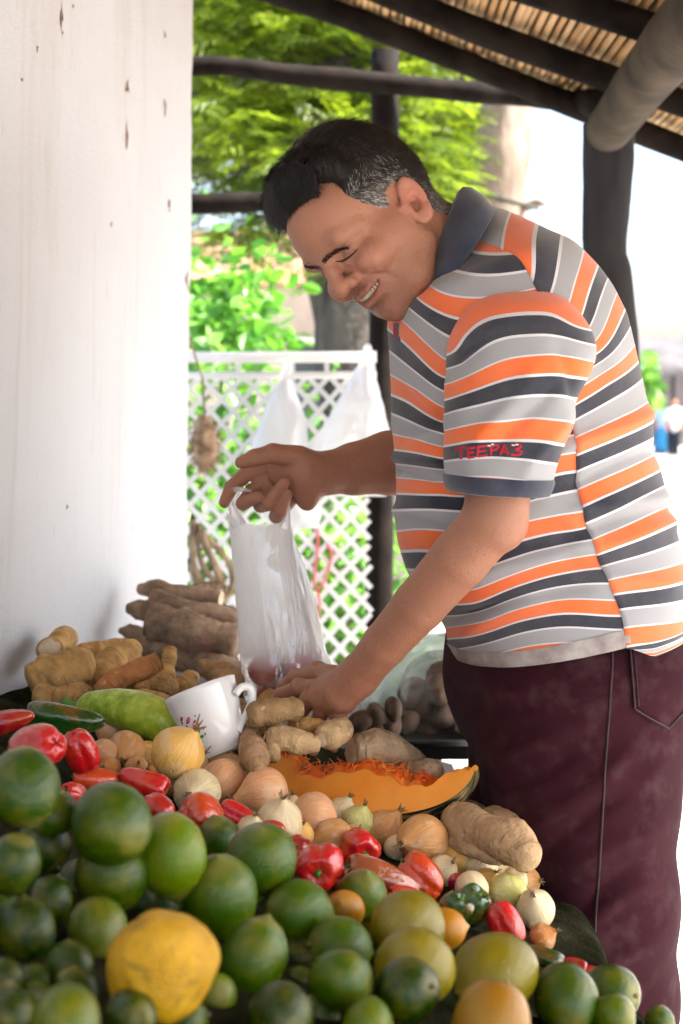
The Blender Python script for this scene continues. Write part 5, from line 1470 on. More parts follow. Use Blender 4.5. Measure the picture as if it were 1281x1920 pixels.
class SDF:
    def __init__(s): s.p = []
    def cone(s, a, b, ra, rb, k=.01, op='u'):
        a, b = np.asarray(a, float), np.asarray(b, float)
        s.p.append((op, k, 'c', (a, b, ra, rb), (a + b) / 2, np.linalg.norm(b - a) / 2 + max(ra, rb)))
    def ell(s, c, R, A=None, k=.01, op='u'):
        c, R = np.asarray(c, float), np.asarray(R, float)
        s.p.append((op, k, 'e', (c, R, None if A is None else np.asarray(A, float)), c, R.max()))
    def chain(s, pts, rad, k=.006, op='u'):
        for i in range(len(pts) - 1): s.cone(pts[i], pts[i + 1], rad[i], rad[i + 1], k, op)
    def tor(s, c, A, R, r, sq, k, op='u', arc=None):
        """elliptic ring in the plane of A[0],A[1]"""
        s.p.append((op, k, 't', (np.asarray(c, float), np.asarray(A, float), R, r, sq), np.asarray(c, float), R * max(1, sq) + r))
    def ev(s, P, cen=None, rad=None):
        d = np.full(len(P), 0.5)
        for op, k, t, a, c, br in s.p:
            if cen is not None and np.linalg.norm(c - cen) - br > rad + .05: continue
            if t == 'c':
                A, B, ra, rb = a; ab = B - A
                h = np.clip(((P - A) @ ab) / (ab @ ab + 1e-12), 0, 1)
                q = np.linalg.norm(P - A - h[:, None] * ab, axis=1) - (ra + (rb - ra) * h)
            elif t == 'e':
                C, R, A = a; p = P - C
                if A is not None: p = p @ A.T
                k0 = np.linalg.norm(p / R, axis=1); k1 = np.linalg.norm(p / R ** 2, axis=1) + 1e-9
                q = k0 * (k0 - 1) / k1
            else:
                C, A, R, r, sq = a; p = (P - C) @ A.T
                x, y = p[:, 0], p[:, 1] / sq
                l = np.sqrt(x * x + y * y) - R
                q = np.sqrt(l * l + p[:, 2] ** 2) - r
            if op == 'u': d = smin(d, q, k)
            elif op == 's': d = smax(d, -q, k)
            else: d = smax(d, q, k)
        return d
    def project(s, P, n=2):
        e = 4e-4
        for _ in range(n):
            d = s.evb(P)
            g = np.stack([s.evb(P + np.eye(3)[i] * e) - d for i in range(3)], -1)
            g /= np.linalg.norm(g, axis=1)[:, None] + 1e-12
            P = P - g * np.clip(d, -.004, .004)[:, None]
        return P
    def evb(s, P):
        """chunked evaluation with culling (points sorted in space would be better; chunks are small)"""
        out = np.empty(len(P))
        order = np.lexsort((np.floor(P[:, 0] / .06), np.floor(P[:, 1] / .06), np.floor(P[:, 2] / .06)))
        for i in range(0, len(P), 3000):
            ix = order[i:i + 3000]; q = P[ix]; lo, hi = q.min(0), q.max(0)
            out[ix] = s.ev(q, (lo + hi) / 2, np.linalg.norm(hi - lo) / 2)
        return out

def surface(field, lo, hi, h, B=12, proj=1):
    """sparse surface nets"""
    lo, hi = np.asarray(lo, float), np.asarray(hi, float)
    nb = np.ceil((hi - lo) / (h * B)).astype(int)
    I = np.stack(np.meshgrid(*[np.arange(n) for n in nb], indexing='ij'), -1).reshape(-1, 3)
    cen = lo + (I + .5) * h * B; R = h * B * .5 * math.sqrt(3)
    dc = field.evb(cen) if hasattr(field, 'evb') else field.ev(cen)
    act = I[np.abs(dc) < R * 1.25 + .004]
    g = np.arange(B + 1); G = np.stack(np.meshgrid(g, g, g, indexing='ij'), -1).reshape(-1, 3)
    N = (nb * B + 3).astype(np.int64)
    def gid(c): return ((c[..., 0] + 1) * N[1] + (c[..., 1] + 1)) * N[2] + (c[..., 2] + 1)
    ids, pos, quads = [], [], []
    for b in act:
        base = b * B
        P = lo + (base + G) * h
        D = field.ev(P, lo + (b + .5) * h * B, R).reshape(B + 1, B + 1, B + 1)
        S = D < 0
        if S.all() or not S.any(): continue
        cnt = np.zeros((B, B, B)); acc = np.zeros((B, B, B, 3))
        for ax in range(3):
            for o1 in (0, 1):
                for o2 in (0, 1):
                    sl0 = [slice(0, B)] * 3; sl1 = [slice(0, B)] * 3
                    oth = [a for a in range(3) if a != ax]
                    off = [0, 0, 0]; off[oth[0]] = o1; off[oth[1]] = o2
                    s0 = tuple(slice(off[a], off[a] + B) for a in range(3))
                    off2 = list(off); off2[ax] += 1
                    s1 = tuple(slice(off2[a], off2[a] + B) for a in range(3))
                    d0, d1 = D[s0], D[s1]; m = (d0 < 0) != (d1 < 0)
                    t = np.where(m, d0 / np.where(m, d0 - d1, 1), 0)
                    cnt += m
                    for a in range(3):
                        acc[..., a] += np.where(m, off[a] + (t if a == ax else 0), 0)
        ci = np.argwhere(cnt > 0)
        c = acc[cnt > 0] / cnt[cnt > 0][:, None]
        ids.append(gid(ci + base)); pos.append(lo + (ci + base + c) * h)
        for ax in range(3):
            oth = [(ax + 1) % 3, (ax + 2) % 3]
            s0 = (slice(0, B),) * 3
            sl = [slice(0, B)] * 3; sl[ax] = slice(1, B + 1)
            a0, a1 = S[s0], S[tuple(sl)]
            e = np.argwhere(a0 != a1)
            if not len(e): continue
            flip = a1[tuple(e.T)]
            u = np.zeros(3, int); v = np.zeros(3, int); u[oth[0]] = 1; v[oth[1]] = 1
            q = np.stack([gid(e + base - u - v), gid(e + base - v), gid(e + base), gid(e + base - u)], -1)
            q[flip] = q[flip][:, ::-1]
            quads.append(q)
    ids = np.concatenate(ids); pos = np.concatenate(pos); quads = np.concatenate(quads)
    o = np.argsort(ids); ids, pos = ids[o], pos[o]
    k = np.searchsorted(ids, quads); k = np.clip(k, 0, len(ids) - 1)
    ok = (ids[k] == quads).all(1)
    k = k[ok]
    if proj: pos = field.project(pos, proj)
    return pos, k

def mats_man():
    t = NT('skin'); co = t.coord(); c = t.attr('tint', 'Color')
    n = t.noise(co, 60, 5, .6); n2 = t.noise(co, 14, 4)
    c2 = t.mix(t.math('MULTIPLY', t.ramp(n2, [(0.35, (0, 0, 0)), (0.7, (1, 1, 1))]), .6), c, t.mix(.5, c, (0.28, 0.10, 0.06)))
    sp = t.ramp(t.noise(co, 330, 2), [(0.60, (0, 0, 0)), (0.72, (1, 1, 1))])
    c2 = t.mix(t.math('MULTIPLY', sp, .45), c2, t.mix(.6, c2, (0.10, 0.045, 0.025)))
    t.base(c2, .50, .30)
    t.b.inputs['Subsurface Weight'].default_value = .12; t.b.inputs['Subsurface Radius'].default_value = (.008, .003, .0015); t.b.inputs['Subsurface Scale'].default_value = .5
    t.bump(t.math('ADD', t.noise(co, 420, 3), t.math('MULTIPLY', t.noise(co, 110, 4), 1.1)), .45, .0018); M['skin'] = t.m
    # knitted striped cotton: stripe coordinate from the cloth itself
    t = NT('striped_cotton'); s = t.attr('stripe'); co = t.coord()
    f = t.math('FRACT', s)
    r = t.add('ShaderNodeValToRGB'); r.color_ramp.interpolation = 'CONSTANT'; e = r.color_ramp.elements
    OR, WH, NV, GY = (.82, .150, .028), (.62, .63, .66), (.016, .020, .034), (.31, .32, .335)
    stops = [(0, OR), (.30, WH), (.345, NV), (.615, WH), (.66, GY), (.965, WH)]
    while len(e) < len(stops): e.new(.5)
    for el, (p, c) in zip(e, stops): el.position = p; el.color = (*c, 1)
    t.link(f, r.inputs[0])
    n = t.noise(t.coord((40, 40, 400)), 4, 3); mel = t.math('MULTIPLY', t.ramp(n, [(.3, (0, 0, 0)), (.7, (1, 1, 1))]), .16)
    c = t.mix(mel, r.outputs[0], t.mix(.5, r.outputs[0], (.2, .2, .21)))
    fade = t.math('MULTIPLY', t.ramp(t.noise(co, 9, 4), [(.4, (0, 0, 0)), (.7, (1, 1, 1))]), .10)
    c = t.mix(fade, c, (.55, .52, .52))
    t.base(c, .88, .2); t.b.inputs['Sheen Weight'].default_value = .25; t.b.inputs['Sheen Roughness'].default_value = .5
    t.bump(t.math('ADD', t.noise(co, 900, 2), t.math('MULTIPLY', t.noise(co, 45, 4), 1.2)), .25, .0022); M['shirt'] = t.m
    t = NT('navy_rib'); co = t.coord()
    c = t.ramp(t.noise(co, 20, 4), [(.3, (.028, .034, .055)), (.7, (.060, .066, .095))]); t.base(c, .9, .2); t.b.inputs['Sheen Weight'].default_value = .3
    t.bump(t.noise(co, 700, 2), .3, .002); M['navy'] = t.m
    t = NT('maroon_denim'); co = t.coord()
    n = t.noise(co, 7, 5, .6); n2 = t.noise(co, 34, 5)
    c = t.ramp(n, [(.3, (.026, .006, .010)), (.6, (.036, .009, .0145)), (.8, (.048, .014, .020))])
    c = t.mix(t.math('MULTIPLY', t.ramp(n2, [(.5, (0, 0, 0)), (.75, (1, 1, 1))]), .25), c, (.12, .075, .08))
    t.base(c, .92, .06); t.b.inputs['Sheen Weight'].default_value = .03
    t.bump(t.math('ADD', t.noise(co, 1100, 2), t.math('MULTIPLY', t.noise(co, 16, 3), 1.6)), .3, .003); M['denim'] = t.m
    M['seam'] = mk('seam_thread', (.018, .007, .009), (.04, .015, .018), 50, .8, .2)
    t = NT('hair'); c = t.attr('tint', 'Color'); co = t.coord()
    t.base(c, .5, .35); t.bump(t.noise(co, 240, 4), .5, .003); M['hair'] = t.m
    t = NT('tooth'); t.base((.58, .52, .39), .3); M['tooth'] = t.m
    t = NT('dark_lash'); t.base((.035, .020, .015), .8, .1); M['lash'] = t.m
    t = NT('mouth_inside'); t.base((.10, .02, .018), .5); M['mouth'] = t.m
    t = NT('red_thread'); t.base((.45, .008, .03), .7); t.bump(t.noise(t.coord(), 500), .5, .002); M['red_thread'] = t.m
    t = NT('white_thread'); t.base((.7, .68, .68), .7); M['white_thread'] = t.m
    t = NT('nail'); t.base((.55, .34, .27), .3); M['nail'] = t.m
mats_man()

def px3(px, py, d): return np.array(W(px, py, d))
def rp(r, d): return r * d / F

# ---------------------------------------------------------------- head frame (centimetres, x = his left, y = forward, z = up)
HD = 1.745
HS = 0.0097                                              # metres per head unit
hu = np.array([-.64, 0, .77]); hu /= np.linalg.norm(hu)
hf0 = np.array([-.77, 0, -.64]); hf0 /= np.linalg.norm(hf0)
hl0 = np.array([0, -1.0, 0])
PSI = math.radians(33)
hf = hf0 * math.cos(PSI) + hl0 * math.sin(PSI)
hl = hl0 * math.cos(PSI) - hf0 * math.sin(PSI)
HA = np.stack([hl, hf, hu])                              # rows: local axes
EAR = px3(771, 384, HD - .075)
HO = EAR - (hl * 7.6 + hf * -.75 + hu * -.6) * HS        # head origin from the ear's place
SHR = .16
LOW = .80                                                # this face is shorter below the eyes
def H(x, y, z): return HO + (hl * x + hf * (y + SHR * z) + hu * (z if z > 0 else z * LOW)) * HS
def toH(P):
    h = ((P - HO) @ HA.T) / HS
    h[:, 2] = np.where(h[:, 2] > 0, h[:, 2], h[:, 2] / LOW)
    h[:, 1] -= SHR * h[:, 2]
    return h

def head_sdf(s, ears=True):
    c = HS
    def E(x, y, z, rx, ry, rz, k=1.0, op='u', A=None): s.ell(H(x, y, z), np.array([rx, ry, rz]) * c, HA if A is None else A @ HA, k * c, op)
    def C(a, b, ra, rb, k=.6, op='u'): s.cone(H(*a), H(*b), ra * c, rb * c, k * c, op)
    E(0, -1.9, 4.2, 7.5, 9.3, 8.1)                       # skull
    E(0, 3.6, 4.2, 6.4, 5.4, 5.6, 2)                     # forehead
    E(0, 2.4, -3.2, 6.2, 6.0, 7.4, 2)                    # face
    for sd in (-1, 1):
        E(sd * 5.4, 2.6, -2.2, 1.9, 3.2, 2.2, 2)         # cheekbone to ear
        E(sd * 4.0, 6.4, -3.2, 2.5, 2.4, 2.1, 1.0)       # smiling cheek
        C((sd * 4.9, .5, -6.0), (sd * 3.9, 4.2, -9.2), 1.7, 1.7, 2)
        C((sd * 3.9, 4.2, -9.2), (0, 6.6, -10.4), 1.7, 1.6, 2)
        C((sd * .9, 8.15, 1.5), (sd * 3.6, 7.6, 1.9), .95, 1.0, 1.0)      # brow ridge
        C((sd * 3.6, 7.6, 1.9), (sd * 5.3, 5.6, 1.4), 1.0, .8, 1.0)
    E(0, 7.0, -10.3, 1.9, 1.5, 1.5, 1.2)                 # chin
    E(0, 6.3, -6.4, 3.6, 2.4, 2.6, 1.2)                  # muzzle
    E(0, 3.2, -9.0, 4.0, 3.6, 2.3, 2)                    # under the chin
    for sd in (-1, 1):
        E(sd * 3.15, 9.3, -.15, 1.75, 1.5, 1.15, .9, 's')                 # sockets
        E(sd * 3.2, 6.75, -.1, 1.45, 1.42, 1.3, .35)                      # lids over the eyeball
        C((sd * 1.9, 7.9, -1.25), (sd * 4.6, 6.7, -1.15), .45, .35, .5)   # puffy lower lid
        # crease between upper lid and brow, and the closed lid line
        s.chain([H(sd * 1.8, 8.35, .35), H(sd * 3.1, 8.45, .75), H(sd * 4.7, 7.2, .25)], [.13 * c] * 3, .25 * c, 's')
        s.chain([H(sd * 1.7, 8.05, -.55), H(sd * 3.2, 8.25, -.75), H(sd * 4.9, 6.9, -.35)], [.12 * c] * 3, .22 * c, 's')
        # crow's feet
        for q in range(3):
            s.chain([H(sd * 5.0, 6.7, -.3 + .5 * q - .5), H(sd * 6.1, 5.2, .1 + 1.0 * q - 1.0)], [.10 * c, .05 * c], .2 * c, 's')
    # nose
    C((0, 8.5, 1.4), (0, 9.3, -.8), .78, .80, .9); C((0, 9.3, -.8), (0, 10.15, -3.3), .80, 1.05, .7)
    E(0, 10.3, -3.7, 1.2, 1.1, 1.05, .6)
    for sd in (-1, 1):
        E(sd * 1.35, 9.3, -3.9, .85, 1.0, .82, .5)
        E(sd * .62, 10.1, -4.75, .36, .55, .35, .2, 's')                  # nostril
        s.chain([H(sd * 1.95, 9.2, -3.2), H(sd * 2.25, 8.8, -4.2)], [.14 * c, .12 * c], .4 * c, 's')
        # smile fold from the wing of the nose round the mouth
        s.chain([H(sd * 2.1, 9.0, -3.7), H(sd * 3.1, 8.5, -4.9), H(sd * 4.1, 7.4, -6.6), H(sd * 4.2, 6.9, -7.6)], [.26 * c, .36 * c, .34 * c, .14 * c], .5 * c, 's')
    # mouth: open smile
    s.chain([H(-3.1, 7.35, -5.9), H(-1.4, 8.75, -6.35), H(0, 9.05, -6.3), H(1.4, 8.75, -6.35), H(3.1, 7.35, -5.9)], [.28 * c, .36 * c, .40 * c, .36 * c, .28 * c], .5 * c)
    s.chain([H(-2.9, 7.2, -6.7), H(-1.5, 8.25, -7.9), H(0, 8.6, -8.15), H(1.5, 8.25, -7.9), H(2.9, 7.2, -6.7)], [.30 * c, .48 * c, .56 * c, .48 * c, .30 * c], .6 * c)
    s.chain([H(-3.0, 7.8, -6.35), H(-1.5, 8.7, -7.05), H(0, 9.0, -7.2), H(1.5, 8.7, -7.05), H(3.0, 7.8, -6.35)], [.16 * c, .42 * c, .48 * c, .42 * c, .16 * c], .2 * c, 's')
    s.chain([H(-1.8, 8.3, -8.9), H(0, 8.8, -9.2), H(1.8, 8.3, -8.9)], [.10 * c, .14 * c, .10 * c], .8 * c, 's')
    # philtrum
    C((0, 9.35, -5.2), (0, 9.5, -6.0), .16, .12, .3, 's')
    if ears:
        for sd in (-1, 1):
            # ear plane: forward-ish axis, up axis, outward
            out = np.array([sd * .90, .42, 0.05]); out /= np.linalg.norm(out)
            upv = np.array([0, -.20, .98]); upv -= out * (upv @ out); upv /= np.linalg.norm(upv)
            fw = np.cross(upv, out); fw = fw if fw[1] > 0 else -fw
            Aear = np.stack([fw, upv, out])
            ec = (sd * 7.75, -1.35, -.7)
            E(*ec, 1.4, 2.8, .42, .4, 'u', Aear)
            s.tor(H(ec[0] + out[0] * .22, ec[1] + out[1] * .22, ec[2] + .25), Aear @ HA, 1.28 * c, .34 * c, 2.0, .28 * c)
            E(ec[0] + out[0] * .50 + fw[0] * .25, ec[1] + out[1] * .50 + fw[1] * .2, ec[2] - .35, .66, 1.3, .80, .25, 's', Aear)
            s.chain([H(ec[0] + out[0] * .55 - fw[0] * .95, ec[1] + out[1] * .55 - fw[1] * .95, ec[2] - 1.0), H(ec[0] + out[0] * .6 - fw[0] * .95, ec[1] + out[1] * .6 - fw[1] * .95, ec[2] + .8), H(ec[0] + out[0] * .6 + fw[0] * .1, ec[1] + out[1] * .6 + fw[1] * .1, ec[2] + 1.9)], [.16 * c, .18 * c, .14 * c], .3 * c, 's')
            E(ec[0] + out[0] * .35 - .0, ec[1] + out[1] * .35 + .25, ec[2] - 2.35, .85, .85, .42, .4, 'u', Aear)
            C((sd * 7.1, -.1, -1.0), (sd * 7.3, .2, -.2), .45, .4, .4)     # tragus
    # neck
    s.cone(H(0, -3.0, -3.0), NECK, 5.5 * c, 5.2 * c, 2.0 * c)
    s.cone(H(0, 1.2, -7.6), px3(822, 545, 1.79), 3.3 * c, 4.2 * c, 2.0 * c)

NECK = px3(866, 486, 1.79)

def arms_sdf(s):
    # near (left) arm: shoulder, elbow, wrist
    sh, el, wr = px3(978, 668, 1.62), px3(925, 975, 1.575), px3(672, 1268, 1.70)
    m1 = px3(955, 800, 1.59)
    s.cone(sh, m1, rp(72, 1.6), rp(68, 1.6), .02); s.cone(m1, el, rp(68, 1.58), rp(58, 1.58), .02)
    s.ell(px3(938, 982, 1.575), (rp(34, 1.57), rp(34, 1.57), rp(34, 1.57)), None, .03)
    f1, f2, f3 = px3(864, 1046, 1.595), px3(787, 1134, 1.63), px3(722, 1208, 1.665)
    s.chain([el, f1, f2, f3, wr], [rp(57, 1.58), rp(55, 1.59), rp(49, 1.63), rp(42, 1.665), rp(37, 1.70)], .004)
    # near hand, bent down at the wrist, back of the hand to the viewer
    s.cone(wr, px3(640, 1296, 1.715), rp(36, 1.7), rp(40, 1.7), .012)
    s.ell(px3(626, 1304, 1.730), (rp(50, 1.72), rp(26, 1.72), rp(36, 1.72)), None, .014)
    mc = [(562, 1290, 1.775), (578, 1316, 1.755), (604, 1334, 1.74), (634, 1340, 1.728)]
    for k, (x, y, d) in enumerate(mc):
        s.cone(px3(656 + 2 * k, 1280 + 5 * k, 1.708), px3(x, y, d), rp(17, 1.7), rp(14.5 - .6 * k, d), .005)
        s.ell(px3(x - 1, y - 3, d - .004), (rp(17, d),) * 3, None, .004)
    # fingers curl down into the roots: MCP, PIP, DIP, tip
    fs = [[(562, 1290, 1.775), (526, 1304, 1.80), (510, 1330, 1.80), (508, 1352, 1.79)],
          [(578, 1316, 1.755), (556, 1346, 1.765), (548, 1374, 1.765), (550, 1392, 1.76)],
          [(604, 1334, 1.74), (588, 1368, 1.742), (584, 1394, 1.745), (588, 1408, 1.745)],
          [(634, 1340, 1.728), (626, 1370, 1.725), (622, 1390, 1.728), (626, 1402, 1.732)]]
    fr = [[15.5, 14, 12.5, 10.5], [15.5, 14, 12.5, 10.5], [14.5, 13, 12, 10], [13, 11.5, 10.5, 9]]
    for P, R in zip(fs, fr): s.chain([px3(*p) for p in P], [rp(r, p[2]) for r, p in zip(R, P)], .002)
    # thumb, on the far side of the palm reaching ahead
    s.chain([px3(640, 1272, 1.745), px3(596, 1262, 1.80), px3(556, 1272, 1.83), px3(528, 1290, 1.84)], [rp(24, 1.75), rp(19, 1.8), rp(15, 1.83), rp(12, 1.84)], .010)
    # far (right) arm
    sh2, el2, wr2 = px3(905, 600, 1.985), px3(800, 868, 2.03), px3(606, 888, 1.965)
    s.cone(sh2, el2, rp(84, 2.0), rp(64, 2.0), .02)
    s.chain([el2, px3(730, 868, 2.01), px3(665, 879, 1.99), wr2], [rp(63, 2.03), rp(60, 2.0), rp(49, 1.99), rp(38, 1.965)], .005)
    # far hand: palm towards the viewer, thumb on top
    d = 1.955
    s.cone(wr2, px3(570, 888, d), rp(38, d), rp(42, d), .012)
    s.ell(px3(552, 884, d + .004), (rp(50, d), rp(24, d), rp(47, d)), None, .012)
    s.ell(px3(566, 866, d - .012), (rp(34, d), rp(20, d), rp(24, d)), None, .012)      # ball of the thumb
    s.ell(px3(576, 924, d - .004), (rp(24, d), rp(20, d), rp(34, d)), None, .012)      # heel
    s.chain([px3(560, 858, d - .014), px3(512, 850, d - .026), px3(478, 858, d - .032), px3(452, 867, d - .032)], [rp(23, d), rp(18, d), rp(15.5, d), rp(11.5, d)], .004)
    fs = [[(505, 876, d + .018), (460, 890, d + .016), (434, 914, d + .006), (421, 942, d - .006)],
          [(508, 896, d + .018), (474, 922, d + .012), (456, 944, d - .008), (484, 931, d - .030)],
          [(522, 914, d + .012), (490, 946, d + .004), (504, 944, d - .026), (534, 904, d - .034)],
          [(546, 934, d + .008), (518, 968, d - .004), (526, 958, d - .026), (540, 926, d - .032)]]
    fr = [[17, 15, 13.5, 10.5], [17, 15.5, 13.5, 10.5], [17, 15.5, 14, 10], [15, 13.5, 12, 9]]
    for P, R in zip(fs, fr): s.chain([px3(*p) for p in P], [rp(r, d) for r in R], .0014)

def body():
    s = SDF()
    head_sdf(s); arms_sdf(s)
    # trunk inside the clothes
    s.cone(NECK, px3(955, 640, 1.80), .055, .095, .04)
    s.cone(px3(955, 650, 1.71), px3(955, 650, 1.89), .065, .065, .04)
    s.cone(px3(965, 700, 1.80), px3(1000, 960, 1.80), .12, .13, .05)
    s.cone(px3(1000, 960, 1.80), px3(1060, 1180, 1.80), .13, .135, .05)
    allP = np.array([p[4] for p in s.p])
    lo, hi = np.array([-.19, 1.46, .72]), np.array([.46, 2.16, 1.62])
    V, Q = surface(s, lo, hi, .0028)
    h = toH(V)
    # natural skin colours: lips, stubble, redder nose/ears/knuckles
    base = np.array([.37, .178, .112]); col = np.tile(base, (len(V), 1))
    inhead = (np.abs(h) < np.array([10, 12, 13.5])).all(1)
    def blend(w, c): 
        nonlocal col
        w = np.clip(w, 0, 1)[:, None]; col = col * (1 - w) + np.array(c) * w
    def g(c, r): return np.exp(-(((h - np.array(c)) / np.array(r)) ** 2).sum(1)) * inhead
    blend(.65 * g((0, 10.5, -3.7), (1.8, 2, 1.6)), (.47, .19, .13))
    for sd in (-1, 1):
        blend(.6 * g((sd * 4.2, 7, -3), (2.2, 3, 1.8)), (.50, .215, .15))
        blend(.8 * g((sd * 8, -2, -.7), (1.6, 2.6, 3.2)), (.52, .20, .14))
    beard = np.maximum(g((0, 6, -9.5), (5.5, 5, 2.6)), np.maximum(g((0, 9, -5.6), (2.8, 2, .7)), .8 * np.maximum(g((5, 1.5, -7.5), (2.4, 4, 2.4)), g((-5, 1.5, -7.5), (2.4, 4, 2.4)))))
    blend(.52 * beard, (.20, .115, .085))
    x = h[:, 0]
    zl = -6.35 + .045 * x ** 2
    lipU = np.exp(-((h[:, 2] - (zl - .05)) / .38) ** 2) * (np.abs(x) < 3.2) * (h[:, 1] > 6.5) * inhead
    zl2 = -8.1 + .13 * x ** 2
    lipL = np.exp(-((h[:, 2] - zl2) / .50) ** 2) * (np.abs(x) < 3.0) * (h[:, 1] > 6.5) * inhead
    blend(.75 * np.maximum(lipU, lipL), (.36, .125, .105))
    for sd in (-1, 1):
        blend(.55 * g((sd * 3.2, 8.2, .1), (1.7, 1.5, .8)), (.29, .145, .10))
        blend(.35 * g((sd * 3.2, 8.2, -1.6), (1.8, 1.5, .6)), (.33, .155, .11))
    blend(.35 * g((0, 6, 5), (6, 5, 3)), (.43, .20, .13))
    far = np.clip((V[:, 1] - 1.86) * 12, 0, 1) * (~inhead) * (V[:, 0] < .1)  # far arm gets a darker skin tone
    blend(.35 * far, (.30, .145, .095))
    # creases of the hands keep a darker tone on knuckles
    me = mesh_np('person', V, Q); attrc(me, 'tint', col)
    feet = Vector((.31, 1.8, 0))
    o = bpy.data.objects.new('person', me); COL.objects.link(o); me.materials.append(M['skin'])
    tag(o, 'smiling man in striped polo shirt and maroon trousers bending over the produce with a bag', 'person')
    return o, s
MAN, SKIN = body()

def manpart(name, V, faces, mat, parent=None, smooth=True):
    me = mesh_np(name, V, faces, smooth); me.materials.append(mat)
    o = bpy.data.objects.new(name, me); COL.objects.link(o); o.parent = parent or MAN
    return o

# ---------------------------------------------------------------- hair
def in_poly(y, z, poly):
    """signed distance to a polygon in the side view (positive inside)"""
    poly = np.array(poly, float); n = len(poly)
    d = np.full(y.shape, 1e9); ins = np.zeros(y.shape, bool)
    for i in range(n):
        a, b = poly[i], poly[(i + 1) % n]
        e = b - a; w = np.stack([y - a[0], z - a[1]], -1)
        t = np.clip((w @ e) / (e @ e), 0, 1)
        d = np.minimum(d, np.linalg.norm(w - t[..., None] * e, axis=-1))
        c = (a[1] > z) != (b[1] > z)
        xi = a[0] + (z - a[1]) * e[0] / (e[1] + 1e-12)
        ins ^= c & (y < xi)
    return np.where(ins, d, -d)
HAIRLINE = [(7.3, 8.1), (6.7, 7.3), (5.3, 9.0), (4.6, 7.4), (4.4, 5.2), (3.7, 3.2), (2.6, 2.0), (2.3, -.9), (1.0, -1.2), (.9, 1.2), (.4, 2.6), (-1.6, 3.1), (-3.6, 1.6), (-4.0, -1.6), (-5.0, -4.2), (-7.2, -6.2), (-14, -6.4), (-14, 18), (4.4, 18), (6.4, 12.5), (7.3, 10)]
class HairField:
    def __init__(s):
        s.b = SDF(); c = HS
        s.b.ell(H(0, -1.9, 4.2), np.array([7.5, 9.3, 8.1]) * c, HA, c); s.b.ell(H(0, 3.6, 4.2), np.array([6.4, 5.4, 5.6]) * c, HA, 2 * c)
        s.b.cone(H(0, -3, -3), NECK, 5.7 * c, 5.6 * c, 2.2 * c)
    def ev(s, P, cen=None, rad=None):
        h = toH(P); d = s.b.ev(P) / HS
        sd = in_poly(h[:, 1] + .16 * np.abs(h[:, 0]) * np.clip((h[:, 2] - 5) / 2, 0, 1), h[:, 2] - .05 * h[:, 0] * 0, HAIRLINE)
        top = np.clip((h[:, 2] - 5) / 6, 0, 1); fr = np.clip((h[:, 1] - 1) / 6, 0, 1)
        tb = np.clip((h[:, 1] + 9.5) / 5, 0, 1)
        thick = .20 + (.3 + 2.0 * tb) * top + 1.0 * top * fr + .25 * np.clip((h[:, 2] + 2) / 6, 0, 1)
        thick = thick * np.clip(sd / 1.0, 0, 1) ** .5 + .06 * vnoise(h * 1.6, 3) + .04 * vnoise(h * 4, 4)
        return smax(d - thick, -sd - .1, .35) * HS * .8
    evb = ev
    def project(s, P, n): return P
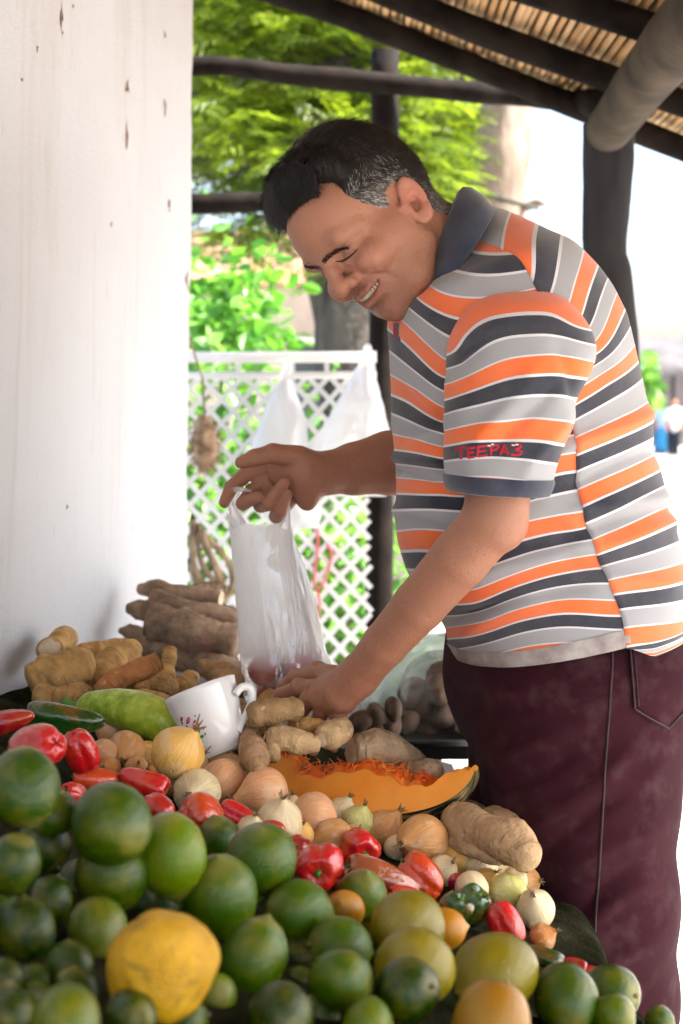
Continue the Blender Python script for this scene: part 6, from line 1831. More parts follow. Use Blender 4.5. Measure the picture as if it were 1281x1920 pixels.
def hair():
    f = HairField()
    V, Q = surface(f, HO - .20, HO + .20, .0032, 12, 0)
    h = toH(V); N = len(V)
    rng = np.random.default_rng(5)
    def colour(h, r):
        grey = np.clip(1.2 - np.abs(h[:, 2] - 1.8) / 4.6, 0, 1) * np.clip(1.25 - np.abs(h[:, 1] - 1.5) / 4.8, 0, 1)
        grey = np.maximum(grey, np.clip((-h[:, 1] - 3.2) / 2, 0, 1) * np.clip((1.5 - h[:, 2]) / 4, 0, 1))
        g = (r < .10 + .70 * grey)[:, None] * (grey > .05)[:, None]
        dark = np.array([.010, .008, .0075]) * (0.6 + 1.2 * r)[:, None]
        return np.where(g, np.array([.42, .40, .38]) * (.35 + .9 * r)[:, None], dark)
    me = mesh_np('hair', V, Q); greyw = np.clip(1.05 - np.abs(h[:, 2] - 1.0) / 4.0, 0, 1) * np.clip(1.2 - np.abs(h[:, 1] - 1.2) / 4.4, 0, 1)
    greyw = np.maximum(greyw, np.clip((-h[:, 1] - 3.2) / 2, 0, 1) * np.clip((1.5 - h[:, 2]) / 4, 0, 1))[:, None]
    attrc(me, 'tint', np.array([.011, .009, .008]) * (1 - greyw) + np.array([.13, .115, .10]) * greyw)
    o = bpy.data.objects.new('hair', me); COL.objects.link(o); me.materials.append(M['hair']); o.parent = MAN
    # strands combed forward and down from the crown
    e = 5e-4
    d0 = f.ev(V); g = np.stack([f.ev(V + np.eye(3)[i] * e) - d0 for i in range(3)], -1); g /= np.linalg.norm(g, axis=1)[:, None] + 1e-9
    hn = g @ HA.T
    ok = np.where((f.b.ev(V) / HS > .03))[0]
    n = 26000
    ix = rng.choice(ok, n); p0 = V[ix] + rng.normal(0, .001, (n, 3)); hh = h[ix]; nn = hn[ix]
    comb = np.stack([.25 * np.sign(hh[:, 0]) * np.clip(np.abs(hh[:, 0]) / 6, 0, 1), np.where(hh[:, 1] > 0, .75, -.35) - .5 * (hh[:, 2] < 3.5), -.55 - .5 * (np.abs(hh[:, 0]) / 7)], -1)
    comb[:, 1] = np.where(hh[:, 2] < 5, -.75, comb[:, 1])
    comb += rng.normal(0, .28, comb.shape)
    comb -= nn * (comb * nn).sum(1)[:, None]; comb /= np.linalg.norm(comb, axis=1)[:, None] + 1e-9
    top = np.clip((hh[:, 2] - 5) / 6, 0, 1)
    L = (.7 + 1.0 * top) * rng.uniform(.5, 1.2, n)
    lift = (.14 + .22 * top * rng.uniform(0, 1, n) + .5 * (rng.random(n) < .04) * top)
    D1 = (comb + nn * lift[:, None]); D2 = (comb + nn * (lift * .5)[:, None])
    toW = lambda a: a @ HA * HS
    w = np.cross(nn, comb); w /= np.linalg.norm(w, axis=1)[:, None] + 1e-9
    w = w * (.022 + .02 * rng.random(n))[:, None]
    P1 = p0 + toW(D1 * (L * .5)[:, None]); P2 = p0 + toW(D1 * (L * .5)[:, None] + D2 * (L * .5)[:, None])
    VV = np.stack([p0 + toW(w), p0 - toW(w), P1 - toW(w * .8), P1 + toW(w * .8), P2], 1).reshape(-1, 3)
    b = np.arange(n)[:, None] * 5
    me = mesh_np('strands', VV, [b + np.array([[0, 1, 2, 3]]), b + np.array([[3, 2, 4]])])
    attrc(me, 'tint', np.repeat(colour(hh, rng.random(n)), 5, 0))
    o2 = bpy.data.objects.new('hair_strands', me); COL.objects.link(o2); me.materials.append(M['hair']); o2.parent = o; o2['kind'] = 'stuff'
    # brows and lashes lie on the skin
    bvs = BVHTree.FromPolygons([Vector(v.co) for v in MAN.data.vertices], [tuple(q.vertices) for q in MAN.data.polygons])
    def onskin(x, y, off):
        hit, nn, _, _ = bvs.ray_cast(Vector((0, 0, CZ)), (W(x, y, 1) - Vector((0, 0, CZ))).normalized())
        if hit is None or hit.y > 2.0: return None, None
        if nn.dot(hit - Vector((0, 0, CZ))) > 0: nn = -nn
        return np.array(hit + nn * off), np.array(nn)
    for line, wid, m in (([(607, 493), (615, 482), (627, 473), (640, 467), (650, 466)], [7, 8, 7, 4.5, 2], 330), ([(567, 497), (580, 501), (596, 502)], [3, 4, 4], 150)):
        C = spline(np.array(line, float), 60); T = np.gradient(C, axis=0); T /= np.linalg.norm(T, axis=1)[:, None]
        Wd = np.interp(np.linspace(0, 1, 60), np.linspace(0, 1, len(wid)), wid)
        VV = []
        for q in range(m):
            i = rng.integers(0, 60); nv = np.array([-T[i][1], T[i][0]])
            c = C[i] + nv * rng.uniform(-1, 1) * Wd[i] * .5
            a2 = T[i] * rng.uniform(.8, 1.1) + nv * rng.normal(-.15, .30); l = rng.uniform(5, 10)
            p0, n0 = onskin(*c, .0002); p1, n1 = onskin(*(c + a2 * l), .0009)
            if p0 is None or p1 is None: continue
            wv = np.cross(p1 - p0, n0); wv /= np.linalg.norm(wv) + 1e-9; wv *= .00032
            VV += [p0 + wv, p0 - wv, p1]
        VV = np.array(VV)
        o3 = manpart('eyebrow', VV, np.arange(len(VV)).reshape(-1, 3), M['lash']); o3['kind'] = 'stuff'
    for line, r0 in (([(630, 490), (640, 490), (651, 485), (662, 476), (672, 466)], .0010), ([(590, 509), (597, 514), (603, 516)], .0008)):
        pts = [onskin(x, y, .0002)[0] for x, y in spline(np.array(line, float), 26)]
        pts = np.array([q for q in pts if q is not None])
        if len(pts) < 8: continue
        for _ in range(4): pts[1:-1] = (pts[:-2] + pts[1:-1] * 2 + pts[2:]) / 4
        V3, f3 = tube(pts, r0 * np.sin(np.linspace(.35, 2.9, len(pts))) + .0002, 6)
        manpart('eyelash', V3, f3, M['lash'])
    # teeth and the dark behind them
    for k in range(-5, 6):
        x = k * .46; y = 8.55 - .115 * x * x; z = -7.0 + .06 * x * x
        c0 = H(x, y, z); sz = np.array([.44, .32, .62 - .03 * abs(k)]) * HS
        V3, f3 = revolve(lambda th, t: (np.sin(np.pi * t) ** .45, -np.cos(np.pi * t)), 12, 8)
        ang = math.atan2(.23 * x, 1)
        R = np.array([[math.cos(ang), -math.sin(ang), 0], [math.sin(ang), math.cos(ang), 0], [0, 0, 1]])
        manpart('tooth', c0 + ((V3 * sz / 2) @ R.T) @ HA, f3, M['tooth'])
hair()

# ---------------------------------------------------------------- shirt
def tps(samples, Q):
    """smooth surface through (x, y, value) samples, evaluated at Q (n,2)"""
    S = np.array(samples, float); X = S[:, :2] / 100; v = S[:, 2]; n = len(S)
    def phi(r2): return np.where(r2 > 1e-12, .5 * r2 * np.log(r2 + 1e-12), 0)
    K = phi(((X[:, None] - X[None]) ** 2).sum(2)) + np.eye(n) * .02
    P = np.concatenate([np.ones((n, 1)), X], 1)
    A = np.block([[K, P], [P.T, np.zeros((3, 3))]])
    c = np.linalg.solve(A, np.concatenate([v, np.zeros(3)]))
    Y = Q / 100
    return phi(((Y[:, None] - X[None]) ** 2).sum(2)) @ c[:n] + np.concatenate([np.ones((len(Y), 1)), Y], 1) @ c[n:]
def lines(d): return [(x, y, (k + .15) if k != .15001 else .30) for k, pts in d.items() for x, y in pts]
ST_BACK = lines({0: [(964, 537), (970, 470), (980, 406)], 1: [(1069, 598), (1085, 550), (1102, 500)], 2: [(1123, 645), (1145, 605), (1160, 566)], 3: [(1070, 748), (1130, 710), (1190, 662)],
                 4: [(1050, 850), (1130, 815), (1210, 778)], 5: [(1076, 938), (1150, 905), (1228, 868)], 6: [(1102, 1031), (1180, 1000), (1253, 966)], 7: [(1135, 1102), (1210, 1090), (1281, 1073)], 8: [(1165, 1195), (1270, 1182)]})
ST_FRONT = lines({-1: [(893, 450), (850, 430)], 0: [(800, 553), (811, 560), (882, 578)], 1: [(727, 596), (764, 626), (798, 660), (830, 690)], 2: [(731, 720), (774, 739), (844, 781)], 3: [(731, 828), (788, 838), (840, 850), (1020, 790)],
                  4: [(746, 910), (842, 915), (1037, 872)], 5: [(750, 1015), (783, 1010), (971, 998), (1086, 977)], 6: [(800, 1118), (891, 1118), (980, 1083), (1114, 1052)], 7: [(842, 1186), (961, 1156), (1051, 1137), (1142, 1140)]})
ST_SLEEVE = lines({0: [(848, 648), (870, 603), (905, 577), (950, 567), (1000, 562), (1045, 572), (1080, 600)], 1: [(850, 732), (900, 712), (950, 692), (1000, 685), (1050, 683), (1090, 690)], 2: [(848, 820), (900, 810), (950, 808), (1000, 805), (1050, 812)],
                   2.83: [(845, 896), (930, 894), (1030, 908)], -.15: [(950, 546), (1000, 543)], .15001: [(862, 648), (900, 606), (950, 590), (1000, 586), (1050, 597)], .51: [(850, 690), (900, 660), (950, 637), (1000, 632), (1060, 636)]})
def near_px(P, yc):
    Q = P.copy(); Q[:, 1] = np.where(Q[:, 1] > yc, 2 * yc - Q[:, 1], Q[:, 1]); return topx(Q)
def loft_shirt():
    # rails in picture space: front outline, back outline, stripe number at front / seam / back, half width, depth
    K = [-0.55, -.22, 0.05, .5, 1, 2, 3, 4, 5, 6, 7, 7.62]
    Fr = [(800, 540), (786, 552), (768, 566), (748, 584), (733, 606), (735, 725), (745, 833), (752, 911), (752, 1015), (786, 1100), (838, 1174), (850, 1222)]
    Bk = [(872, 405), (915, 400), (956, 412), (1020, 442), (1078, 480), (1142, 568), (1175, 668), (1198, 776), (1216, 866), (1240, 966), (1268, 1064), (1276, 1130)]
    Hw = [.050, .060, .092, .150, .188, .205, .200, .196, .194, .194, .196, .200]
    Dp = [1.79, 1.79, 1.79, 1.795, 1.80, 1.80, 1.80, 1.80, 1.80, 1.80, 1.80, 1.80]
    A = np.array([[*f, *b, w, d, k] for f, b, w, d, k in zip(Fr, Bk, Hw, Dp, K)], float)
    m = 150
    S = spline(A, m)
    n = 160
    th = np.linspace(0, 2 * np.pi, n, endpoint=False)       # 0 = front, pi/2 = near side, pi = back
    V = np.zeros((m, n, 3)); ST = np.zeros((m, n))
    for i, (fx, fy, bx, by, w, d, k) in enumerate(S):
        Fp, Bp = px3(fx, fy, d), px3(bx, by, d)
        c = (Fp + Bp) / 2; a = (Fp - Bp) / 2
        ct, st = np.cos(th), np.sin(th)
        e = .88
        cc = np.sign(ct) * np.abs(ct) ** e; ss = np.sign(st) * np.abs(st) ** e
        V[i] = c + cc[:, None] * a - np.array([0, 1.0, 0]) * (ss * w)[:, None]
        ST[i] = k
    # hem: longer at front and back, vent on the sides
    t = np.linspace(0, 1, m)[:, None]
    side = np.sin(th)[None] ** 2
    # stripes sag towards the side seams (front panel) and lag on the back panel
    back = (np.cos(th) < -.22)
    low = np.clip((ST - 3) / 4, 0, 1)
    dip = .30 * (1 - low) + .05
    ST2 = ST - dip * np.abs(np.sin(th))[None] ** 2.0
    ST2 = np.where(back[None], ST2 + .30 + .05 * np.sin(ST), ST2)
    P = V.reshape(-1, 3)
    qn = near_px(P, 1.80)
    sb, sf = tps(ST_BACK, qn).reshape(m, n), tps(ST_FRONT, qn).reshape(m, n)
    ST2 = np.where(back[None], sb, sf)
    # folds: ridges on the near side given by picture lines (x1,y1,x2,y2,width px,height m)
    folds = [(1050, 850, 1215, 770, 14, .006), (1060, 905, 1235, 845, 12, -.004), (1075, 960, 1240, 930, 14, .005), (1090, 1030, 1262, 985, 14, .005), (1060, 1000, 1250, 955, 10, -.004),
             (1120, 1085, 1275, 1090, 14, .004), (740, 850, 850, 870, 10, .006), (735, 880, 845, 930, 9, -.006), (742, 960, 850, 975, 11, .005), (745, 820, 840, 790, 12, -.004),
             (880, 1090, 1110, 1010, 14, .004), (870, 1150, 1100, 1100, 12, -.004), (860, 1190, 1010, 1120, 12, .005), (840, 1160, 960, 1130, 9, -.004), (770, 700, 835, 770, 12, .006),
             (760, 640, 830, 680, 10, -.005), (1010, 560, 1080, 700, 16, .004), (1090, 560, 1130, 700, 14, -.003), (1000, 950, 1110, 1000, 12, .004), (960, 1010, 1080, 1060, 12, -.003)]
    q = topx(P); near = (P[:, 1] < 1.80)
    disp = np.zeros(len(P))
    for x1, y1, x2, y2, w, a in folds:
        e = np.array([x2 - x1, y2 - y1], float); L = np.linalg.norm(e); e /= L
        r = q - np.array([x1, y1]); u = r @ e; v = r @ np.array([-e[1], e[0]])
        v = v + 6 * np.sin(u / 37 + x1)
        disp += 1.5 * a * np.exp(-(np.abs(v) / w) ** 1.4) * np.clip(np.minimum(u + 25, L + 25 - u) / 45, 0, 1) * near
    disp += .0042 * (1 - 2 * np.abs(vnoise(P * np.array([7, 6, 13]), 6))) + .0022 * fbm(P * np.array([9, 7, 16]), 6, 3)
    # normals from the loft
    dV = np.gradient(V, axis=0); dU = np.roll(V, -1, 1) - np.roll(V, 1, 1)
    N = np.cross(dU, dV); N /= np.linalg.norm(N, axis=2)[..., None] + 1e-9
    ctr = V.mean(1)[:, None]; N *= np.sign((N * (V - ctr)).sum(2))[..., None]
    P = P + N.reshape(-1, 3) * disp[:, None]
    V = P.reshape(m, n, 3)
    return V, ST2, back, m, n, N
def grid_faces(m, cols, n, mask=None):
    i = np.arange(m - 1)[:, None] * n; j = np.array(cols)[None]; j2 = (j + 1) % n
    return np.stack([i + j, i + n + j, i + n + j2, i + j2], -1).reshape(-1, 4)
def clothes():
    V, ST, back, m, n, N = loft_shirt()
    sh = bpy.data.objects.new('shirt', None); COL.objects.link(sh); sh.parent = MAN; sh.empty_display_size = .05
    cols_b = [j for j in range(n) if back[j]]; cols_f = [j for j in range(n) if not back[j]]
    # panels: contiguous column runs, front panel wraps over index 0
    jb0, jb1 = cols_b[0], cols_b[-1]
    runs = {'back_panel': list(range(jb0 - 1, jb1 + 2)), 'front_panel': [x % n for x in range(jb1, n + jb0 + 1)]}
    out = {}
    for nm, run in runs.items():
        G = V[:, run].copy(); S = ST[:, run].copy()
        # use each panel's own stripe count up to its edge
        S = tps(ST_BACK if nm == 'back_panel' else ST_FRONT, near_px(G.reshape(-1, 3), 1.80)).reshape(S.shape)
        if nm == 'back_panel':
            # the back hangs lower, its hem drawn out past the vent
            G = G + N[:, run] * .0018
            extra = []
            Tn = V[-1][run] - V[-4][run]; Tn /= np.linalg.norm(Tn, axis=1)[:, None]
            add = .020
            uu = np.abs(np.linspace(-1, 1, len(run)))
            for q in range(1, 9):
                G = np.concatenate([G, (V[-1][run] + N[-1][run] * .0018 + Tn * (add * q / 8) * np.clip((1 - uu) * 6, .1, 1)[:, None])[None]]); S = np.concatenate([S, (S[-1] + .28 * q / 8 * np.clip((1 - uu) * 6, .1, 1))[None]])
        mm, nn = G.shape[:2]
        i = np.arange(mm - 1)[:, None] * nn; j = np.arange(nn - 1)[None]
        Q = np.stack([i + j, i + nn + j, i + nn + j + 1, i + j + 1], -1).reshape(-1, 4)
        me = mesh_np(nm, G.reshape(-1, 3), Q); attr(me, 'stripe', S.ravel()); me.materials.append(M['shirt'])
        o = bpy.data.objects.new(nm, me); COL.objects.link(o); o.parent = sh
        md = o.modifiers.new('cloth', 'SOLIDIFY'); md.thickness = .0022; md.offset = 0
        out[nm] = (G, Q)
    # grey hem band of the front panel
    G = out['front_panel'][0]; a, b = G[-1], G[-8]
    nn_ = G.shape[1]
    nrm = N[-1][runs['front_panel']]
    band = np.stack([b + nrm * .0022, (a + b) / 2 + nrm * .003, a + nrm * .0026, a - (b - a) * .06 - nrm * .001], 0)
    i = np.arange(3)[:, None] * nn_; j = np.arange(nn_ - 1)[None]
    hm = NT('hem_grey'); hm.base(hm.ramp(hm.noise(hm.coord(), 40, 4), [(.35, (.24, .21, .20)), (.7, (.42, .39, .38))]), .9, .2)
    M['hem'] = hm.m
    o = manpart('hem', band.reshape(-1, 3), np.stack([i + j, i + nn_ + j, i + nn_ + j + 1, i + j + 1], -1).reshape(-1, 4), M['hem'], sh)
    # sleeves
    def sleeve(rails, dcen, far=False):
        A = np.array(rails, float)             # Lx,Ly,Rx,Ry,half depth,d, stripe L, stripe R
        m2, n2 = 90, 72
        S = spline(A, m2); th = np.linspace(0, 2 * np.pi, n2, endpoint=False)
        G = np.zeros((m2, n2, 3)); SS = np.zeros((m2, n2))
        for i, (lx, ly, rx, ry, w, d, sl, sr) in enumerate(S):
            L, R = px3(lx, ly, d), px3(rx, ry, d); c = (L + R) / 2; a = (L - R) / 2
            ct, st = np.cos(th), np.sin(th)
            cc = np.sign(ct) * np.abs(ct) ** .85; ss = np.sign(st) * np.abs(st) ** .85
            G[i] = c + cc[:, None] * a - np.array([0, 1., 0]) * (ss * w)[:, None]
            u = (1 - ct) / 2
            SS[i] = sl * (1 - u) + sr * u
        if not far: SS = tps(ST_SLEEVE, near_px(G.reshape(-1, 3), dcen)).reshape(SS.shape)
        P = G.reshape(-1, 3); q = topx(P); disp = .0022 * fbm(P * np.array([10, 8, 12]), 15, 3) + .003 * (1 - 2 * np.abs(vnoise(P * np.array([9, 6, 11]) + 4, 16)))
        fl = [(880, 860, 1000, 690, 14, .005), (930, 850, 1040, 720, 12, -.004), (850, 700, 900, 640, 14, -.004), (850, 790, 950, 720, 12, .003), (975, 900, 1060, 780, 14, .004), (860, 650, 960, 600, 14, .003), (1040, 640, 1085, 760, 14, -.004)]
        for x1, y1, x2, y2, w, a in fl:
            e = np.array([x2 - x1, y2 - y1], float); L = np.linalg.norm(e); e /= L
            r = q - np.array([x1, y1]); u = r @ e; v = r @ np.array([-e[1], e[0]]) + 5 * np.sin(u / 30)
            disp += 1.5 * a * np.exp(-(np.abs(v) / w) ** 1.4) * np.clip(np.minimum(u + 20, L + 20 - u) / 40, 0, 1) * (0 if far else 1)
        ctr = G.mean(1)[:, None]; D = G - ctr; D /= np.linalg.norm(D, axis=2)[..., None] + 1e-6
        G = (P + D.reshape(-1, 3) * disp[:, None]).reshape(m2, n2, 3)
        i = np.arange(m2 - 1)[:, None] * n2; j = np.arange(n2)[None]; j2 = (j + 1) % n2
        Q = np.stack([i + j, i + n2 + j, i + n2 + j2, i + j2], -1).reshape(-1, 4)
        me = mesh_np('sleeve', G.reshape(-1, 3), Q); attr(me, 'stripe', SS.ravel()); me.materials.append(M['shirt'])
        o = bpy.data.objects.new('sleeve', me); COL.objects.link(o); o.parent = sh
        md = o.modifiers.new('cloth', 'SOLIDIFY'); md.thickness = .0022; md.offset = 0
        # ribbed cuff
        T = G[-1] - G[-5]; T /= np.linalg.norm(T, axis=1)[:, None]
        Dl = D.reshape(m2, n2, 3)[-1]
        Lc = rp(24, 1.6)
        C = np.stack([G[-1] - T * .004 + Dl * .002, G[-1] + T * .0 + Dl * .0035, G[-1] + T * Lc * .5 + Dl * .0028, G[-1] + T * Lc + Dl * .001, G[-1] + T * (Lc + .001) - Dl * .003, G[-1] + T * Lc * .4 - Dl * .003], 0)
        i = np.arange(5)[:, None] * n2
        manpart('cuff', C.reshape(-1, 3), np.stack([i + j, i + n2 + j, i + n2 + j2, i + j2], -1).reshape(-1, 4), M['navy'], o)
        return G, Q, o
    near = [(962, 547, 1000, 545, .004, 1.640, .06, .06), (915, 556, 1036, 553, .030, 1.625, .06, .10), (876, 584, 1068, 578, .056, 1.614, .06, .14), (853, 630, 1098, 622, .068, 1.606, .08, .30), (845, 668, 1106, 660, .074, 1.604, .42, .66),
            (843, 711, 1098, 694, .076, 1.600, 1.0, 1.0), (842, 753, 1086, 726, .076, 1.596, 1.32, 1.32), (842, 805, 1064, 800, .076, 1.588, 2.0, 2.02), (841, 833, 1050, 836, .076, 1.586, 2.32, 2.36), (841, 868, 1038, 868, .076, 1.584, 2.66, 2.68), (842, 894, 1028, 904, .076, 1.582, 2.96, 3.03)]
    # orange stripe centres sit at n + .15
    G, Q, so = sleeve(near, 1.6)
    far = [(870, 560, 960, 560, .05, 1.985, 0, 0), (830, 620, 985, 610, .085, 1.985, .4, .4), (800, 700, 960, 690, .085, 1.995, 1.2, 1.2), (775, 790, 930, 800, .08, 2.005, 2.2, 2.2), (768, 815, 915, 835, .08, 2.01, 2.6, 2.6)]
    sleeve(far, 2.0, True)
    # collar: folded band round the neck
    n3 = 64; th = np.linspace(0, 2 * np.pi, n3, endpoint=False)
    def ring(f, b, w, d, sag=0):
        Fp, Bp = px3(*f, d), px3(*b, d); c = (Fp + Bp) / 2; a = (Fp - Bp) / 2
        ct, st = np.cos(th), np.sin(th)
        return c + (np.sign(ct) * np.abs(ct) ** .85)[:, None] * a - np.array([0, 1., 0]) * (np.sign(st) * np.abs(st) ** .55 * w)[:, None]
    rings = [ring((790, 560), (862, 392), .070, 1.785), ring((778, 548), (858, 366), .076, 1.785), ring((776, 552), (866, 357), .081, 1.785), ring((776, 562), (880, 360), .088, 1.786),
             ring((776, 578), (902, 378), .112, 1.787), ring((784, 614), (920, 406), .132, 1.788), ring((786, 614), (918, 410), .129, 1.788)]
    R = np.array(rings)
    R = R + .0022 * fbm(R * 18, 4, 2)[..., None]
    i = np.arange(len(rings) - 1)[:, None] * n3; j = np.arange(n3)[None]; j2 = (j + 1) % n3
    keep = [k for k in range(n3) if not (k < 2 or k > n3 - 3)]      # open at the throat
    j = np.array(keep)[None]; j2 = (j + 1) % n3
    o = manpart('collar', R.reshape(-1, 3), np.stack([i + j, i + n3 + j, i + n3 + j2, i + j2], -1).reshape(-1, 4), M['navy'], sh)
    md = o.modifiers.new('cloth', 'SOLIDIFY'); md.thickness = .0025; md.offset = 0
    # embroidered letters across the navy stripe of the sleeve
    bv = BVHTree.FromPolygons([Vector(v) for v in G.reshape(-1, 3)], [tuple(q) for q in Q])
    def onto(bv, x, y, off):
        hit, nn, _, _ = bv.ray_cast(Vector((0, 0, CZ)), (W(x, y, 1) - Vector((0, 0, CZ))).normalized())
        if hit is None: return None
        if nn.dot(hit - Vector((0, 0, CZ))) > 0: nn = -nn
        return np.array(hit + nn * off)
    def stroke(bv, pts, w, mat, name, parent, off=.0022):
        P = spline(pts, 10) if len(pts) > 2 else np.linspace(pts[0], pts[1], 6)
        T = np.gradient(P, axis=0); T /= np.linalg.norm(T, axis=1)[:, None] + 1e-9
        Nn = np.stack([-T[:, 1], T[:, 0]], -1) * w / 2
        V = []
        for p, q in zip(P, Nn):
            a, c, b = onto(bv, *(p + q), off * .5), onto(bv, *p, off), onto(bv, *(p - q), off * .5)
            if a is None or b is None or c is None: return
            V += [a, c, b]
        k = len(P); f = [(3 * i + s, 3 * i + s + 1, 3 * i + s + 4, 3 * i + s + 3) for i in range(k - 1) for s in (0, 1)]
        manpart(name, np.array(V), f, mat, parent)
    def X(u, v): return (856 + u * 122, 843 - u * 8 - 3.5 * math.sin(u * 3.1) + v * 22 - 2)     # u along, v down
    letters = [[[(.00, .05), (.16, .02)], [(.08, .05), (.085, .98)]],
               [[(.19, .15), (.19, .95)], [(.19, .15), (.29, .12)], [(.19, .5), (.27, .5)], [(.19, .93), (.29, .93)]],
               [[(.33, .08), (.33, .95)], [(.33, .1), (.48, .08)], [(.33, .5), (.46, .5)], [(.33, .93), (.48, .93)]],
               [[(.53, .10), (.53, .95)], [(.53, .1), (.62, .08), (.65, .28), (.60, .5), (.53, .5)]],
               [[(.67, .95), (.735, .10)], [(.735, .10), (.80, .95)], [(.69, .66), (.78, .66)]],
               [[(.84, .12), (.95, .05), (.98, .25), (.90, .46)], [(.90, .46), (.99, .62), (.97, .9), (.84, .92)]]]
    emb = bpy.data.objects.new('embroidered_letters', None); COL.objects.link(emb); emb.parent = so; emb.empty_display_size = .02
    emb.parent = so
    allv = []
    for L in letters:
        for st in L:
            stroke(bv, np.array([X(*p) for p in st]), 4.6, M['red_thread'], 'letter', so)
    bpy.data.objects.remove(emb)
    for (u, v) in ((.50, .10), (.55, .0), (.88, .12), (.93, .06)):
        x, y = X(u, v); stroke(bv, np.array([(x - 2.5, y), (x + 2.5, y)]), 3, M['white_thread'], 'white_stitch', so, .003)
    # chest badge
    Gf, Qf = out['front_panel']
    bf = BVHTree.FromPolygons([Vector(v) for v in Gf.reshape(-1, 3)], [tuple(q) for q in Qf])
    stroke(bf, np.array([(745, 606), (744, 622), (747, 640)]), 13, M['navy'], 'badge', sh, .002)
    stroke(bf, np.array([(744, 614), (743, 632)]), 4, M['red_thread'], 'badge_mark', sh, .004)
    # side vent and seam lines
    return sh
clothes()

# ---------------------------------------------------------------- trousers
def trousers():
    s = SDF()
    s.ell(px3(1072, 1235, 1.80), (.145, .165, .155), None, .03)
    s.ell(px3(1150, 1290, 1.72), (.098, .085, .125), None, .05)      # near buttock
    s.ell(px3(1140, 1290, 1.88), (.098, .085, .125), None, .05)
    s.cone(px3(1062, 1180, 1.80), px3(1060, 1260, 1.80), .145, .150, .04)
    # near leg
    s.chain([px3(1075, 1310, 1.715), px3(1088, 1480, 1.70), px3(1112, 1690, 1.70), px3(1128, 1860, 1.72), px3(1140, 2150, 1.74), px3(1150, 2490, 1.76)], [.128, .112, .096, .086, .080, .078], .03)
    # far leg, a little ahead
    s.chain([px3(1045, 1310, 1.885), px3(1040, 1480, 1.89), px3(1052, 1690, 1.90), px3(1070, 1860, 1.90), px3(1082, 2120, 1.90), px3(1090, 2340, 1.90)], [.124, .108, .094, .086, .080, .078], .03)
    class F2:
        def __init__(q): q.p = s.p
        def ev(q, P, cen=None, rad=None):
            d = s.ev(P, cen, rad)
            px = topx(P)
            w = 0
            for x1, y1, x2, y2, wd, a in [(905, 1440, 1060, 1370, 14, .006), (920, 1490, 1080, 1420, 12, -.005), (1000, 1560, 1200, 1400, 18, .006), (1010, 1600, 1220, 1460, 14, -.005), (1060, 1620, 1240, 1560, 16, .005),
                                      (1080, 1760, 1230, 1640, 16, .006), (1060, 1720, 1200, 1620, 12, -.004), (1100, 1850, 1225, 1760, 14, .005), (870, 1300, 990, 1290, 12, .004), (1000, 1380, 1130, 1350, 12, .003), (900, 1350, 1000, 1320, 10, -.004), (1160, 1500, 1250, 1430, 14, .004)]:
                e = np.array([x2 - x1, y2 - y1], float); L = np.linalg.norm(e); e /= L
                r = px - np.array([x1, y1]); u = r @ e; v = r @ np.array([-e[1], e[0]]) + 7 * np.sin(u / 40 + x1)
                w = w + a * np.exp(-(v / wd) ** 2) * np.clip(np.minimum(u + 25, L + 25 - u) / 50, 0, 1)
            w = w * (P[:, 1] < 1.80)
            return d - w - .0018 * vnoise(P * np.array([14, 14, 22]), 3)
        evb = ev
        def project(q, P, n): return P
    f = F2()
    V, Q = surface(f, (.10, 1.52, .01), (.50, 2.06, 1.06), .005, 12, 0)
    keep = np.ones(len(Q), bool)
    # cut flat at the waist, hidden under the shirt, and the hems
    zq = V[Q][:, :, 2].max(1); keep &= zq < 1.0
    o = manpart('trousers', V, Q[keep], M['denim'])
    bv = BVHTree.FromPolygons([Vector(v) for v in V], [tuple(q) for q in Q])
    def onto(x, y, off):
        hit, nn, _, _ = bv.ray_cast(Vector((0, 0, CZ)), (W(x, y, 1) - Vector((0, 0, CZ))).normalized())
        if hit is None: return None
        if nn.dot(hit - Vector((0, 0, CZ))) > 0: nn = -nn
        return np.array(hit + nn * off)
    def welt(pts, r, name, off=.0005, mat='seam'):
        P = spline(np.array(pts, float), max(10, len(pts) * 8)); v = [onto(x, y, off) for x, y in P]; v = [q for q in v if q is not None]
        if len(v) < 4: return
        T, fc = tube(np.array(v), r, 6); manpart(name, T, fc, M[mat], o)
    welt([(1140, 1165), (1148, 1230), (1143, 1320), (1134, 1450), (1128, 1560), (1120, 1680), (1112, 1800), (1108, 1895)], .0016, 'side_seam')
    # back pocket: a patch of denim
    pw = np.array([(1168, 1165), (1290, 1175), (1292, 1300), (1248, 1366), (1186, 1328), (1176, 1240)], float)
    us = np.linspace(0, 1, 16)
    left = spline(np.array([(1172, 1160), (1178, 1230), (1187, 1330)], float), 16)
    G = []
    for a, u in zip(left, us):
        b = np.array([1290, a[1] + 8]); row = []
        for k in range(14):
            x = a[0] + (b[0] - a[0]) * k / 13; y = a[1] + (b[1] - a[1]) * k / 13
            ybot = 1330 + 36 * min(k / 13 / .58, 1) - 45 * max(0, (k / 13 - .58) / .42)
            y = 1165 + (y - 1165) * (ybot - 1165) / (1333 - 1165)
            row.append(onto(x, y, .0035))
        G.append(row)
    G = [[c for c in r] for r in G]
    idx = {}; VV = []; fs = []
    for i, r in enumerate(G):
        for k, c in enumerate(r):
            if c is not None: idx[i, k] = len(VV); VV.append(c)
    for i in range(15):
        for k in range(13):
            q = [(i, k), (i + 1, k), (i + 1, k + 1), (i, k + 1)]
            if all(z in idx for z in q): fs.append(tuple(idx[z] for z in q))
    if fs:
        po = manpart('back_pocket', np.array(VV), fs, M['denim'], o)
        md = po.modifiers.new('cloth', 'SOLIDIFY'); md.thickness = .003; md.offset = -1
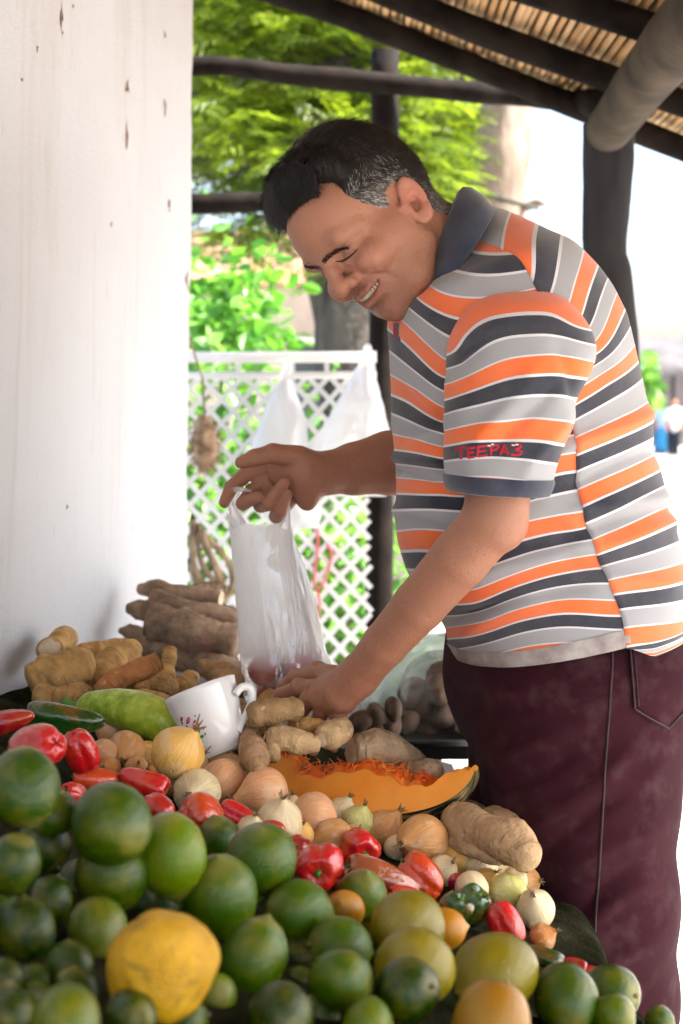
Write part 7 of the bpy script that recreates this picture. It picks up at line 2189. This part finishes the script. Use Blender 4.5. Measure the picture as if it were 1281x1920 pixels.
    welt([(1174, 1165), (1180, 1235), (1187, 1328)], .0012, 'pocket_stitching', .0042); welt([(1187, 1328), (1215, 1346), (1249, 1364)], .0012, 'pocket_stitching', .0042); welt([(1249, 1364), (1275, 1335), (1290, 1318)], .0012, 'pocket_stitching', .0042)
    welt([(1182, 1170), (1187, 1235), (1194, 1322)], .0007, 'pocket_stitching', .0042)
    # shoes under the table
    for (x, y) in ((.325, 1.76), (.285, 1.90)):
        V3, f3 = revolve(lambda th, t: (np.sin(np.pi * t) ** .6, -np.cos(np.pi * t)), 20, 12)
        V3 = V3 * np.array([.135, .05, .045]) + np.array([x - .05, y, .045]); V3[:, 2] = np.maximum(V3[:, 2], .004)
        manpart('shoe', V3, f3, M['black_tray'])
trousers()

# ================================================================== people far off on the square
def far_person(px, foot, h, label, top, bottom, dress=False, seed=0, lean=0.0):
    """small figure in the distance: body, shirt, trousers"""
    d = CZ * F / (foot - HY); x0 = (px - CX) / F * d; k = h * d / F
    def P(x, y, z): return np.array([x0 + (x + lean * z) * k, d + y * k, z * k])
    s = SDF()
    s.ell(P(0, 0, .93), (.052 * k, .058 * k, .068 * k), None, .01); s.cone(P(0, 0, .88), P(0, 0, .82), .03 * k, .035 * k, .02)
    s.cone(P(0, 0, .76), P(0, 0, .52), .075 * k, .07 * k, .03)
    for q in (-1, 1):
        s.chain([P(.11 * q, 0, .79), P(.14 * q, .01, .62), P(.12 * q, -.05, .48)], [.032 * k, .026 * k, .02 * k], .02)
        s.ell(P(.118 * q, -.06, .455), (.018 * k, .022 * k, .03 * k), None, .02)
        s.chain([P(.05 * q, 0, .50), P(.055 * q, -.03 * q, .27), P(.055 * q, .03 * q, .03)], [.055 * k, .04 * k, .028 * k], .03)
        s.ell(P(.057 * q, .03 * q - .035, .018), (.026 * k, .07 * k, .018 * k), None, .02)
    lo, hi = P(-.25, -.2, -.02), P(.25, .2, 1.03)
    V, Q = surface(s, lo, hi, .022 * k / 1.2, 12, 1)
    me = mesh_np('person', V, Q); attrc(me, 'tint', np.tile([.35, .17, .11], (len(V), 1))); me.materials.append(M['skin'])
    o = bpy.data.objects.new('person', me); COL.objects.link(o); tag(o, label, 'person', None)
    def cloth(name, fn, col):
        c = SDF(); fn(c); V, Q = surface(c, lo, hi, .022 * k / 1.2, 12, 1)
        t = NT(name + str(seed)); t.base(col, .9, .1)
        ob = bpy.data.objects.new(name, mesh_np(name, V, Q)); ob.data.materials.append(t.m); COL.objects.link(ob); ob.parent = o
    def shirt(c):
        c.cone(P(0, 0, .77), P(0, 0, .50), .088 * k, .088 * k, .03)
        for q in (-1, 1): c.cone(P(.10 * q, 0, .79), P(.138 * q, .01, .64), .042 * k, .038 * k, .03)
    def legs(c):
        c.ell(P(0, 0, .49), (.085 * k, .075 * k, .06 * k), None, .02)
        for q in (-1, 1): c.chain([P(.05 * q, 0, .48), P(.055 * q, -.03 * q, .27), P(.055 * q, .03 * q, .06)], [.066 * k, .05 * k, .042 * k], .03)
    def skirt(c):
        c.cone(P(0, 0, .55), P(0, 0, .14), .08 * k, .13 * k, .03)
    cloth('shirt', shirt, top); cloth('dress_skirt' if dress else 'trousers', skirt if dress else legs, bottom)
    def hr(c): c.ell(P(0, .012, .945), (.057 * k, .062 * k, .065 * k), None, .01)
    cloth('hair', hr, (.01, .008, .008))
far_person(1240, 852, 104, 'distant person in a blue dress standing on the sunlit square', (.30, .42, .52), (.04, .22, .42), True, 1)
far_person(1262, 858, 112, 'distant person in white shirt and dark trousers walking on the square', (.55, .55, .55), (.015, .02, .03), False, 2, .03)
